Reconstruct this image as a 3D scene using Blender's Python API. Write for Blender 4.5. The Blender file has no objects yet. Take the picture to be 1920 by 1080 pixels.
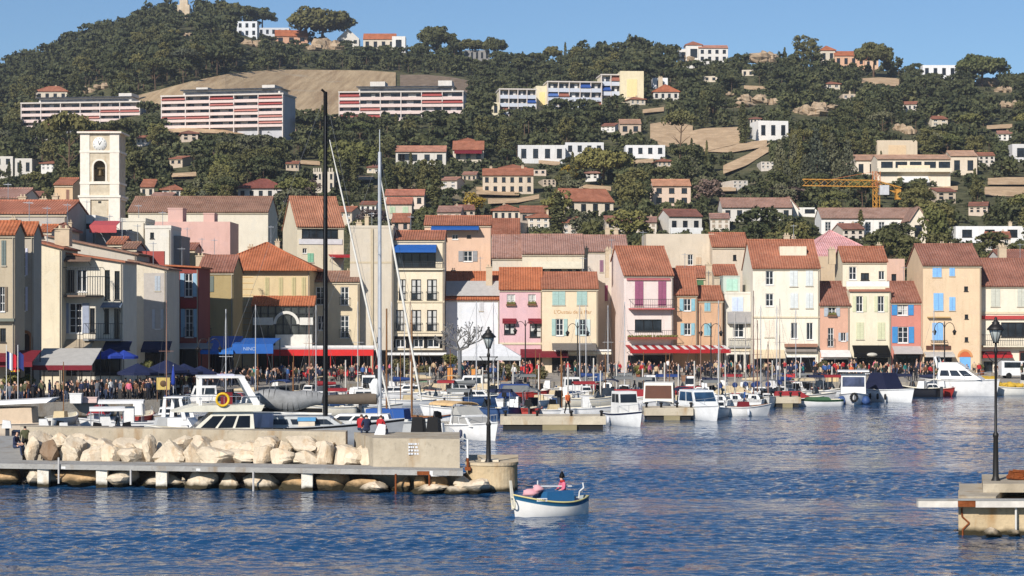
import bpy, math, random
import numpy as np
from mathutils import Vector, Matrix
random.seed(7)
rng = np.random.default_rng(7)
S = bpy.context.scene
COL = S.collection
# lens: 72 mm on a 36 mm sensor -> 3840 photo pixels per unit tangent; horizon at photo row 577; eye 9 m above the water
F, CH, HY = 3840.0, 9.0, 577.0
R = math.radians
def W(px, py, Y): return Vector(((px-960)/F*Y, Y, CH-(py-HY)/F*Y))
def WX(px, Y): return (px-960)/F*Y
def YW(py, z=0.0): return F*(CH-z)/(py-HY)

# ------------------------------------------------------------------ objects
def tag(o, label=None, cat=None, group=None, kind=None):
    if label: o['label'] = label
    if cat: o['category'] = cat
    if group: o['group'] = group
    if kind: o['kind'] = kind
    return o
def empty(name, loc, rz=0.0, label=None, cat=None, group=None):
    o = bpy.data.objects.new(name, None); COL.objects.link(o)
    o.location = loc; o.rotation_euler = (0, 0, rz); o.empty_display_size = .3
    return tag(o, label, cat, group)
def children(o): return [c for c in bpy.data.objects if c.parent == o]
KIDS = {}
def link(o, parent=None):
    COL.objects.link(o)
    if parent is not None:
        o.parent = parent; KIDS.setdefault(parent.name, []).append(o)
    return o
def copy_tree(o, parent=None):
    c = o.copy(); link(c, parent)
    for ch in list(KIDS.get(o.name, [])): copy_tree(ch, c)
    return c

class MB:
    def __init__(s): s.v = []; s.f = []; s.m = []; s.sm = []
    def add(s, vs, fs, mi=0, smooth=False):
        b = len(s.v); s.v += [tuple(v) for v in vs]
        for f in fs:
            s.f.append(tuple(i+b for i in f)); s.m.append(mi); s.sm.append(smooth)
        return s
    def box(s, x0, y0, z0, x1, y1, z1, mi=0):
        vs = [(x0,y0,z0),(x1,y0,z0),(x1,y1,z0),(x0,y1,z0),(x0,y0,z1),(x1,y0,z1),(x1,y1,z1),(x0,y1,z1)]
        return s.add(vs, [(0,3,2,1),(4,5,6,7),(0,1,5,4),(1,2,6,5),(2,3,7,6),(3,0,4,7)], mi)
    def hexa(s, b, t, mi=0):
        return s.add(list(b)+list(t), [(0,3,2,1),(4,5,6,7),(0,1,5,4),(1,2,6,5),(2,3,7,6),(3,0,4,7)], mi)
    def quad(s, a, b, c, d, mi=0): return s.add([a,b,c,d], [(0,1,2,3)], mi)
    def poly(s, pts, mi=0): return s.add(pts, [tuple(range(len(pts)))], mi)
    def slab(s, pts, th, mi=0):
        # thickened polygon along -normal
        p = [Vector(q) for q in pts]; n = (p[1]-p[0]).cross(p[2]-p[0]).normalized()
        k = len(p); vs = p+[q-n*th for q in p]
        fs = [tuple(range(k)), tuple(range(2*k-1, k-1, -1))]+[(i, k+i, k+(i+1) % k, (i+1) % k) for i in range(k)]
        return s.add(vs, fs, mi)
    def prism(s, pts, y0, y1, mi=0):
        # (x,z) outline extruded along y
        k = len(pts); vs = [(x, y0, z) for x, z in pts]+[(x, y1, z) for x, z in pts]
        fs = [tuple(range(k)), tuple(range(2*k-1, k-1, -1))]+[(i, k+i, k+(i+1) % k, (i+1) % k) for i in range(k)]
        return s.add(vs, fs, mi)
    def tube(s, p, q, r0, r1=None, n=6, mi=0, cap=True):
        r1 = r0 if r1 is None else r1
        p = Vector(p); q = Vector(q); d = (q-p)
        if d.length < 1e-6: return s
        d.normalize(); a = d.orthogonal().normalized(); b = d.cross(a)
        vs = []
        for c, r in ((p, r0), (q, r1)):
            for i in range(n):
                t = 2*math.pi*i/n; vs.append(c+(a*math.cos(t)+b*math.sin(t))*r)
        fs = [(i, (i+1) % n, n+(i+1) % n, n+i) for i in range(n)]
        s.add(vs, fs, mi, n > 6)
        if cap: s.add(vs[:n], [tuple(range(n-1, -1, -1))], mi); s.add(vs[n:], [tuple(range(n))], mi)
        return s
    def path(s, pts, r, n=6, mi=0):
        for a, b in zip(pts, pts[1:]): s.tube(a, b, r, r, n, mi)
        return s
    def lathe(s, prof, n=10, c=(0,0,0), mi=0):
        vs = []
        for r, z in prof:
            for i in range(n):
                t = 2*math.pi*i/n; vs.append((c[0]+r*math.cos(t), c[1]+r*math.sin(t), c[2]+z))
        fs = []
        for k in range(len(prof)-1):
            for i in range(n):
                j = (i+1) % n; fs.append((k*n+i, k*n+j, (k+1)*n+j, (k+1)*n+i))
        fs.append(tuple(range(n-1, -1, -1))); fs.append(tuple((len(prof)-1)*n+i for i in range(n)))
        return s.add(vs, fs, mi, n >= 8)
    def blob(s, c, r, seed=0, amp=.25, n=7, m=10, mi=0, smooth=True):
        rr = random.Random(seed); ph = [rr.uniform(0, 6.28) for _ in range(6)]
        vs = []; 
        for i in range(n+1):
            th = math.pi*i/n
            for j in range(m):
                f = 2*math.pi*j/m
                d = Vector((math.sin(th)*math.cos(f), math.sin(th)*math.sin(f), math.cos(th)))
                k = 1+amp*(math.sin(3*d.x+ph[0])*math.cos(2.5*d.y+ph[1])+.6*math.sin(5*d.z+ph[2]+2*d.x)+.4*math.sin(7*d.y+ph[3]+3*d.z))
                vs.append((c[0]+d.x*r[0]*k, c[1]+d.y*r[1]*k, c[2]+d.z*r[2]*k))
        fs = []
        for i in range(n):
            for j in range(m):
                q = (j+1) % m; fs.append((i*m+j, (i+1)*m+j, (i+1)*m+q, i*m+q))
        return s.add(vs, fs, mi, smooth)
    def mesh(s, name):
        me = bpy.data.meshes.new(name); me.from_pydata(s.v, [], s.f); 
        if s.f:
            me.polygons.foreach_set('material_index', s.m); me.polygons.foreach_set('use_smooth', s.sm)
        me.update(); return me
    def build(s, name, mats, parent=None, loc=None, rz=0):
        me = s.mesh(name)
        for m in (mats if isinstance(mats, (list, tuple)) else [mats]): me.materials.append(m)
        o = bpy.data.objects.new(name, me)
        if loc is not None: o.location = loc
        if rz: o.rotation_euler = (0, 0, rz)
        return link(o, parent)

# ------------------------------------------------------------------ materials
def lin(c): return tuple(((x/255)/12.92 if x/255 <= .04045 else ((x/255+.055)/1.055)**2.4) for x in c)
ALB = .80
def alb(c, k=None): return tuple(min(.85, v*(ALB if k is None else k)) for v in lin(c))
MATS = {}
class NT:
    def __init__(s, name):
        s.m = bpy.data.materials.new(name); s.m.use_nodes = True; s.t = s.m.node_tree
        s.b = s.t.nodes['Principled BSDF']
    def n(s, ty, **kw):
        q = s.t.nodes.new(ty)
        for k, v in kw.items():
            if hasattr(q, k): setattr(q, k, v)
            else: q.inputs[k.replace('_', ' ')].default_value = v
        return q
    def l(s, a, b): s.t.links.new(a, b)
    def mix(s, fac, a, b, blend='MIX'):
        q = s.n('ShaderNodeMix', data_type='RGBA', blend_type=blend)
        for sock, v in ((q.inputs[0], fac), (q.inputs[6], a), (q.inputs[7], b)):
            if isinstance(v, (int, float)): sock.default_value = v
            elif isinstance(v, tuple): sock.default_value = (*v[:3], 1)
            else: s.l(v, sock)
        return q.outputs[2]
    def ramp(s, fac, p0, p1, c0=(0,0,0), c1=(1,1,1)):
        q = s.n('ShaderNodeValToRGB'); q.color_ramp.elements[0].position = p0; q.color_ramp.elements[1].position = p1
        q.color_ramp.elements[0].color = (*c0, 1); q.color_ramp.elements[1].color = (*c1, 1); s.l(fac, q.inputs[0]); return q.outputs[0]
    def coord(s, kind='Object', scale=(1,1,1)):
        t = s.n('ShaderNodeTexCoord'); mp = s.n('ShaderNodeMapping'); mp.inputs['Scale'].default_value = scale
        s.l(t.outputs[kind], mp.inputs[0]); return mp.outputs[0]
    def noise(s, vec, scale, detail=3, rough=.55):
        q = s.n('ShaderNodeTexNoise'); q.inputs['Scale'].default_value = scale; q.inputs['Detail'].default_value = detail
        q.inputs['Roughness'].default_value = rough; s.l(vec, q.inputs['Vector']); return q.outputs[0]
    def bump(s, h, strength, dist=.05):
        q = s.n('ShaderNodeBump'); q.inputs['Strength'].default_value = strength; q.inputs['Distance'].default_value = dist
        s.l(h, q.inputs['Height']); s.l(q.outputs[0], s.b.inputs['Normal']); return q
    def fin(s, col, rough=.8, spec=.3):
        if isinstance(col, tuple): s.b.inputs['Base Color'].default_value = (*col[:3], 1)
        else: s.l(col, s.b.inputs['Base Color'])
        s.b.inputs['Roughness'].default_value = rough; s.b.inputs['Specular IOR Level'].default_value = spec
        return s.m
def sc(c, k): return tuple(min(.9, v*k) for v in c)

def wallm(rgb, rough=.9):
    key = ('wall', rgb)
    if key in MATS: return MATS[key]
    m_ = sum(rgb)/3; rgb = tuple(v+(m_-v)*.36 for v in rgb); c = alb(rgb, .85); t = NT('plaster'); o = t.coord('Object'); o2 = t.coord('Object', (1.6, 1.6, .22))
    a = t.noise(o, .45, 4); st = t.noise(o2, 1.1, 4, .65); f = t.noise(o, 6, 2)
    x = t.mix(t.ramp(a, .33, .68), (c[0]*.80, c[1]*.79, c[2]*.78), sc(c, 1.05))
    x = t.mix(t.ramp(st, .50, .72), x, sc((c[0]*.9, c[1]*.87, c[2]*.82), .70)); pt = t.noise(t.coord('Object', (1, 1, 1.3)), .9, 1, .4); x = t.mix(t.ramp(pt, .60, .62), x, sc((c[0]*.98, c[1], c[2]*1.04), .86))
    x = t.mix(t.ramp(f, .3, .75), sc(c, .9), x)
    t.bump(f, .25, .03)
    MATS[key] = t.fin(x, rough, .2); return t.m
def flat(rgb, rough=.6, var=.12, spec=.35, metal=0, k=None, name='paint'):
    key = ('flat', rgb, rough, var, metal, name)
    if key in MATS: return MATS[key]
    c = alb(rgb, k); t = NT(name); a = t.noise(t.coord('Object'), 2.2, 4, .6)
    x = t.mix(t.ramp(a, .3, .7), sc(c, 1-var), sc(c, 1+var*.5))
    t.b.inputs['Metallic'].default_value = metal
    MATS[key] = t.fin(x, rough, spec); return t.m
def roofm(rgb, axis='x'):
    key = ('roof', rgb, axis)
    if key in MATS: return MATS[key]
    m_ = sum(rgb)/3; rgb = tuple(v+(m_-v)*.10 for v in rgb); c = alb(rgb, .84); t = NT('clay_roof_tiles'); o = t.coord('Object')
    a = t.noise(o, .5, 4, .6); sp = t.noise(o, 3.2, 3, .7)
    sep = t.n('ShaderNodeSeparateXYZ'); t.l(o, sep.inputs[0])
    wv = t.n('ShaderNodeMath', operation='SINE'); mu = t.n('ShaderNodeMath', operation='MULTIPLY'); mu.inputs[1].default_value = 2*math.pi/.30
    t.l(sep.outputs[0 if axis == 'x' else 1], mu.inputs[0]); t.l(mu.outputs[0], wv.inputs[0])
    w2 = t.n('ShaderNodeMath', operation='MULTIPLY_ADD'); w2.inputs[1].default_value = .5; w2.inputs[2].default_value = .5; t.l(wv.outputs[0], w2.inputs[0])
    x = t.mix(t.ramp(a, .32, .7), (c[0]*.66, c[1]*.64, c[2]*.62), sc(c, 1.10))
    x = t.mix(t.ramp(sp, .52, .70), x, (c[0]*1.0, c[1]*1.25, c[2]*1.4))
    x = t.mix(t.ramp(sp, .25, .42), (c[0]*.45, c[1]*.42, c[2]*.42), x)
    t.bump(w2.outputs[0], .9, .07)
    MATS[key] = t.fin(x, .9, .15); return t.m
def glassm(rgb=(34, 40, 46)):
    key = ('glass', rgb)
    if key in MATS: return MATS[key]
    c = lin(rgb); t = NT('window_glass'); a = t.noise(t.coord('Object'), .9, 2)
    x = t.mix(t.ramp(a, .35, .65), sc(c, .55), sc(c, 1.5)); MATS[key] = t.fin(x, .12, .4); return t.m
def stonem(rgb, name='stone', sc1=.9, amp=.35, wet=None):
    key = ('stone', rgb, name, wet)
    if key in MATS: return MATS[key]
    c = alb(rgb); t = NT(name); o = t.coord('Object')
    a = t.noise(o, sc1, 6, .62); b = t.noise(o, sc1*7, 4, .65); v = t.noise(t.coord('Object', (1.5, 1.5, .35)), .8, 4, .6)
    x = t.mix(t.ramp(a, .33, .68), (c[0]*(1-amp), c[1]*(1-amp*1.08), c[2]*(1-amp*1.18)), sc(c, 1.1))
    x = t.mix(t.ramp(b, .55, .8), x, sc(c, .6)); x = t.mix(t.ramp(v, .55, .74), x, (c[0]*.7, c[1]*.55, c[2]*.4))
    if wet:
        g = t.n('ShaderNodeNewGeometry'); sep = t.n('ShaderNodeSeparateXYZ'); t.l(g.outputs['Position'], sep.inputs[0])
        ad = t.n('ShaderNodeMath', operation='MULTIPLY_ADD'); ad.inputs[1].default_value = .45; t.l(a, ad.inputs[0]); t.l(sep.outputs[2], ad.inputs[2])
        x = t.mix(t.ramp(ad.outputs[0], .28+wet*.3, .40+wet*.45), (.035, .028, .014), x)
    t.bump(b, .6, .06)
    MATS[key] = t.fin(x, .9, .2); return t.m
def leafm(name, d, l, objrand=True, sc1=.3):
    t = NT(name); g = t.n('ShaderNodeNewGeometry'); mp = t.n('ShaderNodeMapping'); t.l(g.outputs['Position'], mp.inputs[0])
    a = t.noise(mp.outputs[0], sc1*.35, 2, .5); b = t.noise(mp.outputs[0], sc1*4.5, 2, .6)
    x = t.mix(t.ramp(a, .35, .66), d, l); x = t.mix(t.ramp(b, .35, .72), sc(d, .75), x)
    if objrand:
        oi = t.n('ShaderNodeObjectInfo'); x = t.mix(t.ramp(oi.outputs['Random'], 0, 1), x, t.mix(.5, x, (l[0]*1.5, l[1]*1.3, l[2]*1.0)))
    t.b.inputs['Subsurface Weight'].default_value = 0
    return t.fin(x, .75, .2)

WHITE = flat((236, 234, 228), .45); CREAM = flat((232, 222, 196), .5); DARK = flat((28, 27, 27), .6); BLACKM = flat((12, 12, 13), .6, .1, .15)
IRON = flat((52, 54, 55), .5, metal=.3); GREY = flat((150, 150, 148), .6); STEEL = flat((190, 192, 194), .35, metal=.6)
GLASS = glassm(); WOOD = flat((134, 92, 54), .7, .3); TAN = flat((206, 176, 128), .8); NAVY = flat((24, 34, 70), .8); RED = flat((176, 30, 34), .7)
MAROON = flat((120, 24, 36), .8); BLUE = flat((28, 92, 168), .7); ORANGE = flat((214, 96, 52), .7); RUBBER = flat((22, 22, 22), .85)
TARP = flat((150, 150, 146), .75, .25); BRONZE = flat((92, 78, 52), .5, metal=.6); LILAC = flat((206, 206, 222), .7)

# ------------------------------------------------------------------ camera, sky, sun
cam = bpy.data.cameras.new('camera'); co = bpy.data.objects.new('camera', cam); COL.objects.link(co)
co.location = (0, 0, CH); co.rotation_euler = (R(90), 0, 0); cam.sensor_width = 36; cam.lens = 36*F/1920
cam.shift_y = (HY-540)/1920; cam.clip_end = 6000; cam.clip_start = .5; S.camera = co
SUN_AZ, SUN_EL = R(27), R(31)          # to the left of straight behind the camera
sd = Vector((-math.sin(SUN_AZ)*math.cos(SUN_EL), -math.cos(SUN_AZ)*math.cos(SUN_EL), math.sin(SUN_EL)))
sl = bpy.data.lights.new('sun', 'SUN'); so = bpy.data.objects.new('sun', sl); COL.objects.link(so)
sl.energy = 4.6; sl.angle = R(.5); sl.color = (1, .95, .895); so.rotation_euler = sd.to_track_quat('Z', 'Y').to_euler(); so.location = (-200, -200, 200)
wd = bpy.data.worlds.new('World'); S.world = wd; wd.use_nodes = True
wt = wd.node_tree; bg = wt.nodes['Background']; sk = wt.nodes.new('ShaderNodeTexSky'); sk.sky_type = 'NISHITA'; sk.sun_disc = False
sk.sun_elevation = SUN_EL; sk.sun_rotation = math.atan2(sd.x, sd.y); sk.altitude = 300; sk.air_density = 1.0; sk.dust_density = 0.0; sk.ozone_density = 7.0
wt.links.new(sk.outputs[0], bg.inputs[0]); bg.inputs[1].default_value = .074
S.view_settings.view_transform = 'Standard'; S.view_settings.look = 'None'; S.view_settings.exposure = .42; S.view_settings.gamma = 1

# ------------------------------------------------------------------ terrain
RID = np.array([(-700,215),(-400,190),(0,146),(60,126),(130,96),(200,70),(300,40),(345,31),(420,36),(480,54),(540,74),(620,86),(700,92),(760,98),(850,100),(940,118),(1050,126),(1100,120),(1200,112),(1270,122),(1400,120),(1480,116),(1560,124),(1640,130),(1760,148),(1850,154),(1920,160),(2400,185),(2700,195)], float)
YB = 264.0
def ridge(px): return np.interp(px, RID[:,0], RID[:,1]), np.interp(px, [-400, 500, 1100, 2300], [1120, 1080, 960, 880])
def ground(X, Y):
    px = 960+F*X/np.maximum(Y, 1); ry, Yr = ridge(px); zr = CH+(HY-ry)/F*Yr
    t = np.clip((Y-YB)/(Yr-YB), 0, None)
    z = np.where(t <= 1, 1.2+(zr-1.2)*np.clip(t, 0, 1)**1.12, zr-(Y-Yr)*.3)
    return z
def hillY(px, py):
    ys = np.linspace(YB, float(ridge(px)[1]), 900); X = (px-960)/F*ys; z = ground(X, ys); r = HY-(z-CH)/ys*F
    i = int(np.argmax(r <= py)); return float(ys[i if r[i] <= py else -1])
def hill(px, py): return W(px, py, hillY(px, py))

t = NT('hillside_ground'); g = t.n('ShaderNodeNewGeometry'); a = t.noise(g.outputs['Position'], .02, 5, .6); b = t.noise(g.outputs['Position'], .35, 4, .65)
x = t.mix(t.ramp(b, .35, .65), (.044, .047, .022), (.125, .118, .058)); x = t.mix(t.ramp(a, .60, .72), x, (.24, .19, .12)); t.bump(b, .8, .8); HILLM = t.fin(x, .95, .1)
cols = np.arange(-640, 2570, 14); rows = np.concatenate([np.linspace(258, 500, 26), np.linspace(512, 1240, 56)])
px, yy = np.meshgrid(cols, rows); X = (px-960)/F*yy; z = ground(X, yy)
z = z+np.where(yy > 300, np.sin(X*.11)*np.cos(yy*.09)*.3+np.sin(X*.05+yy*.04)*.35, 0)-np.where(yy < 270, 0.0, .4)
nr, nc = px.shape; mb = MB(); mb.v = list(zip(X.ravel(), yy.ravel(), z.ravel()))
mb.f = [(r*nc+c, r*nc+c+1, (r+1)*nc+c+1, (r+1)*nc+c) for r in range(nr-1) for c in range(nc-1)]; mb.m = [0]*len(mb.f); mb.sm = [True]*len(mb.f)
tag(mb.build('hillside', HILLM), kind='structure')

# water
WAVE = 1.0
t = NT('sea_water'); g = t.n('ShaderNodeNewGeometry')
def wn(sx, sy, scale, det):
    mp = t.n('ShaderNodeMapping'); mp.inputs['Scale'].default_value = (sx, sy, 1); t.l(g.outputs['Position'], mp.inputs[0]); return t.noise(mp.outputs[0], scale, det, .55)
n1 = wn(1.0, 1.0, 1.0, 3); n2 = wn(.7, 1.0, .24, 2); n3 = wn(1, 1, 3.4, 2); n4 = wn(.25, 1, .035, 3)
ad = t.n('ShaderNodeMath', operation='MULTIPLY_ADD'); ad.inputs[1].default_value = 2.4; t.l(n2, ad.inputs[0]); t.l(n1, ad.inputs[2])
a2 = t.n('ShaderNodeMath', operation='MULTIPLY_ADD'); a2.inputs[1].default_value = .16; t.l(n3, a2.inputs[0]); t.l(ad.outputs[0], a2.inputs[2])
bp = t.bump(a2.outputs[0], 1.0, .16)
mr = t.n('ShaderNodeMapRange'); mr.inputs['From Min'].default_value = .35; mr.inputs['From Max'].default_value = .65; mr.inputs['To Min'].default_value = .45; mr.inputs['To Max'].default_value = 1.0
t.l(n4, mr.inputs['Value']); t.l(mr.outputs[0], bp.inputs['Strength'])
SEA = t.fin((.010, .050, .122), .07, .5); t.b.inputs['IOR'].default_value = 1.333
mb = MB(); mb.quad((-700, -60, -.4), (700, -60, -.4), (700, 300, -.4), (-700, 300, -.4)); tag(mb.build('sea', SEA), kind='structure')
# real wind waves: many short crossing wave trains, calmer towards the back of the harbour
wr = np.random.default_rng(3); pc = np.concatenate([np.arange(-1000, -40, 10.0), np.arange(-40, 1961, 4.0), np.arange(1970, 3000, 10.0)]); yr = [58.0]
while yr[-1] < 217: yr.append(yr[-1]+.06+.0007*yr[-1])
pp, yy = np.meshgrid(pc, np.array(yr)); X = (pp-960)/F*yy; Z = np.zeros_like(X); Z2 = np.zeros_like(X)
for i in range(60):
    lam = .36*2**(wr.uniform(0, 1.75)); th = wr.normal(0, .8)+.3; kx, ky = math.sin(th)*2*math.pi/lam, math.cos(th)*2*math.pi/lam; ph = wr.uniform(0, 6.28)
    Z += .0048*lam**1.0*np.sin(kx*X+ky*yy+ph+.8*np.sin(.21*X+.13*yy+ph))
for i in range(14):
    lam = wr.uniform(9, 40); th = wr.uniform(-.8, .8); Z2 += np.sin(math.sin(th)*2*math.pi/lam*X*.35+math.cos(th)*2*math.pi/lam*yy+wr.uniform(0, 6.28))
amp = np.clip(.74+.22*Z2, .22, 1.35)*np.interp(yy, [60, 105, 150, 215], [.86, .78, .46, .22])
Z = Z*amp*WAVE; nr, nc = X.shape
me = bpy.data.meshes.new('harbour_water'); me.vertices.add(nr*nc); me.vertices.foreach_set('co', np.stack([X, yy, Z], 2).astype(np.float32).ravel())
ii = (np.arange(nr-1)[:,None]*nc+np.arange(nc-1)[None]).ravel(); qd = np.stack([ii, ii+1, ii+nc+1, ii+nc], 1).astype(np.int32)
me.loops.add(qd.size); me.loops.foreach_set('vertex_index', qd.ravel()); me.polygons.add(len(qd)); me.polygons.foreach_set('loop_start', np.arange(0, qd.size, 4, dtype=np.int32)); me.polygons.foreach_set('use_smooth', np.ones(len(qd), dtype=bool))
me.update(calc_edges=True); me.materials.append(SEA); tag(link(bpy.data.objects.new('harbour_water', me)), kind='structure')

# quay slab with stone edge
QE = [(-700,150),(-200,160),(60,166),(300,172),(395,192),(560,206),(760,212),(1100,215),(1500,214),(1950,213),(2700,213)]
pv = stonem((176, 168, 154), 'quay_paving', .5, .2); ql = [(WX(p, y), y) for p, y in QE]
mb = MB()
for (xa, ya), (xb, yb) in zip(ql, ql[1:]):
    ka, kb = xa, xb
    mb.quad((xa, ya+.5, 1.2), (xb, yb+.5, 1.2), (xb*1.0, 266, 1.2), (xa*1.0, 266, 1.2))
tag(mb.build('quay_pavement', pv), kind='structure')
mb = MB()
for (xa, ya), (xb, yb) in zip(ql, ql[1:]):
    mb.hexa([(xa, ya, -2), (xb, yb, -2), (xb, yb+.5, -2), (xa, ya+.5, -2)], [(xa, ya, 1.26), (xb, yb, 1.26), (xb, yb+.5, 1.26), (xa, ya+.5, 1.26)])
tag(mb.build('quay_wall', stonem((168, 160, 146), 'quay_stone', .8, .3, wet=.1)), 'long low grey stone quay wall at the edge of the harbour', 'quay wall')
# ------------------------------------------------------------------ houses
def text_mesh(body, size, mat, name, parent, loc, rot=(R(90), 0, 0), ext=.01, xs=1.0):
    cu = bpy.data.curves.new('lettering', 'FONT'); cu.body = body; cu.size = size; cu.extrude = ext; cu.align_x = 'CENTER'; cu.align_y = 'CENTER'
    tmp = bpy.data.objects.new('lettering', cu); COL.objects.link(tmp)
    dg = bpy.context.evaluated_depsgraph_get(); me = bpy.data.meshes.new_from_object(tmp.evaluated_get(dg))
    bpy.data.objects.remove(tmp); me.materials.clear(); me.materials.append(mat)
    o = bpy.data.objects.new(name, me); o.location = loc; o.rotation_euler = rot; o.scale = (xs, 1, 1); return link(o, parent)

class House:
    """front wall through pixel columns x0..x1 at distance Y (left corner); local x along the front, y into the house, z up"""
    def __init__(s, label, x0, x1, Y, o=None, yaw=0, zb=1.2, name='town_house', cat='house', group=None):
        s.o = o if o else (0, 0, 1.0)
        if len(s.o) == 2: s.o = (*s.o, 2.7)
        s.a = R(yaw); s.Y = Y; s.X = WX(s.ppx(x0), Y); s.zb = zb
        s.w = s.u(x1); s.root = empty(name, (s.X, s.Y, zb), s.a, label, cat, group)
    def ppx(s, cx): return s.o[0]+cx/s.o[2]
    def ppy(s, cy): return s.o[1]+cy/s.o[2]
    def u(s, cx):
        k = (s.ppx(cx)-960)/F; return (k*s.Y-s.X)/(math.cos(s.a)-k*math.sin(s.a))
    def z(s, cy, u=0, d=0):
        Y = s.Y+u*math.sin(s.a)+d*math.cos(s.a); return CH-(s.ppy(cy)-HY)/F*Y-s.zb
    def body(s, eave, wall, depth=9, rt='g', ridge=None, wins=(), roof=None, low=-1.0, ov=.35, eave2=None, parapet=None, ridgex=None, th=.16):
        w = s.w; s.depth = d = depth; ze = s.z(eave); s.ze = ze; wm = wallm(wall); s.wm = wm
        zr = s.z(ridge, 0, d/2) if ridge is not None else ze; s.zr = zr; ze2 = s.z(eave2, w) if eave2 is not None else ze
        if rt == 'x': zt = min(ze, ze2)
        else: zt = ze
        # window rectangles in local metres
        rects = []
        for q in wins:
            um = s.u((q[0]+q[2])/2); x0, x1 = s.u(q[0]), s.u(q[2]); z0, z1 = s.z(q[3], um), s.z(q[1], um)
            rects.append((max(.05, x0), z0, min(w-.05, x1), min(z1, zt-.06), q[4], q[5] if len(q) > 5 else (200, 200, 190)))
        holes = [r for r in rects if 'c' not in r[4]]
        us = sorted({0, w, *[h[0] for h in holes], *[h[2] for h in holes]}); zs = sorted({low, zt, *[h[1] for h in holes], *[h[3] for h in holes]})
        mb = MB()
        for i in range(len(us)-1):
            for j in range(len(zs)-1):
                cu, cz = (us[i]+us[i+1])/2, (zs[j]+zs[j+1])/2
                if any(h[0] < cu < h[2] and h[1] < cz < h[3] for h in holes): continue
                mb.quad((us[i],0,zs[j]), (us[i+1],0,zs[j]), (us[i+1],0,zs[j+1]), (us[i],0,zs[j+1]))
        for h in holes:
            r = .2; x0, z0, x1, z1 = h[:4]
            mb.quad((x0,0,z0),(x0,r,z0),(x0,r,z1),(x0,0,z1)); mb.quad((x1,r,z0),(x1,0,z0),(x1,0,z1),(x1,r,z1))
            mb.quad((x0,0,z0),(x1,0,z0),(x1,r,z0),(x0,r,z0)); mb.quad((x0,r,z1),(x1,r,z1),(x1,0,z1),(x0,0,z1))
        zl, zq = (ze, ze2) if rt == 'x' else (ze, ze)
        if rt == 'g':
            mb.poly([(0,d,low),(0,0,low),(0,0,ze),(0,d/2,zr),(0,d,ze)]); mb.poly([(w,0,low),(w,d,low),(w,d,ze),(w,d/2,zr),(w,0,ze)])
            mb.quad((w,d,low),(0,d,low),(0,d,ze),(w,d,ze))
        elif rt == 'y':
            rx = w/2 if ridgex is None else s.u(ridgex)
            mb.poly([(0,0,ze),(w,0,ze),(rx,0,zr)]); mb.poly([(w,d,low),(0,d,low),(0,d,ze),(rx,d,zr),(w,d,ze)])
            mb.quad((0,d,low),(0,0,low),(0,0,ze),(0,d,ze)); mb.quad((w,0,low),(w,d,low),(w,d,ze),(w,0,ze))
        else:
            if rt == 'x':
                mb.poly([(0,0,zt),(w,0,zt),(w,0,zq),(0,0,zl)] if zl != zq else [(0,0,zt),(w,0,zt),(w,0,zt)])
            mb.quad((0,d,low),(0,0,low),(0,0,zl),(0,d,zl)); mb.quad((w,0,low),(w,d,low),(w,d,zq),(w,0,zq)); mb.quad((w,d,low),(0,d,low),(0,d,zl),(w,d,zq))
        if rt == 'f' or roof is None: mb.quad((0,0,ze),(w,0,ze),(w,d,ze),(0,d,ze))
        mb.build('wall', wm, s.root)
        # roof
        if roof is not None and rt != 'f':
            rb = MB(); e = .012; k = (zr-ze)/(d/2) if rt == 'g' else 0
            if rt == 'g':
                zf = ze-k*ov+e; so_ = .12
                rb.slab([(-so_,-ov,zf+th),(w+so_,-ov,zf+th),(w+so_,d/2,zr+e+th),(-so_,d/2,zr+e+th)], th)
                rb.slab([(w+so_,d+ov,zf+th),(-so_,d+ov,zf+th),(-so_,d/2,zr+e+th+.004),(w+so_,d/2,zr+e+th+.004)], th)
                rb.tube((-so_,d/2,zr+th+.02),(w+so_,d/2,zr+th+.02),.13,n=8); ax = 'x'
            elif rt == 'h':
                zf = ze+e; a = min(w/2, d/2)*.98; hr = zr+e
                p = [(-ov,-ov,zf),(w+ov,-ov,zf),(w+ov,d+ov,zf),(-ov,d+ov,zf)]; A, B = (a, d/2, hr), (w-a, d/2, hr)
                rb.quad(p[0],p[1],B,A); rb.quad(p[2],p[3],A,B); rb.poly([p[1],p[2],B]); rb.poly([p[3],p[0],A]); rb.quad(p[3],p[2],p[1],p[0])
                rb.box(-ov,-ov,zf-th,w+ov,d+ov,zf-.004)
                for a_, b_ in ((p[0],A),(p[1],B),(A,B)): rb.tube(a_, b_, .12, n=6)
                ax = 'x'
            elif rt == 'x':
                kx = (ze2-ze)/w; so_ = .3
                rb.slab([(-so_,-ov,ze-kx*so_+e+th),(w+so_,-ov,ze2+kx*so_+e+th),(w+so_,d,ze2+kx*so_+e+th),(-so_,d,ze-kx*so_+e+th)], th); ax = 'y'
            elif rt == 'y':
                for (xa, za, xb, zb_) in ((-.3, ze-(zr-ze)*.3/max(rx,.1), rx, zr), (rx, zr, w+.3, ze-(zr-ze)*.3/max(w-rx,.1))):
                    rb.slab([(xa,-ov,za+e+th),(xb,-ov,zb_+e+th),(xb,d+ov,zb_+e+th),(xa,d+ov,za+e+th)], th)
                ax = 'y'
            s.roof = rb.build('roof', roofm(roof, ax), s.root)
            if rt == 'g':
                g = MB(); g.box(-.06,-.16,ze-.34,w+.06,-.003,ze-.17-k*.2); g.build('eaves_cornice', flat((214, 200, 172), .8), s.root)
        else:
            s.roof = s.root
            if parapet:
                pb = MB(); pb.box(-.05,-.06,ze+.003,w+.05,.2,ze+parapet); pb.box(-.05,.2,ze+.003,.2,d,ze+parapet); pb.box(w-.2,.2,ze+.003,w+.05,d,ze+parapet)
                pb.build('parapet', wm, s.root)
        for r in rects: s.window(*r)
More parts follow.
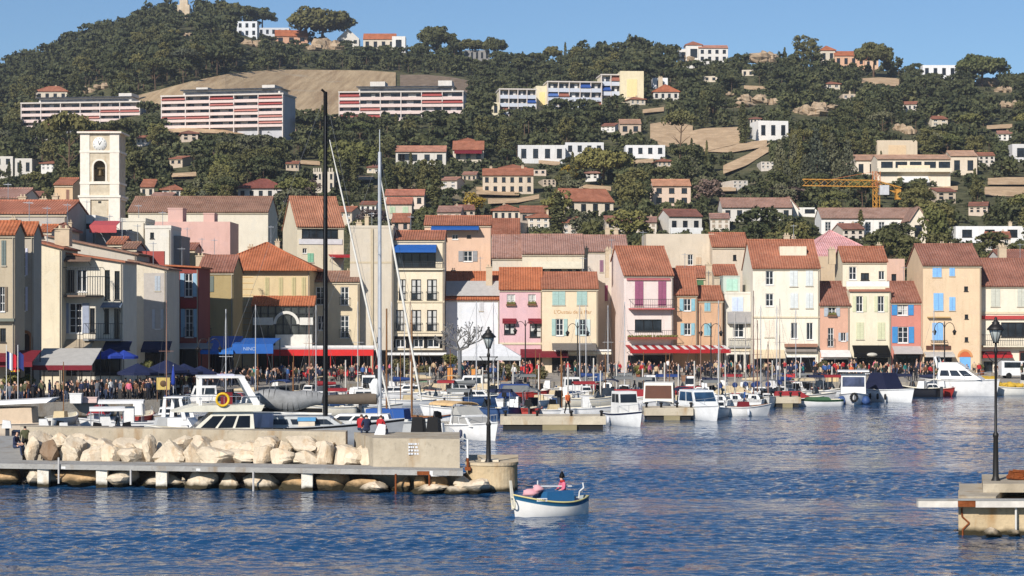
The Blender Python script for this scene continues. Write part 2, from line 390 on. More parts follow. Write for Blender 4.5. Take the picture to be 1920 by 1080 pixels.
        if s.root['category'] == 'house' and s.zb < 2 and s.Y < 256:
            ra = random.Random(int(s.X*100)); xa, ya = ra.uniform(.2,.8)*w, d*.5; za = max(zr, ze)
            if ra.random() < .75:
                q = MB(); q.tube((xa,ya,za-.2),(xa,ya,za+2.1),.035,n=5)
                for k_ in range(5): q.tube((xa-.42+.04*k_,ya-.5+.25*k_,za+1.9),(xa+.42-.04*k_,ya-.5+.25*k_,za+1.9),.02,n=4)
                q.tube((xa,ya-.5,za+1.9),(xa,ya+.55,za+1.9),.022,n=4); q.build('aerial', STEEL, s.roof)
            q = MB(); q.tube((w-.14,-.09,low),(w-.14,-.09,min(zl,zq)-.15),.055,n=6); q.build('drain_pipe', flat((168,156,136), .6), s.root)
        return s
    def window(s, x0, z0, x1, z1, kind, col=(200,200,190)):
        w, h = x1-x0, z1-z0
        if w <= .05 or h <= .05: return
        fcol = DARK if 'd' in kind else (flat(col, .5) if 'k' in kind else WHITE)
        if 'c' in kind:                                  # closed shutters on the wall
            sm = flat(col, .65); m = (x0+x1)/2
            for a, b in ((x0, m-.015), (m+.015, x1)):
                q = MB(); q.box(a,-.07,z0,b,-.004,z1)
                n = max(2, int(h/.28))
                for i in range(n): zz = z0+.08+(h-.16)*i/n; q.box(a+.07,-.085,zz,b-.07,-.071,zz+(h-.16)/n*.55)
                q.build('shutter', sm, s.root)
            q = MB(); q.box(x0-.06,-.12,z0-.09,x1+.06,-.004,z0-.01); q.build('window_sill', flat((206,196,174), .8), s.root); return
        f = MB(); b = min(.09, w*.09)
        if 'o' not in kind:
            f.box(x0,.1,z0,x0+b,.17,z1); f.box(x1-b,.1,z0,x1,.17,z1); f.box(x0+b,.1,z1-b,x1-b,.17,z1); f.box(x0+b,.1,z0,x1-b,.17,z0+b)
            n = 1 if w < 1.7 else max(2, int(w/1.1))
            for i in range(1, n+1): xx = x0+w*i/(n+1); f.box(xx-b*.5,.098,z0+b,xx+b*.5,.16,z1-b)
            if h > 1.1 and 'p' not in kind:
                k = max(1, round(h/.75)-1)
                for i in range(1, k+1): zz = z0+h*i/(k+1); f.box(x0+b,.102,zz-.025,x1-b,.155,zz+.025)
        f.box(x0-.05,-.08,z0-.09,x1+.05,.1,z0-.004)
        fo = f.build('window', fcol, s.root)
        p = MB(); p.quad((x0,.185,z0),(x1,.185,z0),(x1,.185,z1),(x0,.185,z1)); p.build('pane', GLASS, fo)
        if 'u' in kind:                                   # curtain behind the upper glass
            p = MB(); p.box(x0+b,.172,z0+h*.3,x0+w*.42,.18,z1-b); p.box(x0+w*.62,.172,z0+b,x1-b,.18,z1-b); p.build('curtain', flat((206,204,196), .9), fo)
        if 's' in kind:
            sm = flat(col, .65); sw = w*.52
            for a in (x0-sw-.03, x1+.03):
                q = MB(); q.box(a,-.075,z0,a+sw,-.004,z1); q.box(a+.07,-.088,z0+.1,a+sw-.07,-.076,z0+h*.46); q.box(a+.07,-.088,z0+h*.54,a+sw-.07,-.076,z1-.1)
                q.build('shutter', sm, fo)
        if 'r' in kind:
            s.rail(x0-.12, x1+.12, z0, z0+min(1.0, h*.42), .22, fo)
        if 'v' in kind:
            q = MB(); q.box(x0-.1,-.32,z0-.02,x1+.1,-.09,z0+.2); bx = q.build('flower_box', flat((120,84,58), .8), fo)
            q = MB()
            for i in range(7): q.blob((x0+w*(i+.5)/7,-.22,z0+.3), (w*.1,.13,.18), i, .4, 5, 6)
            q.build('plants', LEAF2, bx)
        if 'l' in kind:
            q = MB(); q.slab([(x0-.2,-.7,z1-.25),(x1+.2,-.7,z1-.25),(x1+.2,-.005,z1+.12),(x0-.2,-.005,z1+.12)], .06); q.box(x0-.2,-.7,z1-.5,x1+.2,-.66,z1-.30); q.build('awning', MAROON, s.root)
    def rail(s, x0, x1, z0, z1, proj, parent, mat=None, step=.22):
        q = MB(); q.box(x0,-proj-.02,z1-.05,x1,-proj+.02,z1); q.box(x0,-proj-.015,z0+.06,x1,-proj+.015,z0+.09)
        n = max(2, int((x1-x0)/step))
        for i in range(n+1): xx = x0+(x1-x0)*i/n; q.box(xx-.014,-proj-.012,z0+.0,xx+.014,-proj+.012,z1-.05)
        for xx in (x0, x1):
            q.box(xx-.015,-proj+.02,z1-.05,xx+.015,-.005,z1)
        return q.build('railing', mat or IRON, parent)
    def balcony(s, c0, c1, cyf, cyr, proj=1.0, mat=None, railmat=None, solid=None, th=.16):
        um = s.u((c0+c1)/2); x0, x1 = s.u(c0), s.u(c1); z0 = s.z(cyf, um, -proj); z1 = s.z(cyr, um, -proj)
        q = MB(); q.box(x0,-proj,z0-th,x1,-.004,z0); b = q.build('balcony', mat or s.wm, s.root)
        if solid:
            q = MB(); q.box(x0,-proj,z0+.003,x1,-proj+.1,z1); q.box(x0,-proj+.1,z0+.003,x0+.1,-.005,z1); q.box(x1-.1,-proj+.1,z0+.003,x1,-.005,z1); q.build('parapet', solid, b)
        else: s.rail(x0+.04, x1-.04, z0, z1, proj-.06, b, railmat)
        return b
    def awning(s, c0, c1, cyt, cyb, mat, proj=2.2, val=.35, valmat=None, stripes=None, th=.05):
        um = s.u((c0+c1)/2); x0, x1 = s.u(c0), s.u(c1); zt = s.z(cyt, um, 0); zb = s.z(cyb, um, -proj)+val
        if zb > zt-.1: zb = zt-.1
        q = MB(); n = max(1, int((x1-x0)/.5)) if stripes else 1
        for i in range(n):
            a, b = x0+(x1-x0)*i/n, x0+(x1-x0)*(i+1)/n
            q.slab([(a,-proj,zb),(b,-proj,zb),(b,-.006,zt),(a,-.006,zt)], th, i % 2 if stripes else 0)
        aw = q.build('awning', [mat, stripes] if stripes else mat, s.root)
        q = MB(); q.box(x0-.02,-proj-.03,zb-val,x1+.02,-proj-.002,zb+.01); q.build('valance', valmat or mat, aw)
        q = MB()
        for xx in (x0+.2, x1-.2): q.tube((xx,-proj+.1,zb-.1), (xx,-.02,zt-.9), .03, n=5)
        q.build('arm', IRON, aw)
        return aw
    def band(s, c0, c1, cy0, cy1, mat=None, proj=.12, name='cornice'):
        um = s.u((c0+c1)/2); q = MB(); q.box(s.u(c0),-proj,s.z(cy1, um),s.u(c1),-.004,s.z(cy0, um)); return q.build(name, mat or flat((224, 208, 176), .8), s.root)
    def opening(s, c0, c1, cy0, cy1, mat=None, name='shop_front', proj=.06):
        """dark glazed shop front: frame, panes and a door leaf"""
        um = s.u((c0+c1)/2); x0, x1, z0, z1 = s.u(c0), s.u(c1), s.z(cy1, um), s.z(cy0, um)
        q = MB(); w = x1-x0; n = max(2, int(w/1.3)); b = .09
        q.box(x0,-proj-.05,z1-.16,x1,-.004,z1)
        for i in range(n+1): xx = x0+(w-b)*i/n; q.box(xx,-proj-.045,z0,xx+b,-.005,z1-.163)
        q.box(x0+b,-proj-.04,z0,x1-b,-.006,z0+.35)
        f = q.build(name, mat or DARK, s.root)
        q = MB(); q.quad((x0+.02,-.03,z0+.02),(x1-.02,-.03,z0+.02),(x1-.02,-.03,z1-.05),(x0+.02,-.03,z1-.05)); q.build('pane', glassm((20, 20, 22)), f)
        return f
    def chimney(s, c, cyt, wpx=14, d=.55, mat=None):
        x = s.u(c); w = wpx/s.o[2]/F*s.Y; zt = s.z(cyt, x, s.depth*d); y = s.depth*d
        q = MB(); zb_ = min(s.zr, s.ze)-.3; q.box(x-w/2,y-w/2,zb_,x+w/2,y+w/2,zt-.18); q.box(x-w/2-.07,y-w/2-.07,zt-.178,x+w/2+.07,y+w/2+.07,zt-.08)
        for k in (-.22, .22): q.tube((x+w*k,y,zt-.08), (x+w*k,y,zt+.2), w*.13, n=6)
        q.build('chimney', flat((206, 186, 156), .85), s.roof if s.roof is not s.root else s.root)
    def sign(s, c0, c1, cy0, cy1, mat, txt=None, tmat=None, proj=.14, name='sign'):
        um = s.u((c0+c1)/2); x0, x1, z0, z1 = s.u(c0), s.u(c1), s.z(cy1, um), s.z(cy0, um)
        q = MB(); q.box(x0,-proj,z0,x1,-.005,z1); sg = q.build(name, mat, s.root)
        if txt: text_mesh(txt, (z1-z0)*.75, tmat or WHITE, 'lettering', sg, ((x0+x1)/2, -proj-.012, (z0+z1)/2))
        return sg
    def cover(s, c0, c1, cy, y0, mat, posts=True, th=.12, y1=-.01, name='terrace_roof'):
        pass

LEAF1 = leafm('dark_foliage', (.052, .062, .024), (.128, .124, .050)); LEAF2 = leafm('green_foliage', (.074, .090, .028), (.165, .158, .058)); LEAF3 = leafm('grey_green_foliage', (.060, .068, .042), (.125, .130, .078))
LEAF4 = leafm('yellow_foliage', (.16, .13, .02), (.30, .22, .04)); LEAF5 = leafm('winter_twigs', (.085, .062, .055), (.16, .12, .11)); BARK = stonem((112, 92, 74), 'bark', 2.5, .4)

TERR = (184, 114, 84); TERR2 = (164, 108, 88); TERR3 = (196, 112, 72); PINKROOF = (180, 134, 116); BROWNROOF = (160, 118, 96)
AQ = (168, 196, 186)
# ---------------------------------------------------------------- right part of the quay front, right to left
c5 = (1440, 360); c4 = (1080, 360); c3 = (720, 360); c2 = (360, 360); c1 = (0, 360)
h = House('cream house with red roof and wide glazed balcony at the right edge', 1078, 1400, 247, c5)
h.body(472, (250, 232, 196), 10, 'g', 345, [(1128,490,1174,580,'c',(206,206,190)),(1262,490,1306,580,'c',(206,206,190)),(1180,660,1330,735,'dp'),(1092,858,1138,920,'d'),(1160,850,1200,905,'w')], TERR2)
h.band(1078,1400,606,618); h.band(1082,1400,626,644, flat((188,70,66), .7), .25, 'folded_awning'); h.balcony(1080,1400,778,722,1.1,CREAM)
h.awning(1076,1226,806,840,MAROON,1.2,.35,RED); h.sign(1080,1224,836,856,WHITE)
h.opening(1272,1400,806,900, flat((150,92,80), .7), 'shop_front'); h.chimney(1240,275,38)

h = House('tall apricot house with pale blue shutters and an arched blue door', 785, 1079, 245, c5)
BLU = (138, 190, 238)
h.body(368, (250, 206, 150), 10, 'g', 272, [(833,376,878,430,'c',BLU),(918,378,945,425,'c',BLU),(838,512,887,600,'c',BLU),(918,532,948,600,'c',BLU),(832,662,886,752,'c',BLU),
  (993,478,1013,502,'d'),(996,620,1014,642,'d'),(996,735,1014,757,'d')], TERR2)
h.band(806,920,631,637, flat((196,160,104), .7), .5, 'ledge'); h.balcony(822,905,764,750,.5)
h.sign(800,925,778,798, flat((92,56,40), .6)); h.opening(790,930,835,900)
h.awning(788,935,808,836, flat((196,190,180), .8), 1.2, .3)
# arched door
u0, u1, zt_, zb_ = h.u(970), h.u(1025), h.z(835), h.z(930); cx = (u0+u1)/2; rr = (u1-u0)/2
q = MB(); q.box(u0, -.05, -.05, u1, -.004, zt_); q.build('door', flat((120,182,232), .5), h.root)
q = MB(); n = 12
for i in range(n):
    a0, a1 = math.pi*i/n, math.pi*(i+1)/n
    for r0, r1, m_ in ((rr*1.02, rr*1.4, 0), (0.0, rr*.98, 1)):
        q.hexa([(cx+r0*math.cos(a0),-.08,zt_+r0*math.sin(a0)),(cx+r1*math.cos(a0),-.08,zt_+r1*math.sin(a0)),(cx+r1*math.cos(a0),-.004,zt_+r1*math.sin(a0)),(cx+r0*math.cos(a0),-.004,zt_+r0*math.sin(a0))],
               [(cx+r0*math.cos(a1),-.08,zt_+r0*math.sin(a1)),(cx+r1*math.cos(a1),-.08,zt_+r1*math.sin(a1)),(cx+r1*math.cos(a1),-.004,zt_+r1*math.sin(a1)),(cx+r0*math.cos(a1),-.004,zt_+r0*math.sin(a1))], m_)
q.build('door_arch', [flat((214,150,96), .8), flat((206,104,60), .7)], h.root); h.chimney(930,258,26); h.chimney(975,262,22)

h = House('narrow salmon house with bright blue shutters and a grey awning', 624, 782, 246, c5); SB = (66, 140, 196)
h.body(555, (236, 128, 104), 9, 'g', 462, [(655,568,708,624,'wsu',SB),(657,682,710,764,'ws',SB)], TERR2)
h.awning(628,772,780,820, flat((190,182,176), .8), 1.5, .25); h.opening(634,768,822,930)

h = House('pale yellow house with a set back top floor and black shop awning', 414, 622, 246, c5); CG = (214, 214, 176)
h.body(500, (246, 228, 184), 9, 'f', None, [(447,527,480,606,'ws',CG),(556,527,588,606,'ws',CG),(447,660,485,746,'c',CG),(555,660,592,746,'c',CG)], None)
h.band(410,624,492,504, flat(TERR2, .9), .3, 'tile_ledge'); h.balcony(395,612,478,452,.25,None,None,WHITE)
h.awning(426,607,776,838,BLACKM,1.4,.5); h.opening(428,606,840,930)
q = MB(); um = h.u(516); zz = h.z(824, um, -1.4); q.lathe([(.02,-.03),(.62,-.02),(.62,.02),(.02,.03)], 20); sgn = q.build('sign', flat((206,200,186), .7), h.root, (um,-1.48,zz)); sgn.rotation_euler = (R(90),0,0); sgn.scale = (1,.4,1)
h2 = House('cream attic storey with roof terrace above the pale yellow house', 378, 602, 249.5, c5, zb=12.2)
h2.body(350, (244, 226, 186), 6, 'g', 285, [(410,378,448,444,'w'),(470,410,512,446,'dp'),(560,400,590,444,'w')], TERR); h2.chimney(345,285,34)
h2.chimney(585,262,20)

h = House('narrow salmon house with grey window boxes', 263, 413, 246, c5); GB = (176, 184, 190)
h.body(570, (240, 168, 128), 9, 'g', 462, [(305,575,343,630,'wsv',GB),(303,688,332,782,'wr'),(370,712,394,755,'ws',GB)], TERR2)
h.awning(262,412,800,836, flat((232,228,220), .8), 1.3, .3, None); h.opening(265,410,840,930,WHITE)

h = House('wide cream house with four storeys and two kinds of roof tile', 895, 1233, 246, c4)
PW = (222, 226, 222)
h.body(382, (250, 236, 204), 11, 'g', 250, [(960,400,1000,470,'w'),(960,514,1000,578,'w'),(955,648,1002,735,'c',(240,226,204)),(1082,398,1122,478,'c',PW),(1163,398,1199,475,'c',PW),(1084,512,1124,588,'c',PW),(1164,512,1200,588,'c',PW),
  (1088,662,1122,742,'wp'),(1167,662,1200,748,'wp')], TERR)
h.band(895,1233,630,638); h.band(1055,1218,768,784, flat(BROWNROOF, .9), .9, 'tile_canopy'); h.band(1060,1216,792,808, flat((150,140,130), .8), .5, 'shop_pelmet')
h.awning(900,1052,798,842, flat((226,204,168), .8), 1.4, .3); h.opening(902,1050,845,930); h.opening(1060,1215,830,930,WHITE)
q = MB(); x0_, x1_ = h.u(1045), h.u(1180); q.box(x0_, 2.2, h.ze+.9, x1_, 3.4, h.ze+2.6); q.build('dormer', wallm((246,226,186)), h.root); h.chimney(1100,215,30); h.chimney(1135,222,20); h.chimney(1175,310,22)

h = House('narrow whitish house with grey iron balcony and green shuttered roof terrace', 752, 893, 248.5, c4)
h.body(516, (236, 226, 200), 8, 'f', None, [(790,532,846,604,'c',(206,218,240)),(796,666,850,736,'w')], None, parapet=.25)
h.balcony(766,884,660,606,.7,GREY,None,flat((168,164,160), .7)); h.balcony(770,884,782,742,.35,GREY); h.band(752,893,796,806)
for a in (772, 815, 855): h.opening(a, a+32, 822, 930)
h2 = House('small pale green rooftop room beside the wide cream house', 745, 830, 252, c4, zb=11.0); h2.body(428, (196,214,196), 4, 'f', None, [(762,440,818,500,'c',(176,214,196))], None, parapet=.1)

h = House('orange house with pale blue shutters on the left of its lower twin', 492, 614, 247, c4); PB = (140, 186, 196)
OR_ = (236, 172, 116)
h.body(516, OR_, 9, 'g', 396, [(545,540,582,602,'ws',PB),(548,664,582,724,'ws',PB)], TERR)
h = House('lower orange house with closed pale blue shutters', 615, 744, 247.5, c4)
h.body(545, OR_, 8, 'g', 484, [(650,552,680,602,'c',PB),(648,665,686,726,'c',PB)], TERR); h.chimney(690,362,30)

h = House('pale pink house with purple shutters and two balconies over a red awning', 243, 491, 245, c4, yaw=8); PU = (160, 92, 120)
h.body(418, (250, 222, 206), 11, 'g', 283, [(298,452,340,576,'c',PU),(416,452,456,576,'c',PU),(298,645,434,706,'dp')], TERR)
h.band(256,476,437,447, flat((190,110,110), .7), .2); h.balcony(266,490,588,542,1.0,flat((196,96,92), .7)); b = h.balcony(258,496,742,700,1.2,CREAM)
q = MB(); x0_, x1_ = h.u(250), h.u(500); zf = h.z(742, h.u(370), -1.2)
q.box(x0_,-1.5,zf-.1,x1_,-1.22,zf+.18); q.build('flower_box', flat((140,72,56), .8), h.root)
q = MB()
for i in range(16): q.blob((x0_+.2+(x1_-x0_-.4)*i/15,-1.36,zf+.26), (.22,.14,.16), i, .4, 5, 6)
q.build('plants', LEAF2, h.root); h.chimney(205,290,18)
h.awning(250,500,774,816,RED,3.0,.45,RED,WHITE); h.opening(262,488,826,930)
h.awning(502,752,776,816,RED,3.0,.45,RED,WHITE)
h = House('beige side house with purple shutters behind the pale pink house', 100, 246, 253, c4, yaw=4)
h.body(315, (226, 206, 178), 9, 'f', None, [(120,345,138,405,'c',(150,110,130)),(146,472,160,552,'c',(150,70,100)),(40,330,60,380,'d')], None); h.chimney(190,285,34)

h = House('yellow restaurant house with painted lettering and pale green shutters', 800, 1083, 246, c3)
h.body(487, (250, 218, 166), 10, 'g', 415, [(852,504,917,572,'c',AQ),(976,504,1028,572,'c',AQ),(870,642,908,727,'ws',AQ),(988,645,1024,725,'wsk',(206,220,214))], TERR)
q = text_mesh("L'Oustau de la Mar", .62, flat((206,158,104), .8), 'lettering', h.root, (h.u(955), -.02, h.z(608, h.u(955))), xs=.95)
h.awning(850,1072,765,800, flat((112,106,100), .8), 2.6, .15); h.sign(862,1150,797,806,WHITE); h.sign(862,1150,810,822,CREAM); h.opening(850,1078,830,930)

h = House('pink house with flower boxes and dark red window awnings', 585, 801, 247, c3)
h.body(490, (240, 178, 180), 9, 'g', 392, [(622,518,664,576,'wvu'),(730,518,768,574,'wvu'),(608,645,662,720,'dlu'),(738,645,798,735,'dlu')], TERR3)
h.band(585,801,762,772); h.awning(690,930,795,838,MAROON,2.4,.45); h.opening(600,800,838,930); h.chimney(530,375,32); h.chimney(760,400,18)

h = House('low white house with blank wall between the tall hotel and the pink house', 312, 586, 250, c3)
h.body(540, (226, 230, 232), 9, 'g', 412, [(482,545,502,602,'c',(206,206,206))], TERR3)
h.opening(400,640,835,930); h.chimney(345,392,20)
q = MB(); z0_, z1_ = h.z(540), h.z(475); q.hexa([(0,-.1,z0_+.35),(h.w,-.1,z0_+.35),(h.w,2.4,z0_+2.0),(0,2.4,z0_+2.0)],[(0,-.1,z0_+.45),(h.w,-.1,z0_+.45),(h.w,2.4,z0_+2.2),(0,2.4,z0_+2.2)]); q.build('roof_skirt', flat((184,180,174), .8), h.root)

h = House('tall cream hotel with blue top floor awning and three rows of balconies', 15, 304, 247, c3)
W3 = [(76,110),(138,188),(218,268)]
h.body(240, (250, 226, 180), 9, 'g', 205, [(60,302,262,382,'dp')]+[(a,442,b_,546,'dru') for a, b_ in W3]+[(a,597,b_,704,'dru') for a, b_ in ((60,100),(138,188),(218,268))]+[(60,745,108,786,'w'),(150,745,200,786,'w'),(220,745,280,786,'w')], TERR)
h.awning(50,266,266,306,BLUE,1.6,.25); h.balcony(18,300,388,352,.35,CREAM)
for cy in (556, 710): h.band(12,306,cy-5,cy+4)
h.band(12,306,385,393)
for a, b_ in ((45,58),(110,148),(202,218),(282,296)): h.sign(a,b_,732,788,BLACKM,name='shop_sign')
h.sign(45,296,730,744,BLACKM,name='shop_sign'); h.awning(22,318,800,826, flat((70,66,60), .8), 2.6, .3, WHITE); h.opening(25,300,832,930)
h = House('tall blank beige building with weathered wall behind the white mast', 800, 1018, 246, c2)
h.body(182, (222, 204, 172), 9, 'f', None, [(935,735,950,760,'d')], None, parapet=.3)
h.band(800,1018,352,362, flat((204,188,158), .9), .03); h.chimney(870,120,20); h.chimney(830,150,30)
q = MB(); q.box(h.u(905),-.16,-.5,h.u(918),-.004,h.ze-.1); q.build('drain_pipe', flat((196,180,150), .8), h.root); h.opening(830,1010,800,930)

h = House('small yellow house with two rows of tall windows behind the black mast', 590, 846, 244.6, c2)
h.body(452, (240, 212, 160), 8, 'g', 410, [(628,480,674,570,'wr'),(752,480,794,572,'wr'),(636,625,672,700,'w'),(752,625,795,738,'wr')], BROWNROOF)
h.chimney(780,395,28); h.opening(600,840,830,930)

h = House('big yellow house with orange hipped roof and dark iron veranda', 100, 596, 238.5, c2)
vs_ = [(a,432,a+20,528,'c',(196,184,136)) for a in (370,440,505,555)]
h.body(392, (238, 204, 136), 12, 'h', 258, vs_, TERR3, ov=.9); h.chimney(262,272,30); h.chimney(400,245,24)
for cy in (430, 460, 490, 520, 550, 580, 610, 640, 670, 700): h.band(176,310,cy,cy+3, flat((222,184,120), .8), .03, 'string_course')
h.band(300,596,540,548); h.opening(330,596,800,930)
# veranda
x0_, x1_, zt_, zb_ = h.u(320), h.u(622), h.z(572, 8), h.z(790, 8); q = MB()
q.slab([(x0_-.2,-2.3,zt_),(x1_+.2,-2.3,zt_),(x1_+.2,-.02,zt_+1.1),(x0_-.2,-.02,zt_+1.1)], .15); vr = q.build('veranda_roof', roofm(TERR3), h.root)
q = MB(); n = 8
for i in range(n+1): xx = x0_+(x1_-x0_)*i/n; q.box(xx-.06,-2.1,zb_,xx+.06,-2.0,zt_-.1)
for zz in (zb_, zb_+(zt_-zb_)*.28, zb_+(zt_-zb_)*.55, zb_+(zt_-zb_)*.8, zt_-.14): q.box(x0_,-2.12,zz-.05,x1_,-1.99,zz+.05)
fr = q.build('veranda_frame', IRON, h.root)
q = MB(); q.quad((x0_,-1.95,zb_),(x1_,-1.95,zb_),(x1_,-1.95,zt_-.1),(x0_,-1.95,zt_-.1)); q.quad((x1_,-1.95,zb_),(x1_,-.01,zb_),(x1_,-.01,zt_-.1),(x1_,-1.95,zt_-.1)); q.build('pane', glassm((58,60,58)), fr)
q = MB(); zc = zb_+(zt_-zb_)*.56; rr = (x1_-x0_)*.17; xc = (x0_+x1_)/2+.4
for i in range(14):
    a0, a1 = math.pi*i/14, math.pi*(i+1)/14; p = []
    for a in (a0, a1):
        for r_ in (rr, rr*1.28): p.append((xc+r_*math.cos(a), zc+r_*math.sin(a)))
    q.prism([p[0],p[1],p[3],p[2]], -2.2, -2.13)
q.box(x0_,-2.2,zc-.1,xc-rr*1.29,-2.13,zc+.75); q.box(xc+rr*1.29,-2.2,zc-.1,x1_,-2.13,zc+.75); q.box(x0_+2.6,-2.2,zb_+.3,x1_-.1,-2.13,zb_+1.6); q.build('veranda_panel', flat((226,222,210), .7), fr)

h = House('pale ochre house beyond the right edge of the picture', 1402, 1700, 247, c5); h.body(430, (236,206,156), 10, 'g', 330, [(a,b_,a+46,b_+90,'ws',(150,170,160)) for a in (1440,1540,1630) for b_ in (470,620)], TERR); h.opening(1420,1680,800,930)
h = House('rose house at the far end of the quay beyond the right edge', 1704, 1990, 247, c5); h.body(480, (230,170,150), 10, 'g', 370, [(a,b_,a+46,b_+90,'ws',(206,206,196)) for a in (1740,1840,1930) for b_ in (510,650)], TERR2); h.opening(1720,1970,800,930)
# ---------------------------------------------------------------- left row
h = House('yellow ochre house in the shade beside the red house', 1005, 1180, 226, c1)
h.body(402, (196, 164, 92), 8, 'g', 330, [(1020,425,1060,505,'ws',(110,120,110)),(1012,590,1060,720,'dr')], TERR2); h.opening(1015,1170,780,930); h.balcony(1008,1075,735,690,.8,GREY)
h.awning(1010,1100,745,770,BLUE,1.4,.2); h.chimney(985,318,44)
h = House('dark red house with pale blue shutters and orange stripe', 838, 1006, 213, c1)
h.body(375, (176, 62, 48), 8, 'x', None, [(935,412,975,530,'ws',(150,186,206)),(938,592,978,735,'wsr',(150,186,206))], TERR3, eave2=385)
h.band(876,904,432,712, flat((232,110,66), .8), .1, 'painted_strip'); h.band(918,998,545,586, flat((150,40,40), .7), .25, 'carved_panel'); h.opening(845,1000,790,930)
q = MB(); q.box(h.u(690),-.4,h.z(390),h.u(835),-.0,h.z(300)); q.build('red_parapet', wallm((206,70,56)), h.root); h.awning(880,1080,765,795, flat((160,156,150), .7), 1.6, .1)
h = House('beige house with grey facade strip and navy awning', 664, 842, 203, c1)
h.body(352, (232, 214, 178), 8, 'x', None, [(784,425,812,500,'c',(176,184,190)),(786,594,812,692,'ws',(196,200,204))], BROWNROOF, eave2=392)
h.band(728,842,410,750, flat((190,182,172), .9), .04, 'grey_render'); h.awning(728,872,755,812,NAVY,1.6,.3); h.opening(735,838,812,930)
h = House('cream house with tall dark windows and two iron balconies', 310, 622, 190, c1)
h.body(310, (240, 224, 190), 7, 'x', None, [(388,392,440,505,'wp'),(330,395,376,505,'d'),(530,395,556,545,'d'),(580,400,606,545,'d'),(350,562,416,715,'ws',(156,164,180)),(455,588,480,712,'d'),(528,590,552,715,'d'),(578,590,606,745,'d')], TERR, eave2=357)
h.balcony(318,524,522,380,1.3,flat((120,100,84), .8)); h.balcony(430,622,745,665,.9,GREY)
h.awning(320,470,322,352, flat((120,96,80), .8), 1.2, .1); h.awning(520,622,560,585, flat((110,124,140), .7), 1.0, .1)
h.awning(320,480,745,800, flat((176,160,136), .8), 1.6, .2); h.opening(325,610,810,930)
h.awning(535,670,755,805,NAVY,1.4,.3)
h = House('tall beige gable wall without windows on the left quay', 165, 312, 188, c1)
h.body(250, (242, 220, 172), 7, 'x', None, [], TERR, eave2=288); h.chimney(262,180,76, .7); h.opening(180,300,850,930)
h = House('grey plastered house with lilac shutters and arched stone opening', 74, 170, 178, c1)
h.body(212, (196, 180, 152), 3, 'g', 165, [(108,285,128,422,'ws',(214,214,230)),(108,480,128,602,'ws',(214,214,230))], TERR3); h.opening(80,165,860,930)
q = MB(); uc, zc = h.u(130), h.z(740); rr = h.u(165)-h.u(130)
for i in range(12):
    a0, a1 = math.pi*i/12, math.pi*(i+1)/12; p = [(uc+r_*math.cos(a), zc+1.15*r_*math.sin(a)) for a in (a0, a1) for r_ in (rr*.62, rr)]; q.prism([p[0],p[1],p[3],p[2]], -.12, -.004)
q.box(uc-rr,-.12,zc-1.3,uc-rr*.62,-.004,zc); q.box(uc+rr*.62,-.12,zc-1.3,uc+rr,-.004,zc); st = q.build('stone_arch', stonem((172,120,84), 'arch_stone', 2, .4), h.root)
q = MB(); q.box(uc-rr*.62,-.03,zc-1.3,uc+rr*.62,-.004,zc+rr*.6); q.build('door', flat((60,40,28), .7), st)
h = House('brownish house with grey green shutters at the left edge', -140, 75, 172, c1)
h.body(210, (202, 178, 136), 3.5, 'g', 160, [(8,245,30,372,'c',(110,122,116)),(0,480,24,604,'ws',(120,104,84)),(0,690,30,760,'d')], TERR3); h.band(-140,78,640,655, flat((120,124,112), .8), .5); h.awning(-100,60,815,860,MAROON,2.0,.4); h.chimney(40,130,26)
# ------------------------------------------------------------------ rooftops behind the quay front
EXC = []
def back(label, o, x0, x1, Y, eave, wall, rt='g', ridge=None, roof=None, depth=9, yaw=0, wins=(), chim=(), zb=1.2, **kw):
    h = House(label, x0, x1, Y, o, yaw, zb); h.body(eave, wall, depth, rt, ridge, wins, roof, **kw)
    for c in chim: h.chimney(*c)
    EXC.append((h.ppx(x0), h.ppy(ridge if ridge is not None else eave), h.ppx(x1), h.ppy(eave)+40, Y)); return h
back('long cream building with brown tiled roof behind the bell tower', c2, -322, 385, 300, 100, (238,222,188), 'g', 30, BROWNROOF, 12, chim=((-80,60,24),(-210,70,26)))
h = back('cream house with glazed loggia under a broad tiled roof', c2, 532, 768, 268, 172, (240,220,176), 'g', 30, (190,124,92), 14, 14, [(556,180,740,235,'dp'),(585,310,615,355,'c',(140,196,160)),(560,285,582,310,'w')])
h.band(540,760,238,265, flat((220,216,214), .8), .1); h.awning(690,800,316,332,RED,2.0,.2); h.chimney(700,30,40); h.chimney(740,60,30)
back('pink stepped house wall below the long tiled roof', c1, 770, 1165, 258, 150, (240,176,154), 'f', None, None, 8, chim=())
for a, b_, top in ((850,925,86),(1030,1085,112)):
    hh = House('pink stepped chimney block %s the pink wall' % ('on the left of' if a < 900 else 'on the right of'), a, b_, 258.2, c1, zb=14, name='chimney_block', cat='chimney block'); hh.body(top, (240,176,154), 3, 'f', None, (), None, parapet=.15)
h = back('peach house with red roof and blue roof terrace awning', c3, 205, 540, 285, 166, (246,190,146), 'g', 128, TERR, 9, 0, [(402,298,448,352,'ws',(150,150,150)),(345,215,375,240,'w'),(420,218,440,232,'d')], ((500,125,26),))
h.awning(240,480,172,192,BLUE,1.5,.2); h.band(200,300,200,238, flat((236,232,224), .8), .4, 'terrace_wall')
back('small tiled house in front of the long low red roof', c1, 185, 260, 207, 200, (222,200,170), 'g', 176, TERR3, 6, 0, [(205,210,225,235,'d')], ((240,168,16),))
back('little cream attic house beneath the white rooftop terrace', c1, 255, 338, 211, 190, (232,214,186), 'h', 158, TERR2, 6, 0, [(275,200,300,225,'d')], ((320,150,20),))
back('tan rooftop room with tiles before the grey canopy house', c1, 545, 625, 214, 262, (214,190,156), 'g', 238, TERR, 5, 0, [(570,272,590,292,'d')], ((610,230,16),))
